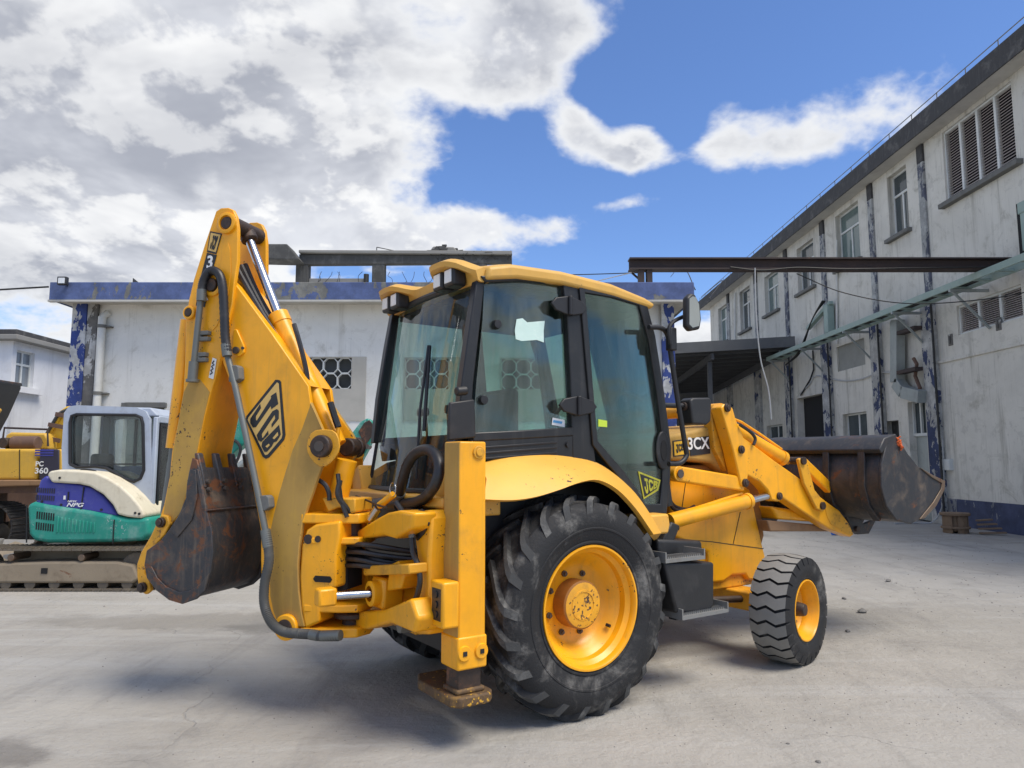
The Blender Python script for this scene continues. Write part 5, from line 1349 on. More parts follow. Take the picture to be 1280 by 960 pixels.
# rear deck under the back window
mb = MB(); mb.prism([(-.80, 1.30), (-.98, 1.36), (-.98, 1.42), (-.86, 1.44), (-.55, 1.43), (-.55, 1.30)], fv, -.80, .80); part(mb, 'rear_deck', 'yellow_pale', bevel=.012)
for s in (-1, 1):
    mb = MB(); mb.prism([(s * .80, 1.3), (s * .80, 1.56), (s * .68, 1.62), (s * .60, 1.44), (s * .60, 1.3)], fu, -.93, -.80)
    part(mb, 'deck_corner', 'yellow_pale', bevel=.012)
mb = MB(); mb.box(-1.02, -.96, -.82, .82, 1.25, 1.345); part(mb, 'rear_rail', 'black_paint', bevel=.008)

# ---- stabilisers
for s in (-1, 1):
    mb = MB()
    mb.box(-1.0, -.815, *sorted((s * 1.04, s * .85)), .55, 1.765)
    st = part(mb, 'stabiliser', ['yellow', 'yellow_dust'], bevel=.012, segs=3, label='near upright stabiliser leg' if s < 0 else 'far upright stabiliser leg')
    for poly in st.data.polygons:
        if poly.normal.x < -.9: poly.material_index = 1
    mb = MB(); mb.box(-1.006, -.808, *sorted((s * 1.048, s * .842)), .455, .64); part(mb, 'collar', 'yellow', st, bevel=.012, segs=3)
    for u in (-.965, -.85):
        mb = MB(); mb.lathe([(.0, -.012), (.04, -.012), (.045, -.004), (.045, 0)], (u, s * 1.048, .55), (0, -s * -1 if False else (1 if s < 0 else -1), 0), 20); part(mb, 'boss', 'yellow', st)
        mb = MB(); mb.box(u - .013, u + .013, *sorted((s * 1.0605, s * 1.064)), .537, .563); part(mb, 'boss_slot', 'decal_black', st)
    dw = 0 if s < 0 else .22
    mb = MB(); mb.box(-.985, -.83, *sorted((s * 1.015, s * .875)), .31 + dw, .60); part(mb, 'inner_leg', 'grease', st, bevel=.006)
    pd_ = [(-1.04, .62), (-1.04, 1.02), (-1.0, 1.07), (-.80, 1.07), (-.755, 1.02), (-.755, .55), (-.80, .50), (-.98, .50)]
    mb = MB(); mb.prism([(a, s * b) for a, b in pd_], fw, .255 + dw, .315 + dw); mb.box(-1.0, -.81, *sorted((s * 1.03, s * .86)), .315 + dw, .345 + dw); part(mb, 'foot_pad', 'pad_steel', st, bevel=.012, segs=3)
    mb = MB(); mb.cyl((-.87, s * .80, 1.70), (-.87, s * 1.052, 1.70), .04, 18); mb.cyl((-.87, s * 1.052, 1.70), (-.87, s * 1.06, 1.70), .025, 12); part(mb, 'top_pin', 'yellow_worn', st, bevel=.004)
    # lamp guard on the back
    if s < 0:
        hol = [(-1.176,0.957),(-1.036,0.952),(-1.029,0.702),(-1.132,0.672),(-1.162,0.697)]
        mb = MB(); mb.box(-1.11, -1.0, -1.055, -.90, .70, .96)
        gdx = part(mb, 'lamp_guard', 'yellow', st, bevel=.015, segs=3)
        mb = MB(); mb.box(-1.113, -1.108, -1.03, -.925, .74, .92); rl = part(mb, 'rear_lamp', 'decal_black', st, bevel=.01)
        for z in (.775, .83, .885):
            mb = MB(); mb.cyl((-1.113, -.978, z), (-1.12, -.978, z), .02, 14); part(mb, 'lamp_lens', 'seal', st)

# ---- rear frame and side-shift carriage
mb = MB()
for w0, w1 in ((.62, .76), (1.18, 1.32)): mb.box(-.93, -.80, -.86, .86, w0, w1)
part(mb, 'rear_frame', 'yellow', bevel=.01)
mb = MB(); mb.box(-.86, -.78, -.84, .84, .45, 1.3); part(mb, 'rear_plate', 'black_paint')
car = [(-0.582,1.328),(-0.848,1.358),(-0.880,1.308),(-0.855,1.061),(-0.882,0.787),(-0.866,0.637),(-0.713,0.608),(-0.626,0.648),(-0.602,0.716),(-0.685,0.850),(-0.711,1.045),(-0.664,1.186),(-0.528,1.264)]
mb = MB(); mb.prism(car, fu, -1.10, -.93); crg = part(mb, 'carriage_plate', 'yellow', bevel=.02, segs=3)
ov = [(-0.626,1.333),(-0.777,1.361),(-0.851,1.336),(-0.873,1.277),(-0.802,1.210),(-0.719,1.165),(-0.674,1.200),(-0.628,1.259)]
mb = MB(); mb.prism(ov, fu, -1.112, -1.10); part(mb, 'carriage_recess', 'black_paint', crg, bevel=.004)
# arms reaching back to the slew post
mb = MB(); mb.prism([(0.127,1.138),(-0.080,1.193),(-0.335,1.274),(-0.513,1.326),(-0.681,1.350),(-0.892,1.348),(-0.854,1.252),(-0.632,1.176),(-0.460,1.181),(-0.083,1.123),(0.110,1.089)], fu, -1.22, -1.06); part(mb, 'upper_arm', 'yellow', bevel=.02, segs=3)
mb = MB(); mb.prism([(0.440,0.551),(-0.107,0.654),(-0.478,0.726),(-0.699,0.800),(-0.864,0.858),(-0.956,0.760),(-0.909,0.670),(-0.594,0.668),(-0.241,0.564),(0.402,0.467)], fu, -1.22, -1.06); part(mb, 'lower_arm', 'yellow', bevel=.02, segs=3)
mb = MB(); mb.prism([(-0.432,0.992),(-0.558,1.032),(-0.650,0.955),(-0.609,0.868),(-0.403,0.823)], fu, -1.16, -1.04); part(mb, 'gusset', 'yellow', bevel=.012)
mb = MB(); mb.prism([(-0.138,0.954),(-0.836,1.050),(-0.838,0.990),(-0.167,0.895)], fu, -1.22, -1.06); part(mb, 'cylinder_yoke', 'yellow_worn', bevel=.01)
# slew cylinders
for v0, nm in ((-.30, 0), (.26, 1)):
    a = [(-0.350,0.812)][0]
    mb = MB(); mb.cyl((-1.18, v0, .80), (-.86, v0 - .0, .80), .072, 24); mb.lathe([(.072, 0), (.08, 0), (.08, .05), (.05, .055)], (-1.18, v0, .80), (-1, 0, 0), 24); cy = part(mb, 'slew_cylinder', 'yellow', ang=40)
    mb = MB(); mb.cyl((-1.22, v0, .80), (-1.46, v0 * .8, .80), .026, 18); part(mb, 'rod', 'chrome', cy)
    mb = MB(); mb.box(-1.18, -1.03, v0 - .095, v0 + .095, .70, .90); part(mb, 'cylinder_block', 'yellow', cy, bevel=.02)
    mb = MB(); mb.box(-1.56, -1.44, v0 * .8 - .05, v0 * .8 + .05, .745, .855); part(mb, 'rod_eye', 'yellow', cy, bevel=.015)
for k in range(9):
    a = 2 * math.pi * k / 9
    mb = MB(); mb.lathe([(0, -.018), (.014, -.018), (.016, -.006), (.016, 0)], (-1.10 + .03 * math.cos(a), -.30 + .10 * math.sin(a), .945), (0, 0, -1), 6); part(mb, 'flange_bolt', 'yellow_worn')

# ---- kingpost (digging arm axes)
kp = [(0.174,1.232),(-0.011,1.258),(-0.014,1.149),(0.007,1.056),(0.006,0.826),(0.130,0.804),(0.126,0.708),(0.123,0.601),(0.229,0.548),(0.264,0.684),(0.283,0.890),(0.273,1.099),(0.239,1.194)]
mb = MB(); mb.prism(kp, fl_, -.20, .20); kpo = part(mb, 'kingpost', 'yellow', bevel=.018, segs=3)
for (w0, w1, d0, d1) in ((1.235, 1.30, -.14, .28), (1.10, 1.145, -.16, .20), (.66, .71, -.14, .24), (.50, .56, -.14, .26)):
    mb = MB()
    pts = [(d1, -.21), (d1, .21), (.0, .17), (-.11, .12), (-.145, 0), (-.11, -.12), (.0, -.17)]
    mb.prism(pts, lambda p, t: dg(p[0], p[1], t), w0, w1); part(mb, 'pivot_lug', 'yellow', kpo, bevel=.01)
mb = MB(); mb.cyl(dg(0, 0, 1.06), dg(0, 0, 1.24), .055, 20); mb.cyl(dg(0, 0, .56), dg(0, 0, .66), .06, 20); part(mb, 'slew_pin', 'grease', kpo)
mb = MB(); mb.lathe([(.10, 0), (.115, .01), (.115, .035), (.1, .045)], dg(0, 0, .60), (0, 0, 1), 24); part(mb, 'pin_collar', 'grease', kpo)
for p, r in zip([(0.222,1.132),(0.149,1.135)], (.032, .022)):
    mb = MB(); mb.cyl(dg(p[0], -.2, p[1]), dg(p[0], -.207, p[1]), r, 16); part(mb, 'side_plug', 'grease', kpo)
mb = MB(); p = [(0.105,0.878)][0]; mb.prism([(p[0] - .055, p[1] - .02), (p[0] + .055, p[1] - .02), (p[0] + .07, p[1]), (p[0] + .055, p[1] + .02), (p[0] - .055, p[1] + .02), (p[0] - .07, p[1])], fl_, -.206, -.199); part(mb, 'side_slot', 'dark_void', kpo)
mb = MB(); mb.prism([(0.168,1.402),(-0.086,1.401),(-0.089,1.311),(-0.053,1.300),(-0.028,1.326),(0.038,1.340),(0.116,1.307)], fl_, -.14, .10); part(mb, 'top_bracket', 'yellow_worn', kpo, bevel=.01)
# bundle of hoses through the kingpost
for k in range(8):
    z = 1.085 - .038 * (k % 4) * 1.2; o_ = .05 * (k // 4)
    p0 = Vector(dg(.06, -.05 + .12 * (k // 4), z)); 
    p1 = Vector((-1.16, -.33 + o_, z + .01 - .01 * (k % 3))); p2 = Vector((-1.0, -.46 + o_, z - .02)); p3 = Vector((-.88, -.60 + o_, z - .01))
    mb = MB(); mb.tube(smooth_path([p0, p0.lerp(p1, .5) + Vector((-.01, -.04, .012)), p1, p2, p3], 5), .017, 8); mb.tube([p0, p0.lerp(p1, .14)], .024, 8); part(mb, 'hydraulic_hose', 'hose')
mb = MB(); mb.prism([(0.083,1.075),(-0.002,1.088),(-0.010,0.797),(0.062,0.777)], fl_, -.08, .12); part(mb, 'hose_shield', 'dark_void')

# ---- boom
edge = [(0.140,1.858),(0.101,1.799),(0.075,1.724),(0.115,1.655),(0.160,1.544),(0.199,1.432),(0.232,1.348),(0.265,1.247),(0.284,1.099),(0.292,0.964),(0.280,0.804),(0.257,0.676),(0.229,0.566)]
spl = [(0.264,2.048),(0.269,2.015),(0.321,1.874),(0.391,1.726),(0.442,1.574),(0.487,1.426),(0.525,1.274),(0.546,1.166),(0.547,1.032),(0.541,0.899),(0.528,0.740),(0.498,0.637),(0.458,0.561)]
left = [(1.248,2.847),(1.174,3.034),(1.091,3.076),(0.903,2.912),(0.605,2.561),(0.287,2.165)]
back = [(0.430,0.490),(0.495,0.548),(0.548,0.634),(0.599,0.774),(0.614,0.976),(0.623,1.175),(0.685,1.407),(0.892,2.137),(1.076,2.521),(1.214,2.749)]
def ribbon(mb, A, B, m):
    b = len(A); mb.add(A + B, [[i, i + 1, b + i + 1, b + i] for i in range(b - 1)], m)
mb = MB()
for s in (1, -1):
    flat = left + spl + back
    lo_, li_ = s * -.16, s * -.125
    mb.prism(flat, fl_, lo_, li_, 0)
    A = [dg(p[0], s * -.16, p[1]) for p in spl]; B = [dg(p[0], s * -.21, p[1]) for p in edge]
    A2 = [dg(p[0], s * -.125, p[1]) for p in spl]; B2 = [dg(p[0], s * -.175, p[1]) for p in edge]
    ribbon(mb, A, B, 1); ribbon(mb, A2, B2, 0); ribbon(mb, B, B2, 1)
    mb.add([A[0], B[0], B2[0], A2[0]], [[0, 1, 2, 3]], 1); mb.add([A[-1], B[-1], B2[-1], A2[-1]], [[0, 1, 2, 3]], 1)
# web along the back and over the top
for seq in (back, left):
    i0 = [p for p in seq]
    A = [dg(p[0], -.13, p[1]) for p in i0]; B = [dg(p[0], .13, p[1]) for p in i0]
    ribbon(mb, A, B, 0)
boom = part(mb, 'boom', ['yellow', 'yellow_dust'], bevel=.006, label='tall yellow boom with dusty flared lower edge')
foot = [(0.364,0.556)][0]
mb = MB(); mb.cyl(dg(foot[0], -.225, foot[1]), dg(foot[0], .225, foot[1]), .085, 24); b_ = part(mb, 'foot_boss', 'yellow', boom, bevel=.008)
mb = MB(); mb.cyl(dg(foot[0], -.235, foot[1]), dg(foot[0], -.22, foot[1]), .055, 20); part(mb, 'pin', 'grease', boom)
pa = [(0.124,1.746)][0]
for l0, l1, r in ((-.26, -.20, .075), (-.20, -.10, .065), (.09, .20, .065), (.20, .25, .075)):
    mb = MB(); mb.cyl(dg(pa[0], l0, pa[1]), dg(pa[0], l1, pa[1]), r, 24); part(mb, 'boom_pin', 'grease', boom, bevel=.01)
mb = MB(); mb.cyl(dg(pa[0], -.267, pa[1]), dg(pa[0], -.26, pa[1]), .035, 16); part(mb, 'pin_head', 'steel_bolt', boom)
ring = [(pa[0] + .125 * math.cos(t), pa[1] + .125 * math.sin(t) * (1.0 + .1 * math.sin(3 * t))) for t in [2 * math.pi * i / 18 for i in range(18)]]
mb = MB(); mb.prism(ring, fl_, -.214, -.20); part(mb, 'pin_boss', 'yellow_worn', boom, bevel=.004)
# stiffener with a grease point
sp_ = [(0.904,2.588),(0.877,2.587),(0.811,2.467),(0.808,2.415),(0.847,2.388),(0.895,2.402),(0.910,2.437)]
mb = MB(); mb.prism(sp_, fl_, -.176, -.158); b_ = part(mb, 'pin_carrier', 'yellow', boom, bevel=.005)
mb = MB(); q_ = [(0.867,2.433),(0.818,2.448)]; mb.cyl(dg(q_[0][0], -.17, q_[0][1]), dg(q_[0][0], -.195, q_[0][1]), .025, 14); mb.cyl(dg(q_[1][0], -.17, q_[1][1]), dg(q_[1][0], -.182, q_[1][1]), .011, 10); part(mb, 'bolt', 'steel_bolt', boom)
# logo on the boom
def ipx(pts): return pts
L1 = [(0.528,2.213),(0.513,2.209),(0.502,2.197),(0.452,1.827),(0.461,1.793),(0.576,1.673),(0.602,1.664),(0.627,1.677),(0.780,1.936),(0.775,1.962),(0.548,2.213)]
L2 = [(0.533,2.194),(0.519,2.186),(0.475,1.827),(0.480,1.805),(0.587,1.694),(0.603,1.689),(0.613,1.697),(0.760,1.935),(0.756,1.952)]
mb = MB(); mb.prism(L1, fl_, -.1635, -.16); lg = part(mb, 'logo_plate', 'decal_black', boom)
mb = MB(); mb.prism(L2, fl_, -.1655, -.1636); part(mb, 'logo_field', 'decal_tan', boom)
Jl = [(0.535,2.125),(0.515,2.043),(0.568,2.008),(0.576,2.030),(0.689,1.885),(0.713,1.882),(0.737,1.913),(0.738,1.944),(0.662,2.046),(0.654,2.017),(0.693,1.961),(0.692,1.934),(0.684,1.930),(0.574,2.085),(0.577,2.100)]
Cl = [(0.525,2.008),(0.509,1.996),(0.507,1.940),(0.560,1.880),(0.564,1.902),(0.535,1.941),(0.539,1.966),(0.543,1.966),(0.639,1.837),(0.636,1.811),(0.628,1.810),(0.589,1.859),(0.585,1.832),(0.642,1.781),(0.668,1.794),(0.680,1.829),(0.646,1.877),(0.560,1.993)]
Bl = [(0.503,1.898),(0.486,1.831),(0.501,1.806),(0.516,1.784),(0.541,1.776),(0.554,1.750),(0.593,1.712),(0.613,1.712),(0.638,1.751),(0.632,1.781)]
for q_ in (Jl, Cl, Bl):
    mb = MB(); mb.prism(q_, fl_, -.1675, -.1656); part(mb, 'logo_letter', 'decal_black', boom)
for q_ in ([(0.511,1.848),(0.505,1.826),(0.536,1.798),(0.550,1.806)], [(0.578,1.768),(0.571,1.757),(0.589,1.740),(0.605,1.749)]):
    mb = MB(); mb.prism(q_, fl_, -.1690, -.1676); part(mb, 'logo_field', 'decal_tan', boom)
# hose and steel pipe down the near side
def P3(pts, l): return [dg(p[0], l, p[1]) for p in pts]
mb = MB(); mb.tube(smooth_path(P3([(0.915,2.395),(0.861,2.245),(0.790,2.017),(0.666,1.601),(0.545,1.176)], -.215), 5), .022, 12); part(mb, 'steel_pipe', 'pipe', boom)
pth = smooth_path(P3([(0.527,1.179),(0.504,1.085),(0.493,0.980),(0.519,0.843),(0.519,0.719),(0.485,0.628),(0.433,0.569),(0.352,0.534),(0.244,0.531),(0.161,0.532),(0.078,0.527),(-0.050,0.536)], -.24), 14)
rad = [.031 + (.0025 if i % 2 else -.0015) for i in range(len(pth))]
mb = MB(); mb.tube(pth, .03, 12, rad=rad); part(mb, 'corrugated_hose', 'hose_grey', boom, ang=60)
for q_ in ([(0.531,1.190),(0.504,1.074)], [(0.161,0.532),(0.101,0.526)], [(0.078,0.527),(-0.061,0.542)]):
    a, b = P3(q_, -.24)
    mb = MB(); mb.tube([a, Vector(a).lerp(Vector(b), .5), b], .034, 12); part(mb, 'hose_ferrule', 'pipe', boom)
for q_ in ([(0.888,2.287),(0.812,2.233)], [(0.603,1.383),(0.525,1.347)]):
    (a0, z0), (a1, z1) = q_
    mb = MB(); mb.prism([(a0, z0 + .03), (a1 + .02, z0 + .035), (a1, z0 + .02), (a1 - .01, z1 - .01), (a1 + .03, z1 - .035), (a0, z1 - .03)], fl_, -.225, -.16); part(mb, 'pipe_clip', 'sill_grey', boom, bevel=.006)
# hoses over the boom's crown
for k in range(4):
    pts = P3([(0.972,3.016),(0.874,2.846),(0.742,2.659),(0.600,2.487),(0.487,2.320),(0.363,2.133)], -.08 + .045 * k)
    pts = [Vector(p) + Vector((0, 0, .045 + .02 * ((k * 7) % 3) + .02 * math.sin(i * 1.3 + k))) for i, p in enumerate(pts)]
    mb = MB(); mb.tube(smooth_path(pts, 5), .022, 8); part(mb, 'hydraulic_hose', 'hose', boom)
# lifting cylinder between the boom plates
q_ = [(0.050,1.705),(0.138,1.298)]
a, b = [dg(p[0], -.02, p[1]) for p in q_]
mb = MB(); mb.cyl(Vector(a) + Vector((0, 0, -.05)), b, .07, 20); part(mb, 'boom_cylinder', 'yellow')
mb = MB(); mb.tube(smooth_path([dg(.02, -.16, 1.52), dg(.02, -.18, 1.42), dg(-.03, -.14, 1.33), dg(-.06, -.1, 1.28)], 5), .018, 8); part(mb, 'hydraulic_hose', 'hose')
mb = MB(); mb.tube(smooth_path([dg(.06, -.12, 1.56), dg(.01, -.16, 1.40), dg(-.04, -.16, 1.28)], 5), .016, 8); part(mb, 'hydraulic_hose', 'hose')

# ---- dipper
nearp = [(1.093,3.480),(1.051,3.500),(0.988,3.496),(0.946,3.477),(0.916,3.425),(0.897,3.333),(0.886,3.094),(0.905,2.936),(0.917,2.772),(0.956,2.599),(0.989,2.426),(1.027,2.254),(1.068,2.128),(1.108,1.969),(1.150,1.741),(1.174,1.571),(1.215,1.446),(1.237,1.345),(1.274,1.276),(1.366,1.184),(1.434,1.160),(1.466,1.216),(1.425,1.341),(1.388,1.541),(1.379,1.725),(1.341,1.915),(1.306,2.147),(1.304,2.352),(1.316,2.678),(1.297,2.826),(1.263,2.974),(1.178,3.239)]
mb = MB()
top_ = [p for p in nearp]
mb.prism(nearp, fl_, -.185, -.15, 0)
mb.prism([(p[0], p[1]) for p in nearp], fl_, .15, .185, 0)
# front and back webs of the lower box
fw_ = [p for p in nearp[8:19]]; bw_ = [p for p in nearp[21:28]]
for seq in (fw_[2:], bw_):
    ribbon(mb, [dg(p[0] , -.155, p[1]) for p in seq], [dg(p[0], .155, p[1]) for p in seq], 2)
dip = part(mb, 'dipper', ['yellow', 'yellow_dust', 'yellow'], bevel=.006, label='yellow dipper arm hanging from the boom top')
dl = [(1.074,2.140),(1.113,1.969),(1.155,1.741),(1.180,1.571),(1.227,1.435),(1.273,1.288),(1.364,1.190),(1.426,1.172),(1.415,1.330),(1.379,1.541),(1.363,1.725),(1.332,1.915),(1.297,2.146),(1.259,2.215),(1.162,2.235)]
mb = MB(); mb.prism(dl, fl_, -.188, -.1855); part(mb, 'dusty_panel', 'yellow_dust', dip)
rec = [(0.973,3.232),(0.950,3.176),(0.935,3.008),(0.953,2.833),(1.001,2.689),(1.038,2.615),(1.071,2.587),(1.107,2.607),(1.123,2.655),(1.113,2.843)]
mb = MB(); mb.prism(rec, fl_, -.190, -.1865); part(mb, 'side_pressing', 'yellow', dip, bevel=.003)
pv = [(1.079,2.918),(0.985,3.376),(1.276,2.728)]
for p, r, ln in zip(pv, (.055, .055, .035), (.225, .205, .215)):
    mb = MB(); mb.lathe([(r * 1.45, 0), (r * 1.45, .02), (r * 1.25, .026), (r, .026), (r, .01), (0, .01)], dg(p[0], -.185, p[1]), Vector(dg(0, -1, 0)) - Vector(dg(0, 0, 0)), 22); pb = part(mb, 'pin_boss', 'yellow', dip)
    mb = MB(); mb.cyl(dg(p[0], -.185, p[1]), dg(p[0], -ln, p[1]), r * .85, 18); part(mb, 'pin', 'grease', dip, bevel=.004)
# cross shaft for the dipper ram eye
p = pv[1]
mb = MB(); mb.cyl(dg(p[0] - .02, -.15, p[1]), dg(p[0] - .02, .15, p[1]), .06, 18); part(mb, 'cross_shaft', 'grease', dip)
# dipper ram
a, b, c = P3([(0.956,3.349),(0.650,2.699),(0.146,1.761)], 0.0)
dirv = (Vector(c) - Vector(b)).normalized()
mb = MB(); mb.cyl(b, Vector(c), .068, 24); mb.lathe([(.05, -.03), (.074, -.02), (.074, .06), (.068, .06)], b, dirv, 24); ram = part(mb, 'dipper_cylinder', 'yellow', ang=40)
mb = MB(); mb.cyl(Vector(a), Vector(b), .033, 32); part(mb, 'rod', 'chrome', ram)
mb = MB(); mb.cyl(Vector(a) - dirv * .06, Vector(a) + dirv * .06, .062, 18); part(mb, 'rod_eye', 'grease', ram, bevel=.01)
pts = P3([(0.465,2.618),(0.422,2.501),(0.378,2.367),(0.348,2.253),(0.331,2.128)], -.085)
mb = MB(); mb.tube(smooth_path(pts, 5), .018, 8); part(mb, 'hydraulic_hose', 'hose', ram)
pts = P3([(0.164,2.051),(0.123,1.945),(0.096,1.879),(0.101,1.819)], -.07)
mb = MB(); mb.tube(smooth_path(pts[:3], 4), .024, 8, 0); mb.tube(smooth_path(pts[2:] + [dg(.1, -.05, 1.78)], 4), .016, 8, 1); part(mb, 'hydraulic_fitting', ['hose', 'yellow'], ram)
# decals
q_ = [(1.132,3.331),(1.029,3.303),(1.070,3.151),(1.152,3.176)]
mb = MB(); mb.prism(q_, fl_, -.1895, -.186); d0 = part(mb, 'decal', 'decal_black', dip)
q_ = [(1.124,3.318),(1.039,3.295),(1.074,3.166),(1.142,3.187)]
mb = MB(); mb.prism(q_, fl_, -.1915, -.1896); part(mb, 'decal', 'decal_tan', dip)
e1 = Vector(dg(-1, 0, -.28)) - Vector(dg(0, 0, 0)); e2 = Vector(dg(-.28, 0, 1)) - Vector(dg(0, 0, 0))
def deco(txt, m, px, l, h, **k): lettering(txt, m, dip, dg(px[0], l, px[1]), Vector(dg(-1, 0, -.06)) - Vector(dg(0, 0, 0)), Vector(dg(-.3, 0, 1)) - Vector(dg(0, 0, 0)), h, **k)
q_ = [(1.128,3.198),(1.086,3.182),(1.052,3.281),(1.106,3.298)]
block_word('JCB', 'decal_black', dip, [dg(p[0], -.1916, p[1]) for p in q_], .002, Vector(dg(0, -1, 0)) - Vector(dg(0, 0, 0)))
q_ = [(1.152,3.170),(1.066,3.144),(1.107,2.992),(1.139,2.815),(1.150,2.763),(1.228,2.780),(1.204,2.969)]
mb = MB(); mb.prism(q_, fl_, -.1895, -.186); part(mb, 'decal', 'decal_black', dip)
deco('3', 'decal_white', [(1.152,3.055)][0], -.1915, .09, wscale=.9, bold=.003)
deco('C', 'decal_white', [(1.167,2.943)][0], -.1915, .09, wscale=.7, bold=.003)
deco('X', 'decal_white', [(1.188,2.819)][0], -.1915, .09, wscale=.7, bold=.003)
q_ = [(1.060,2.388),(1.025,2.375),(1.045,2.231),(1.087,2.244)]
mb = MB(); mb.prism(q_, fl_, -.1895, -.1885); wsk = part(mb, 'sticker', 'decal_white', dip)
mb = MB()
zz_ = [(1.045,2.364),(1.058,2.347),(1.044,2.335),(1.064,2.324),(1.049,2.306),(1.069,2.296),(1.054,2.278),(1.074,2.267)]
mb.tube(P3(zz_, -.191), .005, 5); part(mb, 'print', 'decal_black', dip)
# auxiliary pipework on the near side of the dipper
pth = smooth_path(P3([(1.141,2.833),(1.138,2.910),(1.117,2.973),(1.078,3.012),(1.029,3.008),(0.986,2.963),(0.960,2.868),(0.937,2.674),(0.923,2.530),(0.900,2.414)], -.235), 10)
rad = [.031 + (.002 if i % 2 else -.001) for i in range(len(pth))]
mb = MB(); mb.tube(pth, .03, 12, rad=rad); part(mb, 'corrugated_hose', 'hose', dip, ang=60)
for q_ in ([(1.142,2.881),(1.142,2.798)], [(0.916,2.472),(0.898,2.385)]):
    a, b = P3(q_, -.235); mb = MB(); mb.tube([a, b], .034, 12); part(mb, 'hose_ferrule', 'pipe', dip)
mb = MB(); mb.tube(P3([(1.152,2.813),(1.171,2.544),(1.186,2.324)], -.23), .022, 12); part(mb, 'steel_pipe', 'pipe', dip)
a, b = P3([(1.185,2.358),(1.191,2.231)], -.23); mb = MB(); mb.tube([a, b], .034, 12); mb.cyl(b, Vector(b) + Vector((0, 0, -.02)), .045, 12); part(mb, 'pipe_coupling', 'pipe', dip)
for q_ in ([(1.169,2.582),(1.082,2.508)], [(1.174,2.425),(1.095,2.357)]):
    (a0, z0), (a1, z1) = q_
    mb = MB(); mb.prism([(a0, z0), (a1, z0), (a1, z0 - .03), (a0 - .02, z0 - .03), (a0 - .02, z1 + .03), (a1, z1 + .03), (a1, z1), (a0, z1)], fl_, -.225, -.185); part(mb, 'pipe_clip', 'sill_grey', dip, bevel=.005)
# bucket ram rod along the back of the dipper
a, b = P3([(1.526,1.866),(1.591,1.269)], 0.0)
a2, b2 = P3([(1.365,1.946),(1.433,1.226)], -.1)
q_ = [(1.319,2.677),(1.305,2.558),(1.326,2.205),(1.352,1.944),(1.374,1.725),(1.386,1.684),(1.401,1.707),(1.400,1.915),(1.369,2.206),(1.344,2.500)]
mb = MB(); mb.tube(P3([(1.367,2.693),(1.396,2.334),(1.428,1.919),(1.442,1.743)], -.10), .055, 14); part(mb, 'bucket_cylinder', 'yellow')
mb = MB(); mb.tube(P3([(1.442,1.743),(1.494,1.267)], -.10), .03, 12); part(mb, 'bucket_rod', 'pipe')

# ---- tipping link and digging bucket
lnk = [(1.411,1.270),(1.355,1.260),(1.330,1.204),(1.367,1.131),(1.439,1.061),(1.506,1.003),(1.528,0.918),(1.530,0.846),(1.486,0.809),(1.467,0.738),(1.507,0.708),(1.565,0.733),(1.593,0.832),(1.599,0.916),(1.569,1.001),(1.492,1.116),(1.449,1.201)]
for s in (1, -1):
    mb = MB(); mb.prism(lnk, fl_, s * -.225, s * -.19); tl = part(mb, 'bucket_link', 'yellow_worn', bevel=.008)
    for p in [(1.398,1.215),(1.529,0.759)]:
        mb = MB(); mb.cyl(dg(p[0], s * -.25, p[1]), dg(p[0], 0, p[1]), .036, 16); mb.cyl(dg(p[0], s * -.265, p[1]), dg(p[0], s * -.25, p[1]), .025, 12); part(mb, 'pin', 'grease', tl, bevel=.005)
BL = .30
sidep = [(1.101,1.672),(1.060,1.656),(1.029,1.573),(0.995,1.437),(0.961,1.302),(0.915,1.185),(0.894,1.036),(0.907,0.903),(0.939,0.780),(1.013,0.718),(1.123,0.680),(1.230,0.701),(1.342,0.759),(1.430,0.842),(1.463,0.928),(1.449,1.027),(1.337,1.096),(1.254,1.186),(1.186,1.286),(1.139,1.397),(1.137,1.484),(1.123,1.573)]
shell = [(1.051,1.606),(1.009,1.453),(0.975,1.318),(0.929,1.195),(0.907,1.035),(0.920,0.908),(0.952,0.795),(1.021,0.734),(1.124,0.701),(1.225,0.717),(1.330,0.776),(1.410,0.854),(1.442,0.929)]
i_ = [(p[0] + .02, p[1] + .012) for p in shell]
# inner skin offset towards the hollow
cx_ = sum(p[0] for p in shell) / len(shell); cz_ = sum(p[1] for p in shell) / len(shell) + .1
inn = [(p[0] + (cx_ - p[0]) * .06, p[1] + (cz_ - p[1]) * .06) for p in shell]
mb = MB(); mb.prism(shell + inn[::-1], fl_, -BL + .02, BL - .02); bk = part(mb, 'digging_bucket', 'bucket_steel', bevel=.006, label='rust streaked black digging bucket curled under the dipper')
for s in (-1, 1):
    mb = MB(); mb.prism(sidep, fl_, s * (BL - .02), s * BL); part(mb, 'side_plate', 'bucket_steel', bk, bevel=.006)
    q_ = [(1.444,0.918),(1.425,0.843),(1.337,0.761),(1.226,0.702),(1.118,0.682),(1.009,0.719),(0.935,0.781),(0.909,0.898),(0.976,0.821),(1.058,0.775),(1.150,0.759),(1.258,0.791),(1.336,0.847),(1.389,0.921)]
    mb = MB(); mb.prism(q_, fl_, s * BL, s * (BL + .012)); part(mb, 'wear_plate', 'bucket_steel', bk, bevel=.004)
    sd = [(1.256,1.176),(1.125,1.342),(1.126,1.485),(1.106,1.595),(1.059,1.584),(1.035,1.409),(1.072,1.246),(1.185,1.123)]
    mb = MB(); mb.prism(sd, fl_, s * BL, s * (BL + .01)); part(mb, 'side_cutter', 'bucket_steel', bk, bevel=.004)
lip = [(1.070,1.595),(1.044,1.595),(1.002,1.453),(0.972,1.318),(0.994,1.312),(1.035,1.453)]
mb = MB(); mb.prism(lip, fl_, -BL - .005, BL + .005); part(mb, 'cutting_lip', 'bucket_steel', bk, bevel=.004)
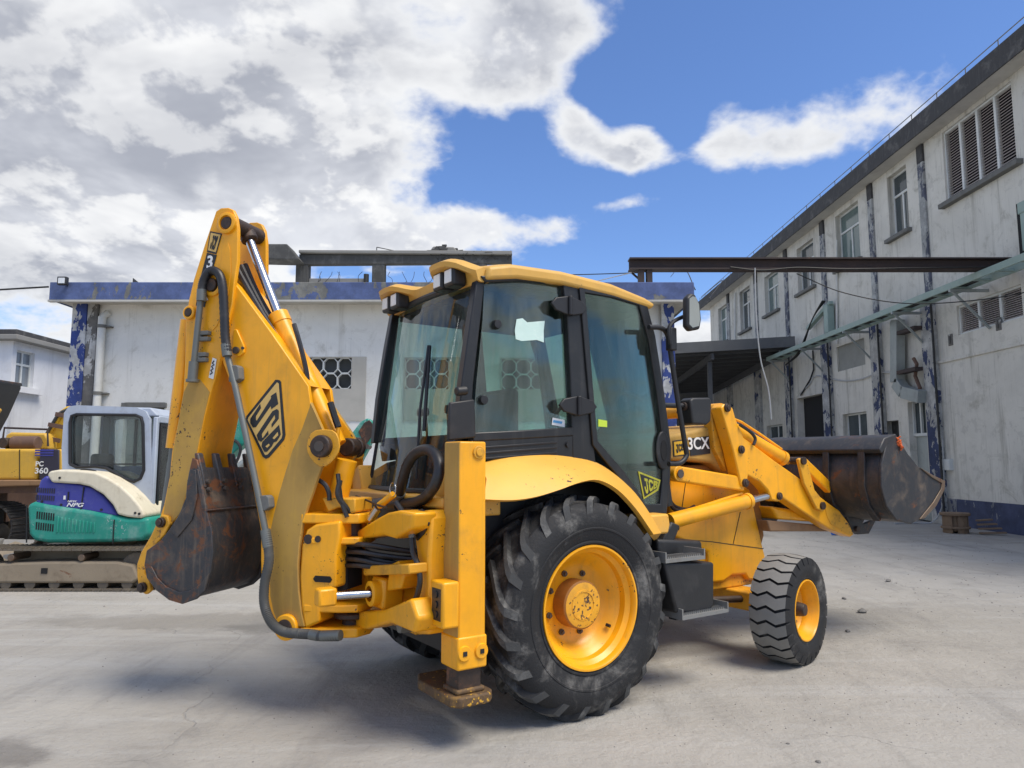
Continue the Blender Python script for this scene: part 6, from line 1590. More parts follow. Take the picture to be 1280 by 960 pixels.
mb = MB(); a = [(0.965,1.313),(0.967,1.296)]; mb.cyl(dg(a[0][0] - .006, -BL, a[0][1]), dg(a[0][0] - .006, BL, a[0][1]), .008, 6); part(mb, 'weld_bead', 'bucket_steel', bk)
tth = [(1.103,1.705),(1.070,1.705),(1.022,1.562),(0.996,1.464),(1.029,1.464),(1.075,1.562)]
for k in range(4):
    l0 = -BL + .045 + k * .17
    mb = MB(); mb.prism(tth, fl_, l0 - .028, l0 + .028)
    a = [(0.999,1.508),(0.986,1.453)]
    tt = part(mb, 'tooth', 'bucket_steel', bk, bevel=.01)
    for z in a:
        mb = MB(); mb.cyl(dg(z[0] + .01, l0, z[1]), dg(z[0] - .018, l0, z[1]), .017, 8); part(mb, 'tooth_bolt', 'steel_bolt', bk)
for s in (-.1, .1):
    q_ = [(1.506,1.277),(1.431,1.221),(1.438,1.095),(1.545,0.989),(1.610,0.894),(1.640,0.699),(1.673,0.754),(1.656,0.927),(1.580,1.091)]
    mb = MB(); mb.prism(q_, fl_, s - .015, s + .015); part(mb, 'hanger_ear', 'bucket_steel', bk, bevel=.005)

# ---- loose hoses behind the cab
mb = MB(); a = smooth_path([(-1.0, .18, 1.36), (-.98, .05, 1.50), (-.96, -.02, 1.66), (-.97, -.10, 1.78), (-.98, -.22, 1.80), (-1.0, -.34, 1.70), (-1.01, -.40, 1.54), (-1.02, -.36, 1.42), (-1.03, -.22, 1.37), (-1.06, -.05, 1.36)], 6)
HB = [(x, z) for x, z in [(-0.203,1.385),(-0.298,1.490),(-0.379,1.618),(-0.470,1.697),(-0.595,1.721),(-0.704,1.685),(-0.780,1.606),(-0.772,1.513),(-0.679,1.436),(-0.526,1.389),(-0.303,1.363),(-0.179,1.346)]]
a = smooth_path([(-1.0 - .02 * math.sin(i), v, w) for i, (v, w) in enumerate(HB)], 6)
mb = MB(); mb.tube(a, .036, 12); hl = part(mb, 'rubber_hose_loop', 'hose')
for e_ in (0, -4):
    mb = MB(); mb.tube([a[e_], a[e_ + 3]], .043, 14); part(mb, 'hose_clip', 'pipe', hl, bevel=.003)
HB = [(-0.480,1.386),(-0.575,1.331),(-0.657,1.263),(-0.703,1.203),(-0.728,1.101),(-0.794,1.037),(-0.828,0.948),(-0.789,0.850),(-0.707,0.767),(-0.643,0.723)]
mb = MB(); mb.tube(smooth_path([(-1.14, v, w) for v, w in HB], 6), .017, 8); part(mb, 'hydraulic_hose', 'hose')
mb = MB(); p = [(-0.711,1.281),(-0.702,1.242),(-0.714,1.185)]
mb.tube([(-1.14, *p[0]), (-1.14, *p[1])], .035, 10); mb.tube([(-1.14, *p[1]), (-1.14, *p[2])], .022, 8); part(mb, 'hose_coupling', 'pipe')
mb = MB(); p = [(-0.643,0.723),(-0.656,0.655)]; mb.tube([(-1.13, *p[0]), (-1.13, *p[1])], .034, 6); mb.cyl((-1.19, *p[1]), (-1.06, *p[1]), .04, 6); part(mb, 'hose_coupling', 'pipe')
# locking pin with its ring and cord
p = [(-0.262,1.354),(-0.396,1.433)]
mb = MB(); mb.tube([(-1.16, *p[0]), (-1.12, *p[1])], .024, 12, 0); part(mb, 'locking_pin', 'yellow', bevel=.004)
p = [(-0.175,1.265),(-0.250,1.343)]
mb = MB(); mb.tube([(-1.18, *p[0]), (-1.16, *p[1])], .03, 12); part(mb, 'pin_tip', 'chrome')
p = [(-0.407,1.464)][0]
mb = MB(); mb.tube([(-1.13, p[0] + .045 * math.cos(t * .4189), p[1] + .045 * math.sin(t * .4189)) for t in range(16)], .004, 6, cap=False); part(mb, 'pull_ring', 'chrome')
mb = MB(); mb.tube(smooth_path([(-1.18, v, w) for v, w in [(0.093,1.405),(-0.121,1.381),(-0.307,1.358),(-0.421,1.354)]], 4), .007, 6); part(mb, 'cord', 'hose')
mb = MB(); mb.tube(smooth_path([(-1.0, v, w) for v, w in [(0.421,1.250),(0.303,1.309),(0.088,1.343),(-0.242,1.349)]], 5), .045, 12); part(mb, 'rubber_hose_loop', 'hose')
mb = MB(); mb.tube(smooth_path(P3([(0.190,1.522),(0.140,1.491),(0.108,1.438),(0.101,1.385)], -.15), 5), .016, 8); part(mb, 'hydraulic_hose', 'hose')

# =================================================================== MINI EXCAVATOR
mx = thing('mini_excavator', 'small tracked excavator with teal base, blue hood, cream cover and pale blue cab', 'mini excavator', (-5.8, 10.1, 0))
def XM(): return MB(mx.location)
def xb(mb, name, mats, parent=mx, **k): return mb.build(name, mats, parent, loc=Z0, **k)
YT = 9.25
def track(mb0, xa, xb_, y0, y1, h):
    """one crawler: closed belt of shoes"""
    r = h / 2; pts = []
    L = xb_ - xa - 2 * r; per = 2 * L + 2 * math.pi * r; n = int(per / .125)
    for i in range(n):
        s = per * i / n
        if s < L: pts.append((xa + r + s, 0.02, 0))
        elif s < L + math.pi * r: a = (s - L) / r; pts.append((xb_ - r + math.sin(a) * r, r - math.cos(a) * r + .02, a))
        elif s < 2 * L + math.pi * r: pts.append((xb_ - r - (s - L - math.pi * r), h + .02, math.pi))
        else: a = (s - 2 * L - math.pi * r) / r; pts.append((xa + r - math.sin(a) * r, r + math.cos(a) * r + .02, math.pi + a))
    for x, z, a in pts:
        c, s = math.cos(a), math.sin(a)
        for dx0, dx1, dz0, dz1 in ((-.058, .058, -.01, .012), (-.05, -.035, -.028, -.01), (.02, .035, -.028, -.01)):
            vs = []
            for y in (y0, y1):
                for dx, dz in ((dx0, dz0), (dx1, dz0), (dx1, dz1), (dx0, dz1)): vs.append((x + dx * c - dz * s, y, z + dx * s + dz * c))
            mb0.add(vs, [[0, 1, 2, 3], [7, 6, 5, 4], [0, 4, 5, 1], [1, 5, 6, 2], [2, 6, 7, 3], [3, 7, 4, 0]])
    return mb0
for y0 in (YT, 10.75):
    xa, xe = -7.15, -4.55
    mb = track(XM(), xa, xe, y0, y0 + .42, .50); tr = xb(mb, 'crawler_track', 'track_steel'); 
    mb = XM(); mb.prism([(xa + .28, .10), (xe - .28, .10), (xe - .2, .16), (xe - .28, .33), (xe - .5, .37), (-5.9, .37), (xa + .4, .34), (xa + .25, .2)], lambda p, t: (p[0], t, p[1]), y0 + .03, y0 + .36); xb(mb, 'track_frame', 'dusty_brown', tr, bevel=.03, segs=3)
    mb = XM(); mb.box(-6.0, -5.92, y0 + .022, y0 + .035, .22, .29); xb(mb, 'frame_hole', 'dark_void', tr)
    for x in (-5.5, -6.4):
        mb = XM(); mb.cyl((x, y0 + .02, .42), (x, y0 + .36, .42), .045, 16); xb(mb, 'top_roller', 'worn_edge', tr, bevel=.008)
    for i in range(7):
        x = xa + .38 + i * .31; mb = XM(); mb.cyl((x, y0 + .05, .09), (x, y0 + .36, .09), .07, 14); xb(mb, 'track_roller', 'track_steel', tr)
    for x in (xa + .27, xe - .27):
        mb = XM(); mb.cyl((x, y0 + .1, .27), (x, y0 + .32, .27), .22, 24); xb(mb, 'idler', 'track_steel', tr, bevel=.02)
mb = XM(); mb.box(-6.6, -5.0, 9.6, 10.8, .28, .48); mb.cyl((-5.75, 10.2, .48), (-5.75, 10.2, .60), .42, 28); xb(mb, 'undercarriage', 'dusty_brown', bevel=.02)
yn = 9.42
fyy = lambda p, t: (p[0], t, p[1])
body = [(-6.346,1.078),(-6.255,1.120),(-6.064,1.078),(-5.536,1.006),(-5.008,0.903),(-4.737,0.913),(-4.715,0.698),(-4.804,0.616),(-5.094,0.596),(-6.029,0.585),(-6.218,0.616),(-6.297,0.698)]
mb = XM(); mb.prism(body, fyy, yn, 10.9); tl = xb(mb, 'counterweight', 'teal', bevel=.05, segs=4, label='scraped teal counterweight')
# vent slots cut dark into the teal side
for i in range(8):
    for j in range(2):
        x0p = 54 + i * 2.9; y0p = 636 + j * 13 + i * .35
        q_ = [((x0p - 640) / 890 * yn, 0)]
        mb = XM(); xx = (x0p - 640) / 890 * yn; zz0 = 1.65 - (y0p + 11 - 576) / 890 * yn; 
        mb.box(xx, xx + .017, yn - .004, yn + .01, zz0, zz0 + .095); xb(mb, 'vent_slot', 'dark_void', tl)
for i in range(11):
    x0p = 80 + i * 4.5; xx = (x0p - 640) / 890 * yn; z0_ = 1.65 - (664 - 576) / 890 * yn
    mb = XM(); mb.box(xx, xx + .022, yn - .012, yn + .01, z0_, z0_ + .21 - i * .008); xb(mb, 'vent_rib', 'teal', tl, bevel=.006)
hood = [(-6.257,1.076),(-6.250,1.273),(-6.217,1.399),(-6.148,1.461),(-6.068,1.378),(-5.686,1.336),(-5.536,1.294),(-5.382,1.190),(-5.247,1.045),(-5.167,0.921),(-5.558,0.983)]
mb = XM(); mb.prism(hood, fyy, 9.46, 10.4); hd = xb(mb, 'engine_hood', 'violet_blue', bevel=.03, segs=3)
for i in range(9):
    for j in range(2):
        xx = (51.5 + i * 2.7 - 640) / 890 * 9.46; z_ = 1.65 - (615 + 9 * j - 576 + i * .15) / 890 * 9.46
        mb = XM(); mb.box(xx, xx + .014, 9.452, 9.47, z_, z_ + .065); xb(mb, 'vent_slot', 'panel_dark', hd)
mb = XM(); mb.box((91 - 640) / 890 * 9.46, (92.5 - 640) / 890 * 9.46, 9.448, 9.47, 1.11, 1.245); xb(mb, 'hood_latch', 'seal', hd)
mb = XM(); mb.box((86 - 640) / 890 * 9.46, (88.5 - 640) / 890 * 9.46, 9.452, 9.47, 1.145, 1.195); xb(mb, 'sticker', 'decal_white', hd)
lettering('NEW', 'decal_white', hd, (-mx.location.x + (91.5 - 640) / 890 * 9.46, 9.446 - mx.location.y, 1.65 - (626.5 - 576) / 890 * 9.46), (1, 0, -.02), (0, 0, 1), .022, 1.6, .0006, shear=.25)
lettering('NPG', 'decal_white', hd, (-mx.location.x + (90.5 - 640) / 890 * 9.46, 9.446 - mx.location.y, 1.65 - (632 - 576) / 890 * 9.46), (1, 0, -.02), (0, 0, 1), .05, 1.5, .0015, shear=.3)
cov = [(-6.103,1.462),(-6.075,1.514),(-5.950,1.535),(-5.686,1.524),(-5.475,1.503),(-5.302,1.430),(-5.127,1.326),(-4.972,1.191),(-4.861,1.067),(-4.791,0.953),(-4.820,0.902),(-5.020,0.922),(-5.147,0.953),(-5.217,1.077),(-5.351,1.212),(-5.536,1.316),(-5.675,1.347),(-6.034,1.368)]
mb = XM(); mb.prism(cov, fyy, 9.41, 10.3); cv = xb(mb, 'cover', 'cream', bevel=.04, segs=4)
mb = XM(); mb.tube(smooth_path([((x - 640) / 890 * 9.6, 9.6, 1.65 - (y - 576) / 890 * 9.6) for x, y in ((104, 592), (106, 587.5), (118, 588), (124, 590), (125, 593))], 4), .017, 8); xb(mb, 'grab_handle', 'seal', cv)
for (xa_, ya_), (xb2, yb2) in (((41, 630), (44, 676)), ((108, 640), (110, 608)), ((150, 648), (150, 677))):
    yy_ = yn - .004 if ya_ > 620 and xa_ != 108 else 9.452
    mb = XM(); mb.obox(((xa_ - 640) / 890 * yy_, yy_, 1.65 - (ya_ - 576) / 890 * yy_), ((xb2 - 640) / 890 * yy_, yy_, 1.65 - (yb2 - 576) / 890 * yy_), .012, .012, up=(0, 1, 0)); xb(mb, 'panel_gap', 'seal', tl if yy_ < 9.44 else hd)
for xa_, ya_, m_ in ((133, 636, 'seal'), (83, 630, 'seal'), (59, 626, 'seal'), (79, 597, 'seal'), (175, 640, 'seal'), (180, 641, 'seal')):
    yy_ = 9.45 if m_ == 'seal' and xa_ < 140 and ya_ > 600 else 9.40
    mb = XM(); c_ = ((xa_ - 640) / 890 * yy_, yy_, 1.65 - (ya_ - 576) / 890 * yy_); mb.cyl(c_, (c_[0], c_[1] + .03, c_[2]), .016, 10); xb(mb, 'bolt', m_, hd if yy_ > 9.42 else cv)
# cab
cabo = [(-6.104,1.391),(-6.144,1.824),(-6.144,2.304),(-6.084,2.392),(-5.975,2.409),(-5.161,2.381),(-5.026,2.326),(-4.965,2.217),(-4.887,1.391),(-4.861,0.898),(-4.969,0.898),(-5.315,1.283)]
wino = [(-6.009,1.607),(-6.047,2.173),(-6.031,2.261),(-5.967,2.282),(-5.154,2.272),(-5.076,2.239),(-5.049,2.151),(-5.003,1.520),(-5.041,1.412),(-5.125,1.369),(-5.235,1.402),(-5.370,1.477),(-5.516,1.553),(-5.659,1.574),(-5.920,1.563)]
n1 = len(cabo); xl0, xr0 = cabo[1][0], cabo[9][0]
zc0, zc1 = .78, cabo[4][1]
for yy in (9.75, 10.85):
    fr = XM(); o_ = cabo; w_ = wino
    vs = [(p[0], yy, p[1]) for p in o_] + [(p[0], yy + (.06 if yy < 10 else -.06), p[1]) for p in o_]
    fr2 = XM()
    # ring built as a bridged pair of outlines
    bmx = bmesh.new()
    vo_ = [bmx.verts.new((p[0], yy, p[1])) for p in o_]; vi_ = [bmx.verts.new((p[0], yy, p[1])) for p in w_]
    eo = [bmx.edges.new((vo_[i], vo_[(i + 1) % len(vo_)])) for i in range(len(vo_))]; ei = [bmx.edges.new((vi_[i], vi_[(i + 1) % len(vi_)])) for i in range(len(vi_))]
    bmesh.ops.triangle_fill(bmx, use_beauty=True, edges=eo + ei, normal=(0, -1, 0))
    bmx.verts.index_update()
    idx = {v: i for i, v in enumerate(bmx.verts)}
    V_ = [tuple(v.co) for v in bmx.verts]; F_ = [[idx[v] for v in f.verts] for f in bmx.faces]; bmx.free()
    dy = .06 if yy < 10 else -.06
    nV = len(V_)
    fr.add(V_ + [(x, y + dy, z) for x, y, z in V_], F_ + [[i + nV for i in f[::-1]] for f in F_])
    for seq in (o_, w_):
        m_ = len(seq)
        fr.add([(p[0], yy, p[1]) for p in seq] + [(p[0], yy + dy, p[1]) for p in seq], [[i, (i + 1) % m_, m_ + (i + 1) % m_, m_ + i] for i in range(m_)])
    if yy < 10: cabx = xb(fr, 'cab', 'pale_blue', ang=40)
    else: xb(fr, 'far_frame', 'pale_blue', cabx, ang=40)
mb = XM(); mb.prism([(xl0 + .02, zc1 - .07), (xl0 + .08, zc1 - .012), (xr0 - .12, zc1 - .03), (xr0 - .01, zc1 - .14), (xr0 - .04, zc1 - .15), (xl0 + .06, zc1 - .1)], fyy, 9.79, 10.81); xb(mb, 'roof', 'pale_blue', cabx, bevel=.02)
mb = XM(); zb_ = .78
for yy in (9.76, 10.78): mb.box(xr0 - .06, xr0 + .0, yy, yy + .07, zb_, zc1 - .16)
mb.box(xr0 - .055, xr0 - .002, 9.83, 10.78, zc1 - .24, zc1 - .14); mb.box(xr0 - .055, xr0 - .002, 9.83, 10.78, zb_, zb_ + .12)
xb(mb, 'front_frame', 'pale_blue', cabx, bevel=.015)
mb = XM(); mb.box(xr0 - .03, xr0 - .026, 9.83, 10.78, zb_ + .12, zc1 - .24); xb(mb, 'front_pane', 'clear_glass', cabx)
mb = XM()
for yy in (9.84, 10.72): mb.box(xr0 - .02, xr0 + .012, yy, yy + .05, zb_ + .14, zc1 - .25)
mb.box(xr0 - .02, xr0 + .012, 9.89, 10.72, zc1 - .29, zc1 - .25); xb(mb, 'front_seal', 'seal', cabx)
for yy in (9.75, 10.85):
    mb = XM(); mb.prism(wino, fyy, yy + (.03 if yy < 10 else -.03), yy + (.034 if yy < 10 else -.034))
    xb(mb, 'side_pane', 'clear_glass', cabx)
mb = XM(); m_ = len(wino); mb.tube([(p[0], 9.745, p[1]) for p in wino] + [(wino[0][0], 9.745, wino[0][1])], .022, 6, cap=False); xb(mb, 'window_seal', 'seal', cabx)
mb = XM(); mb.box(xl0 + .02, xl0 + .06, 9.82, 10.1, zb_, zc1 - .1); mb.box(xl0 + .02, xl0 + .06, 10.6, 10.8, zb_, zc1 - .1); mb.box(xl0 + .02, xl0 + .06, 9.82, 10.8, zb_, 1.55); xb(mb, 'back_panel', 'panel_dark', cabx)
mb = XM(); mb.box(-5.95, -5.45, 10.1, 10.6, 1.0, 1.18); mb.box(-5.98, -5.86, 10.12, 10.58, 1.15, 1.75); xb(mb, 'seat', 'seat_cloth', cabx, bevel=.05, segs=3)
mb = XM(); mb.box(xr0 - .3, xr0 - .08, 10.0, 10.6, zb_, 1.15); xb(mb, 'pedal_box', 'blue_plastic', cabx, bevel=.03)
mb = XM(); zq = 1.65 - (581 - 576) / 890 * 9.8; mb.box(xl0 + .1, xr0 - .1, 9.80, 9.82, zq, zq + .02); xb(mb, 'window_rail', 'seal', cabx)
mb = XM(); mb.box(-5.72, -5.68, 10.80, 10.83, 1.15, 2.3); xb(mb, 'door_post', 'seal', cabx)
# boom and dipper
bmm = [(-5.055,0.827),(-4.860,0.938),(-4.508,1.549),(-4.215,2.056),(-3.976,2.282),(-3.526,2.419),(-3.047,2.373),(-2.860,2.192),(-2.760,1.875),(-2.892,1.762),(-3.260,1.965),(-3.645,1.965),(-3.886,1.762),(-4.182,1.315),(-4.473,0.827),(-4.799,0.629)]
mb = XM(); mb.prism(bmm, fyy, 9.98, 10.22); bo = xb(mb, 'boom', 'teal', bevel=.025, segs=3)
mb = XM(); mb.tube(smooth_path([((x - 640) / 890 * 9.95, 9.95, 1.65 - (y - 576) / 890 * 9.95) for x, y in ((276, 572), (287, 553), (296, 552), (302, 562), (296, 580), (284, 592))], 5), .022, 8); xb(mb, 'hydraulic_hose', 'hose', bo)
mb = XM(); mb.cyl(((230 - 640) / 890 * 9.9, 9.9, 1.65 - (640 - 576) / 890 * 9.9), ((330 - 640) / 890 * 9.9, 9.9, 1.65 - (560 - 576) / 890 * 9.9), .05, 14); mb.cyl(((330 - 640) / 890 * 9.9, 9.9, 1.65 - (560 - 576) / 890 * 9.9), ((352 - 640) / 890 * 9.9, 9.9, 1.65 - (540 - 576) / 890 * 9.9), .03, 10); xb(mb, 'boom_cylinder', 'galv', bo)
dpp = [(-3.044,2.282),(-2.913,2.453),(-2.600,1.830),(-2.443,1.875),(-2.265,2.010),(-2.133,2.192),(-2.033,2.248),(-1.963,2.203),(-1.948,1.999),(-2.012,1.830),(-2.164,1.538),(-2.269,1.248),(-2.349,0.827),(-2.468,0.279),(-2.624,0.279),(-2.508,0.938),(-2.520,1.382),(-2.802,1.762)]
mb = XM(); mb.prism(dpp, fyy, 10.0, 10.2); dp_ = xb(mb, 'dipper', 'teal', bevel=.02, segs=3)
q_ = [(-2.154,2.052),(-2.078,2.175),(-2.001,2.220),(-1.955,2.164),(-1.951,1.996),(-2.049,1.873),(-2.107,1.962)]
mb = XM(); mb.prism(q_, fyy, 9.985, 9.998); xb(mb, 'worn_plate', 'grease', dp_, bevel=.004)
q_ = [(-2.149,1.817),(-2.038,1.850)]
mb = XM(); mb.cyl((q_[0][0], 9.97, q_[0][1]), (q_[0][0], 10.2, q_[0][1]), .03, 12); mb.cyl((q_[1][0], 9.97, q_[1][1]), (q_[1][0], 10.2, q_[1][1]), .04, 12); xb(mb, 'pins', 'steel_bolt', dp_)
bkt = [(-2.624,0.279),(-2.446,0.279),(-2.374,0.062),(-2.435,-0.133),(-2.633,-0.176),(-2.813,-0.089),(-2.885,0.116)]
mb = XM(); mb.prism(bkt, fyy, 9.85, 10.35); xb(mb, 'bucket', 'bucket_steel', bevel=.02)

# =================================================================== LARGE YELLOW EXCAVATOR BEHIND
lx = thing('large_excavator', 'dusty yellow crawler excavator with a dark numbered panel, behind the small one', 'excavator', (-10.2, 13.5, 0))
def EM(): return MB(lx.location)
def eb(mb, name, mats, parent=lx, **k): return mb.build(name, mats, parent, loc=Z0, **k)
q_ = [(-11.057,1.867),(-8.642,1.867),(-8.602,1.304),(-11.005,1.304)]
mb = EM(); mb.prism(q_, fyy, 13.0, 13.5); sidep_ = eb(mb, 'side_door', 'excavator_yellow', bevel=.05, segs=4)
q_ = [(-8.957,1.852),(-8.946,1.852),(-8.905,1.305),(-8.917,1.305)]; mb = EM(); mb.prism(q_, fyy, 12.993, 13.01); eb(mb, 'door_gap', 'seal', sidep_)
q_ = [(-8.575,1.865),(-8.228,1.851),(-8.191,1.307),(-8.550,1.307)]
mb = EM(); mb.prism(q_, fyy, 12.98, 13.3); pn = eb(mb, 'number_panel', 'panel_dark', bevel=.015)
for h_, (a, b) in enumerate(((562, 564), (565, 567), (568.5, 570))):
    z0_ = 1.65 - (b - 576) / 890 * 12.98; z1_ = 1.65 - (a - 576) / 890 * 12.98
    mb = EM(); mb.box((46.5 - 640) / 890 * 12.98, (69.5 - 640) / 890 * 12.98, 12.974, 12.982, z0_, z1_); eb(mb, 'stripe', 'violet_blue', pn)
def etext(t, x, y, h, ws): lettering(t, 'decal_white', pn, ((x - 640) / 890 * 12.97 - lx.location.x, 12.97 - lx.location.y, 1.65 - (y - 576) / 890 * 12.97), (1, 0, 0), (0, 0, 1), h, ws, .003)
etext('PC', 48, 582.5, .085, 1.0); etext('360', 47.5, 591.5, .10, 1.15)
q_ = [(-8.293,1.867),(-8.175,1.852),(-8.138,1.304),(-8.254,1.304)]; mb = EM(); mb.prism(q_, fyy, 13.0, 13.3); eb(mb, 'side_door', 'excavator_yellow', bevel=.03)
q_ = [(-10.921,1.307),(-8.047,1.307),(-8.041,1.222),(-10.905,1.136)]; mb = EM(); mb.prism(q_, fyy, 12.9, 13.5); eb(mb, 'deck_edge', 'rust_plate', bevel=.02)
q_ = [(-10.990,1.132),(-8.046,1.218),(-8.036,1.075),(-10.982,1.047)]; mb = EM(); mb.prism(q_, fyy, 13.1, 13.6); eb(mb, 'underframe', 'muffler_rust')
q_ = [(-9.731,2.150),(-9.643,2.196),(-8.971,2.181),(-8.902,2.074),(-8.887,1.862),(-9.740,1.862)]; mb = EM(); mb.prism([(p[0], p[1]) for p in q_], fyy, 13.7, 14.0); eb(mb, 'engine_cover', 'excavator_yellow', bevel=.04)
mb = EM(); z_ = 1.65 + 22 / 890 * 13.3; mb.cyl(((18 - 640) / 890 * 13.3, 13.3, z_), ((50 - 640) / 890 * 13.3, 13.3, z_), .13, 18); eb(mb, 'muffler', 'muffler_rust', bevel=.02)
mb = EM(); mb.cyl(((7 - 640) / 890 * 13.3, 13.35, z_), ((19 - 640) / 890 * 13.3, 13.35, z_), .08, 14); mb.cyl(((12 - 640) / 890 * 13.3, 13.15, z_), ((12 - 640) / 890 * 13.3, 13.4, z_), .1, 14); eb(mb, 'turbo_pipe', 'grease', bevel=.01)
mb = EM(); z_ = 1.65 + 41 / 890 * 13.5
mb.tube([((x - 640) / 890 * 13.4, 13.4, 1.65 + y / 890 * 13.4) for x, y in ((5, 22), (6, 41), (60, 39), (62, 18))], .02, 8); eb(mb, 'hand_rail', 'rust_beam')
bmm = [(-9.274,1.868),(-9.116,2.291),(-8.949,2.605),(-8.799,2.716),(-8.705,2.732),(-8.670,2.212),(-8.742,1.868)]
mb = EM(); mb.prism(bmm, fyy, 14.0, 14.25); bo = eb(mb, 'boom', 'excavator_yellow_bright', bevel=.03)
for k in range(6):
    mb = EM(); off = k * 1.6
    mb.tube(smooth_path([((x - 640) / 890 * 13.9, 13.94 + .05 * k, 1.65 - (y - 576) / 890 * 13.9) for x, y in ((50 + off, 560), (56 + off * 1.2, 546), (64 + off * 1.4, 530), (72 + off * 1.4, 517), (86 + off, 510))], 4), .03, 6)
    eb(mb, 'hydraulic_hose', 'excavator_yellow_bright' if k % 2 else 'hose_grey', bo)
for k in range(3):
    mb = EM(); c_ = [(60, 548), (68, 532), (76, 519)][k]; x = (c_[0] - 640) / 890 * 13.85; z = 1.65 - (c_[1] - 576) / 890 * 13.85
    mb.obox((x - .12, 13.86, z + .02), (x + .25, 13.86, z - .05), .03, .08); eb(mb, 'hose_clamp', 'muffler_rust', bo)
for y0 in (13.0, 15.2):
    mb = track(EM(), -14.5, -9.0, y0, y0 + .6, .85); tr = eb(mb, 'crawler_track', 'tread_groove')
    mb = EM(); mb.box(-14.0, -9.5, y0 + .1, y0 + .5, .2, .75); eb(mb, 'track_frame', 'dark_void', tr)
    for i in range(6):
        mb = EM(); x = -13.9 + i * .87; mb.cyl((x, y0 + .03, .3), (x, y0 + .5, .3), .2, 16); eb(mb, 'track_roller', 'track_steel', tr)
mb = EM(); mb.box(-13.5, -9.6, 13.7, 15.0, .5, 1.05); mb.box(-14.0, -9.6, 13.5, 15.0, 1.05, 1.25); eb(mb, 'undercarriage', 'muffler_rust')

# black bucket reaching in at the left edge, on its arm
ob = thing('excavator_bucket', 'black digging bucket reaching in at the left edge on a raised arm', 'bucket', (-8.0, 11.0, 0))
def OM(): return MB(ob.location)
q_ = [(-8.993,2.939),(-8.105,2.912),(-8.099,2.832),(-8.264,2.383),(-8.399,2.094),(-8.520,1.963),(-8.918,2.015)]
mb = OM(); mb.prism(q_, fyy, 10.9, 11.7); b_ = mb.build('shell', 'black_paint', ob, loc=Z0, bevel=.03, segs=3)
mb = OM(); q_ = [(-9.018,2.955),(-8.114,2.929),(-8.110,2.875),(-9.012,2.889)]; mb.prism(q_, fyy, 10.87, 11.73); mb.build('lip', 'bucket_steel', ob, loc=Z0, bevel=.01)
mb = OM(); mb.obox((-8.3, 11.3, 2.3), (-9.4, 11.3, 3.0), .3, .4); mb.obox((-9.4, 11.3, 3.0), (-10.2, 11.3, .0), .35, .5); mb.build('arm', 'excavator_yellow', ob, loc=Z0, bevel=.03)

# =================================================================== SMALL THINGS
def slab(name, label, cat, pts, z0, z1, m):
    c = Vector((sum(p[0] for p in pts) / len(pts), sum(p[1] for p in pts) / len(pts), z0))
    mb = MB(c); mb.prism(pts, fw, z0, z1); return tag(mb.build(name, m, None, bevel=.03), label, cat)
p = [(-8.566,12.159),(-8.161,12.456),(-8.662,13.209),(-9.317,13.209)]
slab('concrete_block', 'low dusty concrete block on the ground behind the small excavator tracks', 'block', [(-8.6, 11.5), (-7.0, 11.4), (-6.95, 12.1), (-8.6, 12.3)], 0.0, .33, 'concrete_light')
dt = MB((-7.7, 11.3, 0)); nx_ = 18
r_ = random.Random(9)
dirt = thing('dirt_heap', 'small heap of brown dirt and rubble behind the small excavator', 'dirt heap', (-7.5, 11.0, 0))
mb = MB(dirt.location); vs = []; 
for i in range(13):
    for j in range(9):
        x = -8.9 + i * .22; y = 10.5 + j * .14; e = max(0, 1 - ((i - 6) / 6.2) ** 2) * max(0, 1 - ((j - 4) / 4.2) ** 2)
        vs.append((x, y, -.02 + .42 * e ** .7 * (1 + r_.uniform(-.25, .25))))
fs = [[i * 9 + j, (i + 1) * 9 + j, (i + 1) * 9 + j + 1, i * 9 + j + 1] for i in range(12) for j in range(8)]
mb.add(vs, fs); mb.build('soil', 'dusty_brown', dirt, loc=Z0, ang=60)
rubble(dirt, -7.6, 10.9, .12, .5, .3, .12, 50, 'concrete_light', 11, .03, .1)

# wooden drum and boards against the long wall
pd0 = [(10.584,16.684)][0]
wd = thing('wooden_drum', 'small broken brown wooden cable drum standing against the long grey wall', 'drum', (pd0[0] - .35, pd0[1], 0))
wx, wy = wd.location.x, wd.location.y
for z0_, z1_, r in ((.40, .46, .31), (.10, .15, .30)):
    mb = MB(wd.location); mb.cyl((wx, wy, z0_), (wx, wy, z1_), r, 20); mb.build('flange', 'wood_old', wd, loc=Z0, bevel=.008)
mb = MB(wd.location); mb.cyl((wx, wy, .05), (wx, wy, .42), .2, 20); mb.build('core', 'wood_old', wd, loc=Z0)
for i in range(14):
    a = 2 * math.pi * i / 14 + .1
    if i in (9, 12): continue
    mb = MB(wd.location); mb.obox((wx + .24 * math.cos(a), wy + .24 * math.sin(a), 0), (wx + .24 * math.cos(a), wy + .24 * math.sin(a), .40), .12, .03, up=(math.cos(a), math.sin(a), 0)); mb.build('stave', 'wood_old', wd, loc=Z0, bevel=.005)
for k in range(4):
    mb = MB((wx + .5, wy - .2, 0)); y = wy - .45 + .02 * k; z = .04 + .09 * k
    mb.obox((wx + .25, y, z), (wx + .75 - .05 * k, y - .15 + .06 * k, z + .02), .1, .035)
    tag(mb.build('board', 'wood_old', None, bevel=.005), ['lowest', 'second lowest', 'third', 'topmost'][k] + ' weathered board of the little stack leaning beside the drum', 'board', 'boards beside the wooden drum')
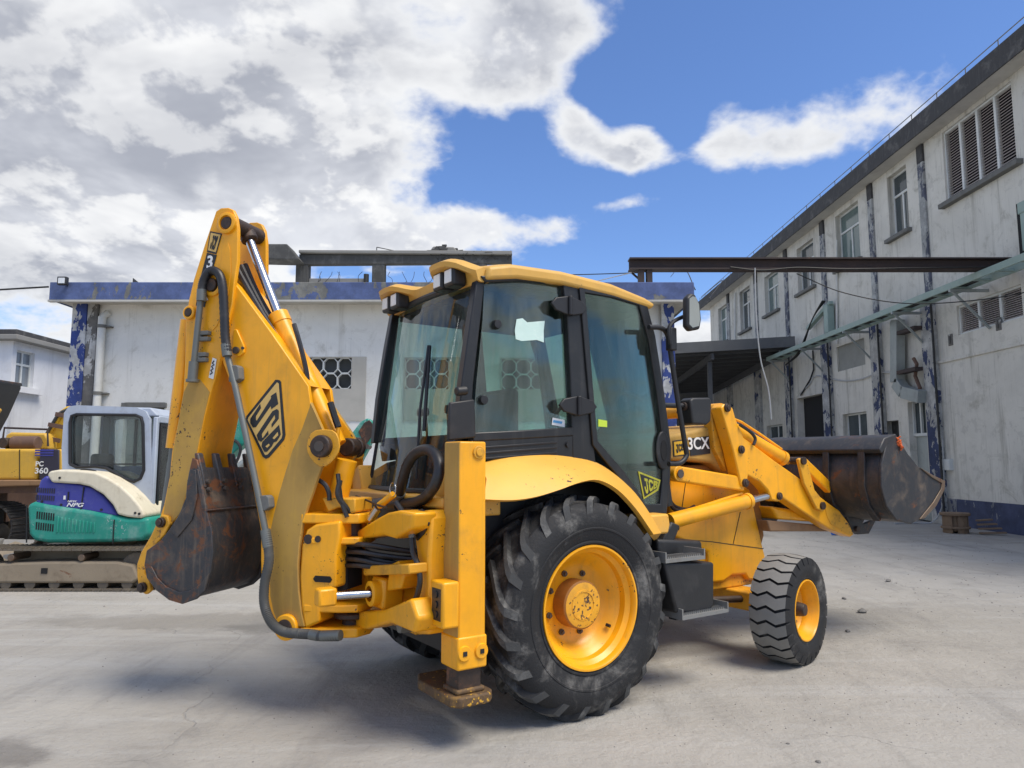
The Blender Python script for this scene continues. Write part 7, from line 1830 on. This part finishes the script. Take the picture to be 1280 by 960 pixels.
# thin grey hose hanging from the wall to the ground
pw = [(18.683,1.983)][0]
mb = MB((11.2, pw[0], 0)); mb.tube(smooth_path([(11.26, pw[0], 2.2), (11.25, pw[0] + .02, 1.2), (11.22, pw[0] + .1, .5), (11.05, pw[0] + .3, .06), (10.6, pw[0] + .4, .02), (10.0, pw[0] + .2, .02)], 6), .018, 6)
tag(mb.build('cable', 'cable_grey'), 'grey cable hanging down the wall and curling onto the concrete', 'cable')
# blue bottle lying on the yard
pb0 = [(7.245,16.152)][0]
bt_ = thing('bottle', 'small blue plastic bottle lying on the concrete under the loader bucket', 'bottle', (pb0[0], pb0[1], 0))
mb = MB(bt_.location); c0 = Vector((pb0[0], pb0[1], .045)); mb.lathe([(0, -.12), (.04, -.12), (.045, -.1), (.045, .04), (.02, .09), (.016, .1)], c0, (1, .2, 0), 16); b_ = mb.build('body', 'blue_plastic', bt_, loc=Z0)
mb = MB(bt_.location); mb.lathe([(.02, .1), (.02, .13), (0, .13)], c0, (1, .2, 0), 12); mb.build('cap', 'decal_white', bt_, loc=Z0)
# loose stones and grit
def stones(lst, group):
    r = random.Random(21); proto = []
    for k in range(3):
        mb = MB(); vs = []
        for i in range(5):
            for j in range(8):
                th = math.pi * i / 4; ph = 2 * math.pi * j / 8
                q2 = 1 + r.uniform(-.25, .25)
                vs.append((math.sin(th) * math.cos(ph) * q2, math.sin(th) * math.sin(ph) * q2, (math.cos(th) * .55 + .45) * (1 + r.uniform(-.1, .1))))
        mb.add(vs, [[i * 8 + j, i * 8 + (j + 1) % 8, (i + 1) * 8 + (j + 1) % 8, (i + 1) * 8 + j] for i in range(4) for j in range(8)])
        o = mb.build('stone', 'stone', None, ang=20); proto.append(o)
    for i, (x, y, s, lb_) in enumerate(lst):
        o = proto[i] if i < 3 else proto[i % 3].copy()
        if i >= 3: COL.objects.link(o)
        o.location = (x, y, -.004); o.scale = (s, s * .8, s); o.rotation_euler = (0, 0, i * 1.7)
        tag(o, lb_, 'stone', group)
SP = [(3.826,7.997),(3.981,8.765),(3.257,7.120),(1.686,4.119),(5.166,10.016),(1.617,4.375)]
lab = ['largest grey stone on the concrete right of the front wheel', 'small stone just beyond the largest one right of the front wheel', 'small stone nearest the right edge of the front tyre',
       'lone small stone at the bottom edge of the yard', 'flat stone farthest out towards the wooden drum', 'tiny stone on the concrete below the front wheel']
stones([(SP[i][0], SP[i][1], [.05, .032, .028, .016, .04, .012][i], lab[i]) for i in range(6)], 'loose stones on the concrete')
gm = MB(); r_ = random.Random(33)
for i in range(1500):
    if i < 350:
        y = 3.6 + r_.random() ** 1.5 * 6; x = r_.uniform(-.9, .9) * y * .75
    else:
        y = 4.5 + r_.random() ** 1.3 * 13; x = r_.uniform(.05, .72) * y
    s = r_.uniform(.002, .008) * (1 + (y > 8) * .8)
    if x > 11: continue
    a = r_.random() * 6.28; c, q2 = math.cos(a) * s, math.sin(a) * s
    gm.add([(x + c, y + q2, 0), (x - q2, y + c, 0), (x - c, y - q2, 0), (x + q2, y - c, 0), (x, y, s * r_.uniform(.5, 1.0))], [[0, 1, 4], [1, 2, 4], [2, 3, 4], [3, 0, 4]])
tag(gm.build('grit', 'stone', None, ang=10), 'scattered grit over the concrete yard', kind='stuff')
